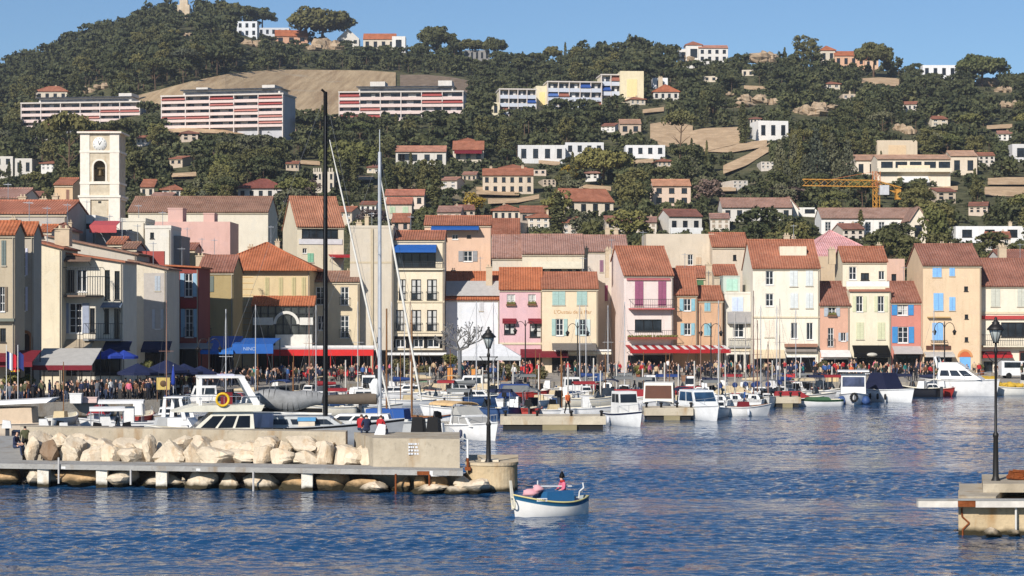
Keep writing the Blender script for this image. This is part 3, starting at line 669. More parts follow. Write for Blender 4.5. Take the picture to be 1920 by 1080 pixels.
back('grey tiled rooftop room left of the red parapet', c1, 620, 690, 212, 285, (190,180,166), 'g', 264, BROWNROOF, 5, chim=((672,256,14),))
back('peach rooftop storey between the pink wall and the yellow house', c1, 900, 985, 240, 292, (234,186,150), 'g', 268, TERR2, 6, 0, [(925,300,945,318,'d')], ((965,260,16),))
back('small house with dark brown roof beside the peach house', c3, 525, 686, 300, 218, (206,176,140), 'g', 142, (168,104,78), 10)
h = back('old house with weathered rose tiled roof behind the white house', c3, 548, 772, 275, 332, (226,206,176), 'g', 226, PINKROOF, 14, chim=((690,320,18),))
h = back('cream house with roof terrace and rose tiled roof behind the yellow house', c3, 700, 1012, 272, 312, (240,220,180), 'g', 222, PINKROOF, 14, 0, [(755,390,812,412,'dp'),(842,390,900,412,'dp'),(930,392,952,410,'d'),(970,392,990,410,'d')])
h.balcony(745,1010,382,352,1.0,None,None,CREAM); h.chimney(1030,280,30)
back('house with rose roof and twin chimney pots left of the pale pink house', c4, 40, 262, 285, 300, (222,196,166), 'g', 226, PINKROOF, 12, chim=((65,262,26),(170,180,24),(215,186,22)))
back('large blank beige building with one small window behind the orange houses', c4, 355, 700, 288, 212, (228,204,168), 'f', None, None, 10, 0, [(566,316,592,370,'w'),(608,330,634,366,'c',(206,180,150))])
back('beige annex with red tiled roof beside the blank beige building', c4, 690, 870, 284, 276, (232,204,166), 'g', 214, TERR, 9, 0, [(795,318,812,345,'d')])
h = back('small red roofed house with green roller shutter behind the orange houses', c4, 522, 692, 266, 432, (226,196,150), 'g', 384, TERR, 8, 0, [(585,438,645,474,'c',(84,124,84))], ((690,366,26),))
back('tiny red roofed house squeezed beside the narrow whitish house', c4, 700, 815, 262, 420, (222,196,156), 'g', 376, TERR, 7)
back('house with pink pyramid roof behind the pale yellow house', c5, 190, 560, 285, 322, (236,190,150), 'h', 196, (240,172,166), 22, th=.2)
back('beige house wall under the pink pyramid roof', c5, 235, 345, 262, 326, (226,190,140), 'f', None, None, 8)
back('peach house wall left of the tall apricot house', c5, 585, 692, 262, 338, (246,186,150), 'f', None, None, 8, 0, [(625,415,650,450,'o')])
back('pale house with red roof at the far right', c5, 1195, 1420, 272, 355, (236,222,200), 'g', 300, TERR2, 12, 0, [(1240,385,1262,425,'d')], ((1240,268,40),))
# left roofscape
back('long low house with red roof beneath the left hillside', c1, -160, 335, 214, 108, (196,180,160), 'g', 52, (188,116,88), 12, chim=((40,20,40),(150,30,34),(210,15,30)))
back('grey house with sloping brown roof behind the cream gable', c1, 235, 690, 205, 225, (206,190,164), 'x', None, BROWNROOF, 8, eave2=318, chim=())
back('white rooftop terrace house below the bell tower', c1, 335, 482, 224, 130, (240,236,228), 'f', None, None, 7, 0, [(350,160,470,182,'dp')], parapet=.3)
h = back('grey rooftop house with red terrace canopy', c1, 482, 640, 221, 205, (150,158,164), 'f', None, None, 7, parapet=.3); h.awning(478,612,146,206, flat((190,84,86), .8), 2.5, .8)
back('cream rooftop storey with arched top right of the red canopy', c1, 615, 735, 228, 150, (236,222,190), 'f', None, None, 6, 0, [(650,190,670,230,'d')], parapet=.4)
back('white stepped rooftop house with small dark window', c1, 735, 865, 226, 185, (240,230,206), 'f', None, None, 7, 0, [(760,205,780,235,'d')], parapet=.35)
back('grey rooftop room behind the red house', c1, 862, 918, 228, 235, (160,156,150), 'f', None, None, 6, parapet=.3)
back('little yellow rooftop room behind the red house', c1, 955, 1030, 236, 318, (240,206,130), 'f', None, None, 6, parapet=.2)
back('pale house with terracotta roof at the left edge behind the quay', c1, -60, 110, 232, 30, (226,208,180), 'g', -10, PINKROOF, 10)
back('orange walled house beside the big pine tree', (0,0), 276, 368, 300, 935, (240,190,130), 'g', 908, TERR, 8, 0, [(335,960,350,1010,'c',(150,110,90))])

# ------------------------------------------------------------------ bell tower
Yt = 262.0; xl, xr = WX(152, Yt), WX(222, Yt); w = xr-xl; zc = lambda py: CH-(py-HY)/F*Yt-1.2
tw = empty('bell_tower', (xl, Yt, 1.2), 0, 'square pale stone bell tower with clock face and arched bell opening', 'bell tower')
TS = stonem((216,202,176), 'rubble_stone', 1.2, .22); QS = flat((240,230,212), .85); z0, z1 = -1, zc(250); a0, a1 = w/2-.78, w/2+.72; ab, at = zc(340), zc(312); ar = (a1-a0)/2
q = MB(); q.quad((0,0,z0),(a0,0,z0),(a0,0,z1),(0,0,z1)); q.quad((a1,0,z0),(w,0,z0),(w,0,z1),(a1,0,z1)); q.quad((a0,0,z0),(a1,0,z0),(a1,0,ab),(a0,0,ab))
n = 12; P_ = [(a0+ar-ar*math.cos(math.pi*i/n), at+ar*math.sin(math.pi*i/n)) for i in range(n+1)]
for (xa, za), (xb, zb) in zip(P_, P_[1:]): q.quad((xa,0,za),(xb,0,zb),(xb,0,z1),(xa,0,z1)); q.quad((xa,0,za),(xa,.7,za),(xb,.7,zb),(xb,0,zb))
q.quad((a0,0,ab),(a0,.7,ab),(a0,.7,at),(a0,0,at)); q.quad((a1,.7,ab),(a1,0,ab),(a1,0,at),(a1,.7,at)); q.quad((a0,0,ab),(a1,0,ab),(a1,.7,ab),(a0,.7,ab))
q.quad((0,w,z0),(0,0,z0),(0,0,z1),(0,w,z1)); q.quad((w,0,z0),(w,w,z0),(w,w,z1),(w,0,z1)); q.quad((w,w,z0),(0,w,z0),(0,w,z1),(w,w,z1)); q.quad((a0-.5,2.2,ab-1),(a1+.5,2.2,ab-1),(a1+.5,2.2,at+2),(a0-.5,2.2,at+2))
q.build('wall', TS, tw)
qw = 1.0
for xx in (0, w-qw):
    q = MB(); q.box(xx-.10,-.10,zc(369),xx+qw+.10,.6,z1); q.box(xx-.22,-.22,z0,xx+qw+.22,.6,zc(370)); q.build('corner_pilaster', QS, tw)
for py, pr in ((368,.34),(343,.16),(284,.16),(372,.2)):
    q = MB(); q.box(-pr,-pr,zc(py)-.16,w+pr,w+pr,zc(py)+.12); q.build('string_course', QS, tw)
q = MB()
for (xa, za), (xb, zb) in zip(P_, P_[1:]):
    cx_, cz_ = a0+ar, at; k = 1.28
    q.prism([(xa,za),(xb,zb),(cx_+(xb-cx_)*k,cz_+(zb-cz_)*k),(cx_+(xa-cx_)*k,cz_+(za-cz_)*k)], -.07, -.003)
q.box(a0-ar*.28,-.07,ab,a0-.002,-.003,at); q.box(a1+.002,-.07,ab,a1+ar*.28,-.003,at); q.box(a0-.4,-.12,ab-.25,a1+.4,-.003,ab-.01); q.build('arch_surround', QS, tw)
q = MB(); q.lathe([(.05,.9),(.18,.85),(.3,.55),(.36,.15),(.48,0),(.42,-.02)], 14, (w/2-.03,.7,ab+.75)); q.box(a0+.02,.55,ab+.9+.75,a1-.02,.8,ab+1.05+.75); q.build('bell', BRONZE, tw)
q = MB(); q.lathe([(.88,-.03),(.9,.0),(.88,.06)], 28); cl = q.build('clock_face', flat((238,236,228), .5), tw, (w/2,-.02,zc(270))); cl.rotation_euler = (R(90),0,0)
q = MB(); q.prism([(-.04,-.1),(.04,-.1),(.26,.34),(.2,.38)], .075, .09); q.prism([(-.045,-.12),(.045,-.12),(-.2,.52),(-.26,.48)], .075, .09)
for i in range(12):
    a = math.pi*i/6; c_, s_ = math.cos(a), math.sin(a); q.prism([(.68*c_-.03*s_,.68*s_+.03*c_),(.68*c_+.03*s_,.68*s_-.03*c_),(.8*c_+.03*s_,.8*s_-.03*c_),(.8*c_-.03*s_,.8*s_+.03*c_)], .062, .072)
hd = q.build('clock_hands', DARK, cl); hd.location = (0, 0, .16); hd.rotation_euler = (R(-90),0,0)
q = MB(); ov = .45; q.box(-ov,-ov,z1+.003,w+ov,w+ov,z1+.22); A = (w/2,w/2,zc(241)); b = [(-ov,-ov,z1+.23),(w+ov,-ov,z1+.23),(w+ov,w+ov,z1+.23),(-ov,w+ov,z1+.23)]
for i in range(4): q.poly([b[i], b[(i+1) % 4], A], 1)
q.build('roof', [QS, roofm(TERR)], tw)
q = MB(); q.box(w/2-.2,-.03,zc(381),w/2+.2,-.004,zc(377)); q.build('small_opening', DARK, tw)
EXC.append((145, 238, 245, 440, Yt))

# ------------------------------------------------------------------ villas on the hillside
def villa(label, x0, x1, ridge, eave, base, wall, roof, rt='g', rows=1, ncol=3, yaw=0, depth=9, kind='d', wcol=(150,120,110), chim=(), dY=-2, wins=(), wh=.55, balc=False, trees=True):
    Y = hillY((x0+x1)/2, base)+dY; zb = CH-(base-HY)/F*Y
    h = House(label, x0, x1, Y, (0,0,1.0), yaw, zb, 'villa', 'house'); ws = list(wins); fh = (base-eave)/max(rows, 1)
    for r in range(rows):
        for c in range(ncol):
            cw = (x1-x0)/ncol; a = x0+cw*(c+.28); ws.append((a, eave+fh*(r+.25), a+cw*.44, eave+fh*(r+.25+wh), kind, wcol))
    h.body(eave, wall, depth, rt, ridge, ws, roof, low=-5, ov=.5)
    for c in chim: h.chimney(*c)
    if balc:
        for r in range(rows): h.balcony(x0+1, x1-1, eave+fh*(r+.98), eave+fh*(r+.62), 1.2, None, None, WHITE)
    EXC.append((x0-1, (ridge if ridge is not None else eave)-1, x1+1, base-1, Y)); return h
VW = (224,214,196); VC = (226,206,174)
villa('cream villa with red hipped roof above the left apartment block', 66, 126, 162, 171, 188, VC, TERR, 'h', 1, 4, chim=((100,160,3),))
villa('white flat roofed villa on the left edge of the hill', -30, 24, 293, 293, 330, VW, None, 'f', 2, 3)
villa('white house with flat roof among cypresses left of the bell tower', 28, 60, 297, 297, 327, VW, None, 'f', 1, 2)
villa('small cream house with red roof right of the bell tower', 263, 289, 338, 350, 368, VC, TERR, 'g', 1, 2)
villa('small white house with red roof and dark windows right of the bell tower', 304, 339, 347, 355, 372, VW, TERR, 'h', 1, 3)
villa('white modern house among pines near the hilltop', 444, 482, 40, 40, 68, (232,234,236), None, 'f', 2, 3)
villa('long low grey white house beneath the leaning hilltop pine', 484, 542, 52, 52, 66, (214,218,222), None, 'f', 1, 5)
villa('orange villa with tiled roof on the hilltop', 516, 577, 57, 67, 80, (240,166,120), TERR3, 'g', 1, 3, 8)
villa('white gabled house on the hilltop beside the big dark pine', 632, 673, 56, 72, 84, VW, None, 'y', 1, 3)
villa('cream hilltop villa with orange roof', 681, 742, 64, 73, 92, VC, TERR3, 'g', 1, 4)
villa('white blank cube house at the right end of the hilltop row', 735, 760, 68, 68, 94, (238,232,220), None, 'f', 1, 1)
villa('low dark glass villa under the flat hilltop pine', 871, 918, 94, 94, 110, (150,146,140), None, 'f', 1, 5, wh=.7)
villa('white house with dark red roof behind the black mast', 446, 532, 336, 352, 374, VW, (150,84,70), 'h', 1, 5, chim=((500,338,4),))
for a, b_, lb in ((587,604,'small white crenellated tower house left of the black mast'),(606,626,'small white crenellated tower house right of the black mast')):
    h = villa(lb, a, b_, 322, 322, 356, VC, None, 'f', 2, 2, depth=6, kind='d')
    q = MB()
    for i in range(4): q.box(h.w*(i+.1)/4,-.05,h.ze+.004,h.w*(i+.6)/4,.4,h.ze+.9)
    q.build('battlement', h.wm, h.root)
villa('long white villa with pink tiled roof and corner window', 742, 836, 275, 284, 306, VW, (206,140,112), 'g', 1, 4, wins=[(746,288,772,300,'dp')])
villa('cream villa with red roof and maroon veranda', 849, 907, 266, 280, 302, VC, TERR, 'g', 1, 3).awning(852,904,281,288,MAROON,2.2,.3)
villa('tower room of the cream villa with red roof', 862, 890, 259, 264, 282, VC, TERR, 'h', 1, 2, dY=6)
villa('pink roofed house stacked above the harbour hotels', 722, 795, 357, 366, 385, (244,214,184), (206,128,100), 'g', 1, 4)
villa('cream house with pale green shutters above the harbour hotels', 724, 772, 372, 382, 404, VC, (206,128,100), 'g', 1, 2, dY=-8, kind='c', wcol=(186,206,170))
villa('red roofed house corner above the beige blank building', 735, 768, 402, 416, 432, (226,190,160), TERR, 'g', 1, 2)
villa('white modern villa with flat roof, mast and long window bands', 971, 1060, 270, 272, 300, (222,220,214), None, 'f', 1, 4, wh=.62)
villa('low white wing of the modern villa with dark window band', 1060, 1132, 265, 267, 290, (222,220,214), None, 'f', 1, 4, wh=.5)
h = villa('large beige villa with red roofs, arcade and terrace', 905, 1000, 318, 328, 362, (222,196,160), TERR, 'g', 2, 6, chim=((920,312,5),(980,310,5)))
villa('upper storey of the large beige villa with arcade', 938, 985, 309, 315, 330, (230,204,168), TERR, 'h', 1, 4, dY=5)
h = villa('cream gabled house with red roof and shaded porch in the middle of the slope', 1061, 1150, 355, 376, 402, (248,224,184), TERR, 'g', 1, 4, 20, chim=((1104,352,6),))
villa('cream house with hipped red roof above the rose roofs', 924, 975, 384, 394, 414, VC, TERR, 'h', 1, 4, chim=((945,382,5),))
villa('old brown grey house with red roof beside the cedar', 975, 1028, 388, 398, 416, (190,166,140), (176,112,86), 'g', 1, 3)
villa('pinkish house with long tiled roof at the foot of the pines', 1224, 1295, 338, 348, 384, (240,200,164), (214,150,112), 'g', 2, 3, chim=((1262,336,7),))
h = villa('white house with brown roof and balcony above the blank beige building', 1254, 1316, 394, 405, 440, VW, (150,96,80), 'g', 1, 3, 10, balc=True)
villa('white ridge villa with long terrace', 1310, 1365, 86, 90, 116, (236,228,214), (206,140,112), 'g', 2, 4)
villa('white ridge villa with small square tower', 1286, 1316, 78, 84, 114, (236,228,214), TERR, 'h', 1, 1)
villa('white cube wing at the left end of the ridge villa', 1273, 1290, 92, 92, 114, (236,228,214), None, 'f', 1, 1)
villa('white house with orange roof and terrace right of the stepped yellow block', 1225, 1273, 159, 172, 186, VW, TERR3, 'h', 1, 4).chimney(1240, 144, 8)
villa('white chimney house above the orange roof', 1224, 1252, 146, 146, 168, (250,248,244), None, 'f', 1, 1, dY=10)
villa('long low white house below the beige terraces', 1173, 1247, 270, 272, 292, (232,230,226), None, 'f', 1, 4)
villa('beige house half hidden by trees on the slope', 1162, 1202, 225, 232, 250, (216,184,148), (196,150,120), 'g', 1, 2)
villa('white block house on the beige terraces', 1422, 1478, 226, 226, 260, (244,238,226), None, 'f', 1, 3, 10)
villa('long pale house with brown roof behind the broad dark tree', 1354, 1485, 373, 388, 412, VW, (176,132,112), 'g', 1, 6)
villa('white gabled end house beside the broad dark tree', 1461, 1497, 371, 391, 404, (250,238,214), (176,132,112), 'y', 1, 1)
villa('low white wall house right of the gabled end', 1497, 1540, 388, 389, 402, (244,238,222), None, 'f', 1, 1)
villa('orange villa on the right part of the ridge', 1565, 1622, 97, 104, 124, (246,176,124), TERR3, 'g', 1, 4)
villa('cream villa wing with orange roof on the right part of the ridge', 1538, 1566, 86, 94, 116, VC, TERR3, 'h', 1, 2)
villa('peach annex at the right end of the orange ridge villa', 1622, 1647, 107, 112, 124, (248,190,140), TERR3, 'g', 1, 2)
villa('white modern villa beneath the big umbrella pine', 1730, 1794, 122, 122, 144, (244,242,238), None, 'f', 1, 4, wh=.6)
h = villa('large cream villa with colonnaded balcony on the right slope', 1645, 1782, 292, 298, 345, (248,226,190), (206,160,128), 'g', 1, 1, wins=[(1652+i*27, 303, 1674+i*27, 318, 'dp') for i in range(5)], kind='c', wcol=(244,224,190))
h.balcony(1645,1782,321,315,1.6,CREAM,None,CREAM); h.awning(1690,1740,330,342,WHITE,2,.3)
villa('left wing of the colonnaded cream villa', 1604, 1646, 292, 300, 330, (244,222,188), (196,150,120), 'g', 1, 2)
villa('right wing of the colonnaded cream villa', 1782, 1832, 284, 292, 326, (240,214,176), (206,160,128), 'g', 1, 2)
villa('flat roofed beige building behind the colonnaded villa', 1645, 1720, 263, 263, 300, (236,206,162), None, 'f', 1, 1, dY=10, kind='c', wcol=(230,200,160))
h = villa('long white school building with brown roof below the crane', 1540, 1716, 392, 408, 440, (246,240,226), (176,136,116), 'g', 1, 7, kind='w')
villa('cream gable end of the long school building', 1706, 1738, 390, 412, 452, (246,226,190), (176,136,116), 'y', 1, 1, dY=-4)
villa('long low white house with arched opening at the right edge', 1792, 1920, 424, 424, 450, (244,242,236), None, 'f', 1, 3).chimney(1905, 416, 6)
villa('white block under construction at the right edge of the slope', 1898, 1930, 270, 270, 300, (226,222,216), None, 'f', 1, 1)
rv = random.Random(77)
for i, (px_, by, w_) in enumerate(((268,268,24),(356,262,30),(90,318,26),(330,308,24),(604,392,34),(690,398,30),(842,352,30),(1012,326,24),(1140,246,26),(1196,196,28),(1332,152,26),(1402,142,22),(1562,166,26),(1592,186,24),(1706,206,26),(1762,236,30),(1884,262,28),(1850,306,30),(1440,316,26),(1388,352,28),(1562,344,26),(1774,374,36),(1834,398,36),(958,432,34),(1196,424,36),(1128,304,28),(700,322,24),(548,316,24),(1246,312,26),(1110,334,24),(1416,232,20),(1720,318,22),(1030,346,24),(880,338,26))):
    wc_, wn_ = rv.choice([((230,208,172),'cream'),((226,196,164),'pale pink'),((222,206,184),'beige'),((236,228,214),'white'),((214,186,150),'tan')]); rt2, rn_ = rv.choice([('g','tiled'),('h','hipped'),('g','tiled'),('f','flat')]); hh = w_*rv.uniform(.32,.5)
    side = 'left' if px_ < 640 else 'middle' if px_ < 1250 else 'right'
    h = villa(f'small {wn_} villa with {rn_} roof half hidden by trees on the {side} slope', px_-w_/2, px_+w_/2, by-hh-(w_*.14 if rt2 != 'f' else 0), by-hh, by, wc_, rv.choice([(176,112,86),(186,132,110),(160,104,84)]) if rt2 != 'f' else None, rt2, rv.choice((1,1,2)), rv.choice((2,3)), rv.uniform(-18,18), kind=rv.choice(('d','w','d'))); h.root['group'] = f'small {wn_} villas with {rn_} roofs on the {side} slope'
    if rv.random() < .6: h.chimney(px_+w_*.2, by-hh-w_*.22, 3)
for i, (px_, by, w_, wc_, wn_, rt2) in enumerate(((640,418,40,(226,200,164),'cream','g'),(842,420,44,(230,186,160),'pale pink','g'),(1160,440,46,(224,204,176),'beige','g'),(1010,428,40,(228,208,178),'cream','h'),(1212,436,38,(232,214,186),'cream','g'),(70,392,44,(222,196,160),'cream','g'),(20,388,40,(214,192,164),'beige','g'),(112,404,30,(226,206,176),'cream','h'),(872,412,36,(222,190,156),'tan','g'),(1075,438,40,(226,202,172),'beige','g'),(1350,428,36,(228,212,188),'cream','g'),(1600,450,40,(226,206,180),'beige','g'),(1872,470,46,(228,210,184),'cream','g'),(300,392,40,(226,204,172),'cream','g'))):
    h = villa(f'{wn_} old tiled town house peeping over the roofs {("behind the hotels","left of the rose roofs","above the pale pink house","behind the rose roofs","above the blank beige building","left of the bell tower","at the far left","close to the bell tower","beside the dark brown roof","above the yellow restaurant","left of the broad tree","behind the pink roof","at the far right","right of the bell tower")[i]}', px_-w_/2, px_+w_/2, by-w_*.72, by-w_*.52, by, wc_, (TERR, PINKROOF, TERR2)[i % 3], rt2, 2, 3, (i*7) % 21-10, kind='wcd'[i % 3], wcol=(168,150,130)); h.chimney(px_+w_*.25, by-w_*.84, 4)
# chapel ruin on the summit
Y = float(ridge(345)[1])-6; zb = float(ground(WX(345, Y), Y)); x = WX(345, Y)
rt_ = empty('hilltop_shrine', (x, Y, zb), 0, 'pale stone shrine with small statue on top of the left summit', 'shrine'); k = Y/F
EXC.append((331,0,359,30,Y)); q = MB(); q.box(-3.2,-2,-2,3.2,2,6.5); q.box(-2.1,-1.6,6.503,2.1,1.6,9); q.build('pedestal', stonem((222,204,176), 'pale_stone', .4, .3), rt_)
q = MB(); q.lathe([(1.0,0),(.9,1.0),(.55,1.9),(.35,2.3),(.42,2.7),(.2,3.1)], 8, (0,0,9.0)); q.build('statue', flat((228,216,196), .8), rt_)

# ------------------------------------------------------------------ apartment blocks
def apartments(label, x0, x1, top, base, nf, nb, yaw, band, wallc, wins=(58,58,62), acols=(), ph=(), depth=12, seed=1, dY=-3, py2=None):
    rr = random.Random(seed); Y = hillY((x0+x1)/2, base)+dY; zb = CH-(base-HY)/F*Y
    h = House(label, x0, x1, Y, (0,0,1.0), yaw, zb, 'apartment_block', 'apartment block'); w = h.w; H = h.z(top, 0); fh = H/nf; d = depth
    q = MB(); q.box(0,1.5,-4,w,d,H); q.build('wall', wallm(wallc), h.root); BM = flat(band, .75)
    for f in range(nf):
        z = f*fh
        q = MB(); q.box(0,0,z-.1,w,1.497,z+.06); q.box(0,-.12,z-.25,w,-.003,z+fh*.36); q.build('balcony', BM, h.root)
        for b in range(nb):
            xa, xb = w*b/nb+.25, w*(b+1)/nb-.25
            q = MB(); q.quad((xa,1.49,z+.07),(xb,1.49,z+.07),(xb,1.49,z+fh*.88),(xa,1.49,z+fh*.88)); wo = q.build('window', glassm(wins), h.root)
            q = MB(); m_ = xa+(xb-xa)*rr.uniform(.3,.7); ww = (xb-xa)*rr.uniform(.1,.22); q.box(m_-ww,1.42,z+.08,m_+ww,1.488,z+fh*.87); q.build('curtain', flat(rr.choice([(226,220,210),(206,196,186),(240,236,230)]), .8), wo)
            if acols and rr.random() < .30:
                q = MB(); q.slab([(xa-.2,-.5,z+fh*.55),(xb+.2,-.5,z+fh*.55),(xb+.2,1.45,z+fh*.96),(xa-.2,1.45,z+fh*.96)], .06); q.box(xa-.2,-.55,z+fh*.42,xb+.2,-.505,z+fh*.56); q.build('awning', flat(rr.choice(acols), .8), h.root)
    for b in range(nb+1):
        x = w*b/nb; q = MB(); q.box(x-.14,-.2,-4,x+.14,1.49,H); q.build('fin', flat((220,208,198), .7), h.root)
    q = MB(); q.box(-.3,-.3,H+.003,w+.3,d+.3,H+.45); rf = q.build('roof', flat((214,204,192), .8), h.root)
    for (a, b_, c_) in ph:
        xa, xb, zt = h.u(a), h.u(b_), h.z(c_); q = MB(); q.box(xa,2.5,H+.46,xb,d-2,zt); p = q.build('penthouse', wallm((226,216,200)), rf)
        if xb-xa > 8:
            q = MB(); q.quad((xa+.6,2.45,H+.6),(xb-.6,2.45,H+.6),(xb-.6,2.45,zt-.5),(xa+.6,2.45,zt-.5)); q.box(xa-.6,1.4,zt+.003,xb+.6,d-1.5,zt+.3); q.build('window_band', glassm(wins), p)
    EXC.append((x0-2, top-12, x1+2, base-2, Y)); return h
PK = (226,204,194); AC = ((190,116,106),(204,140,126),(176,84,78))
apartments('white and pink apartment block with a flat roof behind the bell tower', 40, 262, 195, 240, 4, 6, -8, PK, (206,200,192), acols=AC, ph=((68,240,184),(218,242,176)), seed=3)
apartments('white and pink apartment block in front of the tan bank, five storeys', 303, 530, 182, 240, 5, 5, -12, PK, (196,194,196), acols=AC, ph=((338,520,170),(362,384,164),(486,510,162)), seed=5)
apartments('white and pink apartment block right of the tan bank with red awnings', 636, 868, 174, 226, 4, 6, -4, PK, (206,200,192), acols=AC, ph=((670,848,163),(692,720,152),(820,846,151)), seed=8)
CB = (206,210,218); AB = ((46,84,156),(160,100,80),(84,116,176)); YW_ = (244,224,172)
for (a, b_, t_, bs, nf, nb, lb, sd_) in ((937,1005,168,214,3,4,'lowest left section of the stepped yellow apartment block with blue balconies',2),(1027,1128,154,205,3,5,'middle section of the stepped yellow apartment block with blue balconies',4),(1128,1163,141,196,3,2,'highest right section of the stepped yellow apartment block with blue balconies',6)):
    apartments(lb, a, b_, t_, bs, nf, nb, 6, CB, YW_, acols=AB, seed=sd_, dY=-3)
villa('blank yellow stair tower between sections of the stepped apartment block', 1005, 1028, 161, 161, 208, YW_, None, 'f', 1, 1, 6, kind='c', wcol=(250,226,160))
villa('yellow end wall of the stepped apartment block', 1163, 1207, 133, 133, 194, (252,228,170), None, 'f', 1, 1, 4, kind='c', wcol=(250,226,166))
villa('small yellow annex at the left end of the stepped apartment block', 922, 937, 192, 192, 216, YW_, None, 'f', 1, 1)

# ------------------------------------------------------------------ tan bank, terraces, rocks
def bank(label, top, bot, mat, off=3.0, nrow=5, name='retaining_wall', cat='retaining wall'):
    xs = np.arange(top[0][0], top[-1][0]+1, 8.0); tp = np.interp(xs, [p[0] for p in top], [p[1] for p in top]); bt = np.interp(xs, [p[0] for p in bot], [p[1] for p in bot])
    mb = MB(); L = []
    for x, a, b in zip(xs, tp, bt):
        Ya, Yb = hillY(x, a), hillY(x, b)
        for r in range(nrow+1):
            f = r/nrow; py = a+(b-a)*f; yy = hillY(x, py)-off; L.append(W(x, py, yy))
        L.append(W(x, a, Ya+6)+Vector((0,0,.0)))
    k = nrow+2; n = len(xs); fs = []
    for i in range(n-1):
        for r in range(nrow): fs.append((i*k+r, i*k+r+1, (i+1)*k+r+1, (i+1)*k+r))
        fs.append((i*k+nrow+1, i*k, (i+1)*k, (i+1)*k+nrow+1))
    mb.add(L, fs); c = sum(L, Vector())/len(L); mb.v = [tuple(Vector(v)-c) for v in mb.v]
    o = mb.build(name, mat, None, c); tag(o, label, cat)
    for i in range(0, n-1, 2):
        EXC.append((xs[i]-1, tp[i]-1, xs[min(i+2, n-1)]+1, bt[i]-4, hillY(xs[i], tp[i])+4))
    return o
t = NT('bank_face'); g = t.n('ShaderNodeNewGeometry'); mp = t.n('ShaderNodeMapping'); mp.inputs['Scale'].default_value = (.35, .015, .02); t.l(g.outputs['Position'], mp.inputs[0]); a = t.noise(mp.outputs[0], 1.0, 6, .68); b = t.noise(g.outputs['Position'], .9, 4, .7); e = t.noise(g.outputs['Position'], .05, 3, .6)
x = t.mix(t.ramp(a, .36, .66), (.30, .205, .115), (.50, .375, .225)); x = t.mix(t.ramp(b, .55, .85), x, (.21, .155, .095)); x = t.mix(t.ramp(e, .58, .75), x, (.38, .31, .215)); t.bump(b, .8, .6); BANK = t.fin(x, .95, .1); TERM = stonem((214,184,146), 'terrace_stone', .22, .3); ROCK = stonem((190,168,140), 'limestone', .35, .4)
bank('long curved tan retaining bank behind the pink apartment blocks', [(246,182),(300,168),(360,152),(430,138),(520,130),(600,131),(690,132),(746,136)], [(246,188),(300,205),(400,228),(560,232),(700,212),(746,180)], BANK, 5, 9)
bank('grey rocky cutting at the right end of the tan bank', [(750,140),(800,140),(850,145),(884,152)], [(750,172),(820,172),(884,182)], stonem((150,132,112), 'cut_rock', .3, .5), 5)
for lb, tp, bt, off in (('beige stone terrace wall above the middle pines', [(1219,232),(1260,226),(1300,236)], [(1219,270),(1260,276),(1300,268)], 3),
    ('long beige terrace wall on the middle slope', [(1268,252),(1320,240),(1390,238)], [(1268,272),(1330,282),(1390,268)], 4),
    ('lower beige terrace bank with bare earth', [(1318,280),(1380,268),(1440,262)], [(1318,284),(1370,286),(1440,274)], 3),
    ('sloping bare earth track below the terraces', [(1356,310),(1400,290),(1445,266)], [(1356,326),(1400,310),(1445,282)], 3),
    ('beige garden wall on the right part of the ridge', [(1614,147),(1650,145),(1690,147)], [(1614,157),(1650,160),(1690,162)], 2),
    ('stone garden wall at the right edge below the villa', [(1852,334),(1890,332),(1936,332)], [(1852,346),(1890,346),(1936,346)], 2),
    ('lower stone garden wall at the right edge', [(1846,350),(1890,350),(1936,350)], [(1846,366),(1890,368),(1936,368)], 2),
    ('cream terrace wall below the large beige villa', [(893,350),(950,352),(978,354)], [(893,364),(950,366),(978,366)], 5),
    ('long low stone wall below the beige villa garden', [(915,372),(970,372),(1012,364)], [(915,382),(970,380),(1012,372)], 2),
    ('pale terrace under the middle apartment block', [(315,240),(420,240),(560,238)], [(315,248),(420,250),(560,254)], 2)):
    bank(lb, tp, bt, TERM, off)
for i, (tp, bt) in enumerate((((660,330),(700,330)),((1010,300),(1050,303)),((1090,345),(1150,350)),((1185,300),(1225,297)),((1340,352),(1385,350)),((1570,305),(1604,303)),((1740,352),(1800,348)),((1395,160),(1440,162)),((1205,205),(1250,200)),((320,325),(370,322)),((560,300),(600,302)),((1850,235),(1900,232)))):
    bank('low pale stone terrace wall between the trees on the hillside', [tp, bt], [(tp[0], tp[1]+7), (bt[0], bt[1]+8)], TERM, 2)['group'] = 'low terrace walls on the hillside'
for i, (px_, py_, wp) in enumerate(((615,90,52),(590,92,30),(1432,112,52),(1412,192,46),(1395,200,34),(1445,195,30),(1525,215,60),(1545,205,44),(1500,210,30),(1300,112,30),(1690,245,36),(1710,250,26),(1850,160,44),(1880,172,34),(470,85,36),(1890,200,26),(1370,178,16),(190,165,26),(165,172,22),(350,66,18))):
    p = hill(px_, py_); k = p.y/F; q = MB(); rr = random.Random(i)
    for j in range(7): q.blob((rr.uniform(-.4,.4)*wp*k, rr.uniform(-2,2), rr.uniform(-.05,.35)*wp*k*.4), (wp*k*rr.uniform(.18,.32), wp*k*.25, wp*k*rr.uniform(.12,.26)), i*9+j, .3, 6, 8, 0, False)
    o = q.build('rock_outcrop', ROCK, None, p); tag(o, 'pale limestone rock outcrop showing between the hillside trees', 'rock', 'pale rock outcrops on the hill'); EXC.append((px_-wp*.45, py_-wp*.22, px_+wp*.45, py_+wp*.1, p.y))

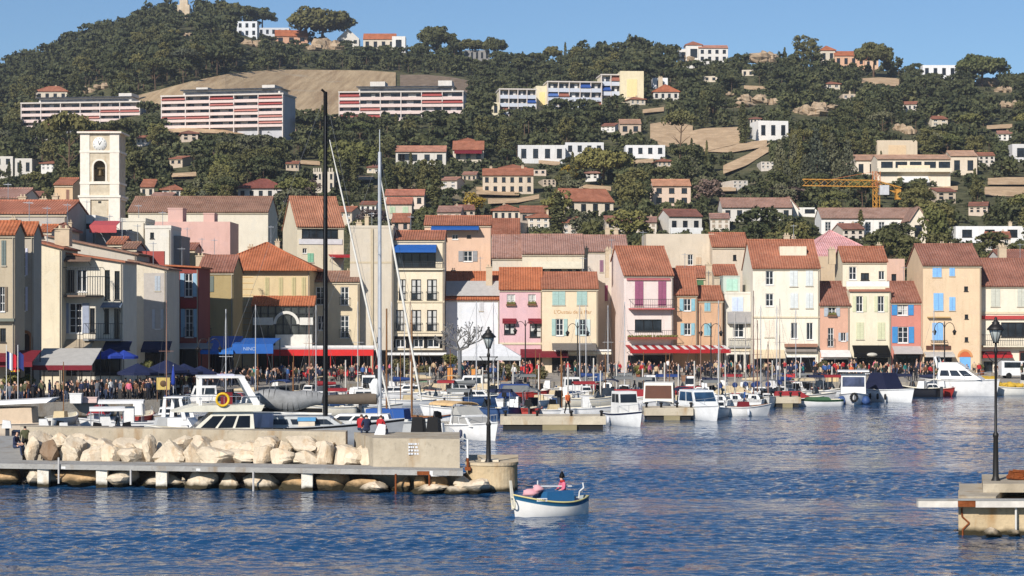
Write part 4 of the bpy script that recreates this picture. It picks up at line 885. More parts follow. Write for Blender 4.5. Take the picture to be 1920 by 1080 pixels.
# ------------------------------------------------------------------ tower crane
p = hill(1643, 408); Yc = p.y; k = Yc/F; YEL = flat((208,148,58), .6)
cr = empty('tower_crane', p, 0, 'yellow lattice tower crane with long jib standing on the right slope', 'crane')
def lattice(pts, wdt, mb, r=.09):
    a, b = Vector(pts[0]), Vector(pts[1]); d = (b-a); L = d.length; d.normalize(); u = d.orthogonal().normalized() if abs(d.z) > .9 else Vector((0,1,0)); v = d.cross(u)
    cs = [(u*i+v*j)*wdt/2 for i, j in ((1,1),(1,-1),(-1,-1),(-1,1))]; n = max(2, int(L/(wdt*1.1)))
    for c in cs: mb.tube(a+c, b+c, r, n=4)
    for s_ in range(n):
        for i in range(4):
            c0, c1_ = cs[i], cs[(i+1) % 4]; mb.tube(a+d*(L*s_/n)+c0, a+d*(L*(s_+1)/n)+c1_, r*.6, n=4, cap=False)
ztop = W(1643, 352, Yc).z-p.z
q = MB(); lattice(((0,0,-1),(0,0,ztop)), 9*k, q, .10); q.build('mast', YEL, cr)
jl = W(1505, 342, Yc)-p; q = MB(); lattice(((0,0,ztop+.9),(jl.x,0,jl.z)), 1.4, q, .085); q.build('jib', YEL, cr)
q = MB(); lattice(((0,0,ztop+.9),(45*k,0,ztop-.6)), 1.3, q, .085); q.box(36*k,-1.0,ztop-2.6,45*k,1.0,ztop-.4); q.build('counter_jib', YEL, cr)
q = MB(); q.box(.6,-1.2,ztop-1.6,2.6,1.2,ztop+.5); q.build('cab', flat((206,206,206), .5), cr)
q = MB(); lattice(((0,0,ztop),(0,0,ztop+3.6)), 1.2, q, .1); q.tube((0,0,ztop+3.6),(jl.x*.6,0,ztop+(jl.z-ztop)*.6+1.2),.05,n=4); q.build('tower_head', flat((196,120,70), .7), cr)
EXC.append((1500,335,1690,366,Yc)); EXC.append((1636,330,1652,410,Yc))

# ------------------------------------------------------------------ trees
def leafquads(cen, rad, n, size, rs, up=.25):
    """n leaf-clump faces on the surface of an ellipsoid blob"""
    d = rs.normal(size=(n, 3)); d[:,2] += up; d /= np.linalg.norm(d, axis=1)[:,None]
    c = np.array(cen)+d*np.array(rad)*rs.uniform(.72, 1.08, (n,1)); nr = d+rs.normal(size=(n,3))*.55; nr /= np.linalg.norm(nr, axis=1)[:,None]
    t = np.cross(nr, rs.normal(size=(n,3))); t /= np.linalg.norm(t, axis=1)[:,None]+1e-9; b = np.cross(nr, t)
    s = size*rs.uniform(.6, 1.25, (n,1)); s2 = s*rs.uniform(.5, 1.0, (n,1))
    return np.stack([c-t*s-b*s2*.3, c-b*s2+t*s*.1, c+t*s+b*s2*.2, c+b*s2-t*s*.15], 1).reshape(-1, 3)
def crown_pts(kind, seed, lod=1.0):
    """unit tree: height 1 m scaled later; returns quad corner array in metres for a tree of about the natural size"""
    rs = np.random.default_rng(seed); out = []; L = lambda n: max(5, int(n*lod)); sz = 1/math.sqrt(lod)
    if kind == 'bushy':
        H = 8.0; n = 24
        for i in range(n):
            a = rs.uniform(0, 6.28); z = rs.uniform(.28, .92); r = 3.1*math.sqrt(max(.04, 1-((z-.55)/.48)**2))*math.sqrt(rs.uniform(.1, 1)); br = rs.uniform(.9, 1.55)
            out.append(leafquads((r*math.cos(a), r*math.sin(a), z*H), (br, br, br*.8), L(52), .36*sz, rs))
    elif kind == 'pine':
        H = 10.0; n = 26
        for i in range(n):
            a = rs.uniform(0, 6.28); r = 4.2*math.sqrt(rs.uniform(.02, 1)); z = .80+.14*(1-(r/4.3)**2)+rs.uniform(-.06, .04); br = rs.uniform(.9, 1.5)
            out.append(leafquads((r*math.cos(a), r*math.sin(a), z*H), (br*1.15, br*1.15, br*.62), L(54), .34*sz, rs, .5))
    elif kind == 'umbrella':
        H = 10.0; n = 78
        for i in range(n):
            a = rs.uniform(0, 6.28); r = 6.0*math.sqrt(rs.uniform(.0, 1)); z = .46+.46*math.sqrt(max(0, 1-(r/6.3)**2))*rs.uniform(.05, 1.0); br = rs.uniform(.9, 1.5)
            out.append(leafquads((r*math.cos(a), r*math.sin(a), z*H), (br*1.1, br*1.1, br*.75), L(95), .40*sz, rs, .4))
    elif kind == 'tallpine':
        H = 12.0; n = 26
        for i in range(n):
            a = rs.uniform(0, 6.28); z = rs.uniform(.42, .95); r = 2.9*(1-abs(z-.68)/.42)**.6*math.sqrt(rs.uniform(.1, 1)) if abs(z-.68) < .4 else .3; br = rs.uniform(.8, 1.4)
            out.append(leafquads((r*math.cos(a), r*math.sin(a), z*H), (br*1.1, br*1.1, br*.65), L(48), .35*sz, rs))
    elif kind == 'cypress':
        H = 10.0; n = 26
        for i in range(n):
            z = (i+.5)/n; r = .95*math.sin(math.pi*min(1, z*.72+.14))**.8*(1-z*.45); a = rs.uniform(0, 6.28)
            out.append(leafquads((.25*r*math.cos(a), .25*r*math.sin(a), .4+z*H*.95), (r, r, .55), L(34), .24*sz, rs))
    elif kind == 'cone':
        H = 11.0; n = 44
        for i in range(n):
            z = (i+.5)/n; r = 3.0*(1-z)**.85+.15; a = i*2.4; rr_ = r*rs.uniform(.35, .8); br = .35+r*.34
            out.append(leafquads((rr_*math.cos(a), rr_*math.sin(a), 1.0+z*H*.9), (br*1.15, br*1.15, br*.55), L(34), .30*sz, rs, 0))
    elif kind == 'shrub':
        for i in range(7):
            a = rs.uniform(0, 6.28); r = rs.uniform(0, 1.3); br = rs.uniform(.6, 1.0)
            out.append(leafquads((r*math.cos(a), r*math.sin(a), rs.uniform(.5, 1.5)), (br, br, br*.8), L(34), .32*sz, rs))
    return np.concatenate(out)
def quadmesh(pts, name, mat):
    n = len(pts); me = bpy.data.meshes.new(name); me.vertices.add(n); me.vertices.foreach_set('co', pts.astype(np.float32).ravel())
    me.loops.add(n); me.loops.foreach_set('vertex_index', np.arange(n, dtype=np.int32)); me.polygons.add(n//4); me.polygons.foreach_set('loop_start', np.arange(0, n, 4, dtype=np.int32))
    me.update(calc_edges=True); me.validate(); me.materials.append(mat); return me
NAT = {'bushy': 8.9, 'pine': 10, 'umbrella': 10.4, 'tallpine': 12, 'cypress': 10.4, 'cone': 11, 'shrub': 2.3}
HW = {'bushy': 3.9, 'pine': 5.0, 'umbrella': 6.9, 'tallpine': 3.6, 'cypress': 1.1, 'cone': 3.3, 'shrub': 2}
def trunk_mesh(kind, seed):
    rr = random.Random(seed); q = MB(); th = {'bushy': 3.6, 'pine': 8.0, 'umbrella': 6.6, 'tallpine': 8, 'cypress': 4, 'cone': 8, 'shrub': .8}[kind]; r0 = {'umbrella': .42, 'shrub': .08, 'cypress': .14}.get(kind, .24)
    p = Vector((0,0,-1.5)); d = Vector((rr.uniform(-.08,.08), rr.uniform(-.08,.08), 1)); n = 4; pts = [p]
    for i in range(n): d += Vector((rr.uniform(-.09,.09), rr.uniform(-.09,.09), 0)); p = p+d*(th+1.5)/n; pts.append(p.copy())
    for i in range(n): q.tube(pts[i], pts[i+1], r0*(1-.13*i), r0*(1-.13*(i+1)), 7, cap=False)
    if kind not in ('cypress', 'cone', 'shrub'):
        for j in range(7):
            a = rr.uniform(0, 6.28); b = pts[2+j % 2]*1.0 if kind != 'umbrella' else pts[3]; L = {'umbrella': 4.6, 'pine': 3.2}.get(kind, 2.4)*rr.uniform(.7,1)
            m = b+Vector((math.cos(a)*L*.5, math.sin(a)*L*.5, 1.0)); e = b+Vector((math.cos(a)*L, math.sin(a)*L, rr.uniform(1.2,2.4)))
            q.tube(b, m, r0*.42, r0*.3, 5, cap=False); q.tube(m, e, r0*.3, r0*.1, 5, cap=False)
    me = q.mesh('trunk'); me.materials.append(BARK); return me
TM = {}
def tree_meshes(kind, var, mat):
    key = (kind, var, mat.name)
    if key not in TM: TM[key] = (quadmesh(crown_pts(kind, 100+var*13+len(kind)), 'crown', mat), trunk_mesh(kind, var))
    return TM[key]
def tree(name, label, group, kind, p, s, var=0, mat=None, rz=0, sx=1.0, cat='tree'):
    cm, tm = tree_meshes(kind, var, mat or LEAF1); r = empty(name, p, rz, label, cat, group); r.scale = (s*sx, s*sx, s)
    c = bpy.data.objects.new('crown', cm); link(c, r); tr = bpy.data.objects.new('trunk', tm); link(tr, r); return r
TREES = []  # occupied spots
def special(name, label, kind, px_, top, base, wpx=None, mat=None, var=0, Y=None, group=None, rz=0):
    Y = Y or hillY(px_, base); k = Y/F; s = (base-top)*k/NAT[kind]; sx = 1.0 if wpx is None else (wpx*k/2/HW[kind])/s
    p = W(px_, base, Y); TREES.append((p.x, p.y, 4)); return tree(name, label, group, kind, p, s, var, mat, rz, sx)
special('stone_pine', 'big dark double crowned pine on the hilltop left of the white gabled house', 'umbrella', 603, 6, 86, 122, LEAF1, 0)
special('stone_pine', 'umbrella pine leaning over the grey white house near the summit', 'umbrella', 492, 11, 56, 58, LEAF1, 1)
special('stone_pine', 'dark pine left of the umbrella pine near the summit', 'umbrella', 430, 0, 50, 70, LEAF1, 2)
special('stone_pine', 'flat topped hilltop pine right of the white cube house', 'umbrella', 820, 45, 108, 80, LEAF1, 1)
special('stone_pine', 'low spreading pine on the ridge behind the dark glass villa', 'umbrella', 885, 70, 108, 60, LEAF1, 2)
special('stone_pine', 'round headed pine above the dark glass villa', 'umbrella', 928, 65, 112, 46, LEAF1, 0)
special('stone_pine', 'small round pine beside the ridge cypress', 'umbrella', 1037, 84, 122, 40, LEAF1, 1)
special('cypress', 'thin dark cypress standing alone on the ridge', 'cypress', 1060, 78, 122, 9, LEAF1, 0)
special('stone_pine', 'tall umbrella pine rising behind the orange ridge villa', 'umbrella', 1638, 73, 142, 74, LEAF1, 2)
special('stone_pine', 'large round umbrella pine against the sky on the right ridge', 'umbrella', 1840, 96, 162, 100, LEAF2, 0)
special('stone_pine', 'umbrella pine cut by the right edge of the ridge', 'umbrella', 1905, 137, 182, 60, LEAF1, 1)
special('pine_tree', 'dark twin pine between the white and orange ridge villas', 'tallpine', 1503, 66, 130, 40, LEAF1, 0)
special('pine_tree', 'slim dark pine left of the orange ridge villa', 'tallpine', 1525, 70, 128, 34, LEAF1, 1)
special('pine_tree', 'big spreading pine with pale trunk left of the bell tower', 'pine', 130, 214, 352, 105, LEAF1, 1)
special('stone_pine', 'flat spreading pine on the middle slope right of the black mast', 'umbrella', 655, 255, 345, 115, LEAF2, 2)
special('stone_pine', 'wide green pine below the white modern villa', 'umbrella', 1130, 270, 345, 110, LEAF2, 0)
special('stone_pine', 'broad pine standing before the beige terraces', 'pine', 1275, 210, 300, 70, LEAF1, 2)
for i, (px_, top, bs, wp, lb) in enumerate(((665,276,358,20,'tall cypress on the slope right of the black mast'),(770,284,352,16,'cypress in front of the long white villa'),(818,312,400,34,'bushy dark cypress above the peach house'),(434,374,432,30,'dark cypress between the pink wall and the long roof'),(1614,392,446,18,'slim cypress in front of the long school building'),(1046,360,442,40,'wide dark cedar left of the cream gabled house'),(38,300,334,10,'left cypress beside the white house near the tower'),(17,302,334,12,'cypress at the left edge before the white villa'),(1297,258,322,12,'cypress below the beige terraces'),(1325,262,322,10,'second small cypress below the beige terraces'),(1500,235,345,18,'tall thin conifer on the right slope'),(1652,282,330,10,'cypress beside the colonnaded villa'),(1393,190,270,24,'dark cypress rising beside the bare terraces'))):
    special('cypress', lb, 'cypress', px_, top, bs, wp, LEAF1, i % 2)
for i, (px_, top, bs, wp) in enumerate(((1462,262,345,44),(1490,252,342,46),(1530,240,352,56),(1560,250,350,50),(1590,262,352,44),(1510,290,372,50),(1475,300,368,40),(1575,300,368,44))):
    special('conifer', 'dark conical conifer in the stand left of the colonnaded villa', 'cone', px_, top, bs, wp, LEAF3, i % 2, group='conifers on the right slope')
for px_, top, bs, wp, Y, lb, m_ in ((1425,380,470,100,None,'broad round dark tree left of the school building',LEAF1),(1490,396,470,90,None,'round dark tree touching the pink pyramid roof',LEAF1),(1680,412,478,84,None,'round dark tree behind the pale yellow house chimneys',LEAF1),(1750,380,470,60,None,'tall leafy tree right of the cream school gable',LEAF2),(1180,385,460,90,None,'wide green tree left of the white balcony house',LEAF2),(1100,390,452,70,None,'olive green bushes above the rose roofs',LEAF3),(890,356,402,46,None,'yellowing tree above the peach house',LEAF4),(1068,306,342,36,None,'yellow autumn tree below the modern villa',LEAF4),(1520,318,362,40,None,'yellow leaved tree above the crane jib',LEAF4),(100,345,400,50,None,'dark bushy tree beside the orange walled house',LEAF1),(795,385,432,40,None,'round green tree beside the pink roofed house',LEAF2),(1860,430,480,70,None,'dark tree before the long low white house',LEAF1),(1330,330,385,60,None,'bare grey violet winter tree above the white balcony house',LEAF5),(1470,346,385,90,None,'wide bare violet winter tree above the broad dark tree',LEAF5),(700,385,440,70,None,'brown twiggy winter tree behind the blank beige building',LEAF5),(570,330,400,70,None,'brownish bare tree behind the glazed loggia house',LEAF5)):
    special('leafy_tree', lb, 'bushy', px_, top, bs, wp, m_, int(px_) % 3, Y)
# woodland scatter
SKY = np.array([(-200,380),(0,345),(130,365),(240,372),(640,400),(740,428),(900,408),(1000,436),(1250,430),(1400,440),(1600,440),(1700,455),(1920,470),(2200,470)], float)
cand = []; rs = np.random.default_rng(11); Y = 300.0
while Y < 1130:
    st = 5.0+Y*.0022; wx = Y*.30
    for X in np.arange(-wx, wx, st):
        x, y = X+rs.uniform(-.45,.45)*st, Y+rs.uniform(-.45,.45)*st; px_ = 960+F*x/y; Yr = float(ridge(px_)[1])
        if y > Yr+18: continue
        z = float(ground(x, y)); base = HY-(z-CH)/y*F
        left = (px_ < 470 and y > 640) or (1080 < px_ < 1280 and y > 780)
        rnd = rs.random(); kind = ('pine' if rnd < .45 else 'tallpine') if left else ('bushy' if rnd < .52 else 'pine' if rnd < .76 else 'tallpine' if rnd < .86 else 'cone' if rnd < .90 else 'cypress' if rnd < .975 else 'shrub')
        s = rs.uniform(.5, 1.12)*(1.0 if left else .84); k = F/y
        if y > Yr-25 and not left: s *= .8
        top = base-NAT[kind]*s*k; hw = HW[kind]*s*k
        if top > float(np.interp(px_, SKY[:,0], SKY[:,1]))+12: continue
        bad = False
        for (a, b, c, d, Ye) in EXC:
            if a-hw*.45 < px_ < c+hw*.45 and y < Ye+7 and top < d-.32*(d-b) and base > b:
                bad = True; break
        if not bad:
            for tx, ty, tr in TREES:
                if abs(tx-x) < tr and abs(ty-y) < tr: bad = True; break
        if bad: continue
        cand.append((NAT[kind]*s*k*(1 if -40 < px_ < 1960 else .2), x, y, z, kind, s, px_, base))
    Y += st
cand.sort(key=lambda c: -c[0])
ZN = [('pine', 'pine'), ]
def lab(kind, px_, base):
    side = 'left' if px_ < 640 else 'middle' if px_ < 1250 else 'right'
    kn = {'bushy': 'bushy green tree', 'pine': 'spreading pine', 'tallpine': 'tall narrow pine', 'cone': 'conical conifer', 'cypress': 'slim cypress', 'shrub': 'low shrub'}[kind]
    return f'{kn} in the woods on the {side} part of the hillside', f'{kn}s on the {side} hillside'
NI = 290
for i, (sz_, x, y, z, kind, s, px_, base) in enumerate(cand[:NI]):
    l_, g_ = lab(kind, px_, base); m_ = LEAF1 if kind in ('tallpine', 'cypress', 'cone') else (LEAF1, LEAF2, LEAF3, LEAF1)[i % 4]
    tree({'bushy':'leafy_tree','pine':'pine_tree','tallpine':'pine_tree','cone':'conifer','cypress':'cypress','shrub':'shrub'}[kind], l_, g_, kind, (x, y, z-.3), s, i % 3, m_, rs.uniform(0, 6.28))
LOD = {k: [crown_pts(k, 500+j, .16) for j in range(3)] for k in NAT}
acc = {0: [], 1: []}; tmb = MB()
for i, (sz_, x, y, z, kind, s, px_, base) in enumerate(cand[NI:]):
    pts = LOD[kind][i % 3]; a = rs.uniform(0, 6.28); c_, s_ = math.cos(a), math.sin(a); q = pts*s
    q = np.stack([q[:,0]*c_-q[:,1]*s_+x, q[:,0]*s_+q[:,1]*c_+y, q[:,2]+z-.3], 1); acc[1 if kind == 'bushy' and i % 2 else 0].append(q)
    if kind in ('pine', 'tallpine'): tmb.tube((x, y, z-1), (x+rs.uniform(-.4,.4), y, z+7*s), .24*s, .15*s, 4, cap=False)
# low scrub filling the clearings
sh = []; Y = 320.0; SHR = [crown_pts('shrub', 900+j, .3) for j in range(4)]
while Y < 1000:
    wx = Y*.29
    for X in np.arange(-wx, wx, 4.2+Y*.002):
        x, y = X+rs.uniform(-2,2), Y+rs.uniform(-2,2); px_ = 960+F*x/y
        if y > float(ridge(px_)[1])+6 or rs.random() < .18: continue
        z = float(ground(x, y)); k = F/y; base = HY-(z-CH)/y*F; s = rs.uniform(.45, 1.15); top = base-NAT['shrub']*s*k; hw = 1.6*s*k
        if top > float(np.interp(px_, SKY[:,0], SKY[:,1]))+6: continue
        if any(a-hw < px_ < c+hw and y < Ye+3 and top < d-.22*(d-b) and base > b for (a, b, c, d, Ye) in EXC): continue
        a = rs.uniform(0, 6.28); c_, s_ = math.cos(a), math.sin(a); q = SHR[len(sh) % 4]*s; sh.append(np.stack([q[:,0]*c_-q[:,1]*s_+x, q[:,0]*s_+q[:,1]*c_+y, q[:,2]+z-.2], 1))
    Y += 4.4+Y*.002
SCRUB = leafm('scrub_foliage', (.052, .062, .026), (.135, .128, .062), False, .5)
tag(link(bpy.data.objects.new('scrub', quadmesh(np.concatenate(sh), 'scrub', SCRUB))), 'low olive green scrub filling the clearings of the hillside', 'scrub', None, 'stuff'); print('SHRUBS', len(sh))
FOR1 = leafm('woodland_foliage', (.050, .059, .024), (.124, .120, .050), False, .35); FOR2 = leafm('woodland_light_foliage', (.072, .082, .032), (.165, .156, .062), False, .35)
for j, m_ in ((0, FOR1), (1, FOR2)):
    if acc[j]: tag(link(bpy.data.objects.new('woodland', quadmesh(np.concatenate(acc[j]), 'woodland', m_))), ('dense dark green woodland covering the hillside', 'lighter green leafy woodland patches on the hillside')[j], 'woodland', None, 'stuff')
tag(tmb.build('woodland_trunks', BARK), 'grey trunks of the pines in the hillside woodland', 'tree trunks', None, 'stuff')
print('TREES', len(cand))
# ------------------------------------------------------------------ left pier
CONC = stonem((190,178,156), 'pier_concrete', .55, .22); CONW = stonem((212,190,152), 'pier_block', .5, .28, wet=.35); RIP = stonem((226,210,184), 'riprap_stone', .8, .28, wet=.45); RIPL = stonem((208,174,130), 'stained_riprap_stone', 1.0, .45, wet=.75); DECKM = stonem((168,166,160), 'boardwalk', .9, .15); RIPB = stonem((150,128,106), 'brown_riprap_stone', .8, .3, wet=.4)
RUST = stonem((150,84,44), 'rusty_steel', 2, .5)
fy = lambda px: np.interp(px, [-200, 0, 870], [104.6, 103.2, 98.6])
xs = list(range(-160, 880, 40)); xs[-1] = 868
c0 = Vector((WX(350,101),101,0)); q = MB()
for a, b in zip(xs, xs[1:]):
    Ya, Yb_ = fy(a), fy(b); p = [(WX(a,Ya),Ya),(WX(b,Yb_),Yb_),(WX(b,Yb_+2.6),Yb_+2.6),(WX(a,Ya+2.6),Ya+2.6)]
    q.hexa([(x-c0.x,y-c0.y,.90) for x, y in p], [(x-c0.x,y-c0.y,1.15) for x, y in p])
bw = q.build('boardwalk', DECKM, None, c0); tag(bw, 'long grey boardwalk on white posts running along the foot of the pier', 'boardwalk')
for x in (70, 180, 292, 565):
    Y = float(fy(x+5))+.12; q = MB(); w = 21*Y/F; X = WX(x, Y)-c0.x; yy = Y-c0.y; q.box(X-w*.0,yy,-1.2,X+w,yy+w,.897); q.build('post', stonem((238,232,216), 'white_post', 1.2, .12, wet=.3), bw)
for x, w_ in ((115,20),(368,22)):
    Y = float(fy(x))-.01; q = MB(); q.box(WX(x,Y)-c0.x,Y-c0.y-.03,.93,WX(x+w_,Y)-c0.x,Y-c0.y-.002,1.05); q.build('white_plate', WHITE, bw)
for x in (110, 245, 475, 742, 805):
    Y = float(fy(x))-.1; q = MB(); q.tube((WX(x,Y)-c0.x,Y-c0.y,.2 if x < 300 else -.6),(WX(x,Y)-c0.x,Y-c0.y,1.5 if x < 200 else .95),.05,n=6); q.build('mooring_pole', RUST if x > 700 else flat((200,196,190), .7), bw)
Y = float(fy(800))-.01; q = MB(); q.box(WX(782,Y)-c0.x,Y-c0.y-.03,.92,WX(805,Y)-c0.x,Y-c0.y-.002,1.10); q.build('rust_plate', RUST, bw)
q = MB(); q.box(WX(806,Y)-c0.x,Y-c0.y-.05,.86,WX(838,Y)-c0.x,Y-c0.y-.002,1.12); q.build('white_plate', WHITE, bw)
# ramp and body of the pier
def pierbox(name, label, pts, z0, z1s, mat, cat):
    c = Vector((sum(p[0] for p in pts)/4, sum(p[1] for p in pts)/4, 0)); q = MB(); q.hexa([(x-c.x,y-c.y,z0) for x, y in pts], [(x-c.x,y-c.y,z) for (x, y), z in zip(pts, z1s)])
    return tag(q.build(name, mat, None, c), label, cat)
pierbox('pier_ramp', 'grey sloping slipway surface at the left end of the pier', [(WX(-190,106.9),106.9),(WX(42,105.9),105.9),(WX(42,118),118),(WX(-190,118),118)], -1, (1.14,1.14,1.62,1.62), DECKM, 'ramp')
wl = [(WX(38,109.2),109.2),(WX(648,104.6),104.6),(WX(652,106),106),(WX(38,110.6),110.6)]
pw = pierbox('pier_wall', 'long low concrete wall behind the upper pale boulders', wl, -1, (2.66,)*4, CONC, 'wall')
pierbox('pier_core', 'concrete walkway of the pier behind the low wall', [(WX(38,110.65),110.65),(WX(662,106.1),106.1),(WX(662,110.6),110.6),(WX(38,116),116)], -2, (1.6,)*4, CONC, 'pier')
pb = pierbox('pier_head_block', 'pale concrete block at the head of the pier with a faded white painted notice', [(WX(700,101.2),101.2),(WX(862,100.4),100.4),(WX(862,106),106),(WX(664,106),106)], -1, (2.56,)*4, CONC, 'concrete block')
pbl = pb.location; q = MB(); rr = random.Random(4)
for j in range(4):
    x = WX(766,100.9)-pbl.x; zz = 2.25-j*.16
    while x < WX(788,100.9)-pbl.x: wv = rr.uniform(.05,.13); q.box(x,100.78-pbl.y,zz,x+wv,100.86-pbl.y,zz+.09); x += wv+rr.uniform(.02,.06)
q.build('painted_notice', flat((226,228,232), .8), pb)
# boulders
def boulder(px_, py_, wpx, hpx, Y, seed, mat=RIP, label=None, group=None):
    k = Y/F; p = W(px_, py_, Y); q = MB(); rr = random.Random(seed); rx, rz, ry = wpx*k/2, hpx*k/2, wpx*k*.42
    vs = []
    # faceted block: a cube cut by random planes, as a convex lump
    pl = [(Vector((rr.gauss(0,1), rr.gauss(0,1)*.8, rr.gauss(0,.9))).normalized(), rr.uniform(.52,.90)) for _ in range(14)]
    n, m = 13, 22
    for i in range(n+1):
        th = math.pi*i/n
        for j in range(m):
            f = 2*math.pi*j/m+(i % 2)*.14; d = Vector((math.sin(th)*math.cos(f), math.sin(th)*math.sin(f), math.cos(th))); r = 1.15
            for nn, dd in pl:
                c = d.dot(nn)
                if c > .05: r = min(r, dd/c)
            r *= rr.uniform(.985, 1.015); vs.append((d.x*r*rx, d.y*r*ry, d.z*r*rz))
    q.add(vs, [(i*m+j, (i+1)*m+j, (i+1)*m+(j+1) % m, i*m+(j+1) % m) for i in range(n) for j in range(m)], 0, False)
    o = q.build('boulder', mat, None, p); o.rotation_euler = (0, rr.uniform(-.2,.2), rr.uniform(-.3,.3))
    return tag(o, label or 'pale limestone boulder in the upper row against the pier wall', 'boulder', group or 'boulders piled against the pier wall')
rr = random.Random(21); x = 40
boulder(94, 845, 46, 44, 105.4, 3, RIPB, 'brown square boulder near the left end of the pier boulders', 'boulders piled against the pier wall')
while x < 700:
    w = rr.uniform(28, 70); yb = np.interp(x, [0, 700], [866, 878]); hh = rr.uniform(34, 56)
    if not 66 < x+w/2 < 118: boulder(x+w/2, yb-hh*.36, w*1.14, hh*1.15, float(fy(x))+2.9+rr.uniform(0,.5), int(x)*3+1)
    x += w*.76
x = 48
while x < 690:
    w = rr.uniform(30, 72); yb = np.interp(x, [0, 700], [832, 850])+rr.uniform(-8, 6); boulder(x+w/2, yb, w*1.2, rr.uniform(34, 52), float(fy(x))+4.3+rr.uniform(0,.4), int(x)*5+2); x += w*.68
boulder(716, 852, 62, 72, 103.2, 777)
x = -40
while x < 872:
    w = rr.uniform(34, 104); yb = np.interp(x, [0, 870], [902, 921]); hh = rr.uniform(36, 52)
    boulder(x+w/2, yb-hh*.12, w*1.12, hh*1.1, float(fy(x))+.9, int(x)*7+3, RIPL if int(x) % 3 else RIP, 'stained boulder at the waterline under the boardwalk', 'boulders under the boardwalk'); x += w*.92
x = -20
while x < 860:
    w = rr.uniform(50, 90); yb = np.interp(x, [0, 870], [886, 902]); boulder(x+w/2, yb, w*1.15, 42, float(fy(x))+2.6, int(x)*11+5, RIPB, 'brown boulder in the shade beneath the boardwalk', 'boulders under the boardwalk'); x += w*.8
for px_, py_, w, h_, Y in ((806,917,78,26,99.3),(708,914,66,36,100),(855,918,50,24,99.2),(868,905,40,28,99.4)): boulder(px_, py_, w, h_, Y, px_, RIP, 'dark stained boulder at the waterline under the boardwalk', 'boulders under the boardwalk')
# round stone end of the pier
e = empty('pier_end', (WX(922,101), 101, 0), 0, 'rounded ochre stone pier end with a lamp post on top', 'pier end'); q = MB(); r = 48*101/F*1.0; pr = []
n = 20; ou = [(r*math.cos(math.pi+math.pi*i/n)*1.0, r*.9*math.sin(math.pi+math.pi*i/n)) for i in range(n+1)]+[(r, 4.5), (-r, 4.5)]
k = len(ou); vs = [(x_*1.03, y_*1.03, -1) for x_, y_ in ou]+[(x_, y_, 1.28) for x_, y_ in ou]
q.add(vs, [tuple(range(k, 2*k))]+[(i, (i+1) % k, k+(i+1) % k, k+i) for i in range(k)]); q.build('wall', CONW, e)
q = MB(); vs = [(x_*1.04, y_*1.04, 1.284) for x_, y_ in ou]+[(x_*1.04, y_*1.04, 1.42) for x_, y_ in ou]; q.add(vs, [tuple(range(k, 2*k))]+[(i, (i+1) % k, k+(i+1) % k, k+i) for i in range(k)]); q.build('coping', stonem((214,196,164), 'coping_stone', .8, .2), e)
q = MB(); q.box(-.52,-.3,1.423,.34,.5,1.52); q.build('plinth', flat((222,210,186), .8), e)
Y = 100.2; e = empty('railing', (WX(877,Y), Y, 1.15), 0, 'white railing post with rusty foot at the end of the pier', 'railing'); q = MB(); q.tube((0,0,.5),(0,0,1.42),.055,n=8); q.build('post', WHITE, e); q = MB(); q.tube((0,0,0),(0,0,.5),.065,n=8); q.box(-.14,-.14,-.1,.14,.14,.06); q.build('foot', RUST, e)
for zz in (1.36, .8):
    q = MB(); q.tube((0,0,zz),(-.36,2.5,zz),.028,n=6); q.build('rail', WHITE, e)

# ------------------------------------------------------------------ lamp posts on the piers
IRONK = flat((46,44,42), .5, metal=.4); LGL = flat((190,196,190), .15, .05, .5, name='lantern_glass')
def lamp(label, px_, py_base, Y, py_top):
    p = W(px_, py_base, Y); H = CH-(py_top-HY)/F*Y-p.z; r = empty('street_lamp', p, 0, label, 'street lamp')
    q = MB(); q.lathe([(.20,-.15),(.20,.12),(.15,.2),(.125,.3),(.10,1.9),(.125,1.95),(.125,2.02),(.062,2.12),(.05,H-1.5),(.085,H-1.46),(.085,H-1.38),(.05,H-1.3),(.045,H-1.06)], 12); q.build('pole', IRONK, r)
    q = MB(); q.tube((-.42,0,H-1.5),(.42,0,H-1.5),.02,n=6)
    for s in (-1, 1): q.path([(s*.05,0,H-1.9),(s*.25,0,H-1.75),(s*.38,0,H-1.52)], .018, 5); q.lathe([(.01,-.05),(.04,0),(.01,.05)], 8, (s*.42,0,H-1.5))
    q.build('crossbar', IRONK, r)
    q = MB(); q.lathe([(.10,H-1.06),(.27,H-.56),(.27,H-.54)], 8); q.build('lantern_glass', LGL, r)
    q = MB()
    for i in range(8): a = math.pi*i/4; q.tube((.10*math.cos(a),.10*math.sin(a),H-1.07),(.275*math.cos(a),.275*math.sin(a),H-.54),.014,n=4)
    q.lathe([(.13,H-1.09),(.13,H-1.04),(.1,H-1.04)], 8); q.lathe([(.36,H-.55),(.37,H-.5),(.24,H-.36),(.15,H-.28),(.17,H-.24),(.08,H-.16),(.05,H-.1),(.07,H-.05),(.01,H)], 10); q.build('lantern_frame', IRONK, r); return r
lamp('tall black lantern street lamp on the rounded left pier end', 916, 871, 100.6, 612)
lamp('tall black lantern street lamp on the right pier', 1867, 906, 84.6, 594)

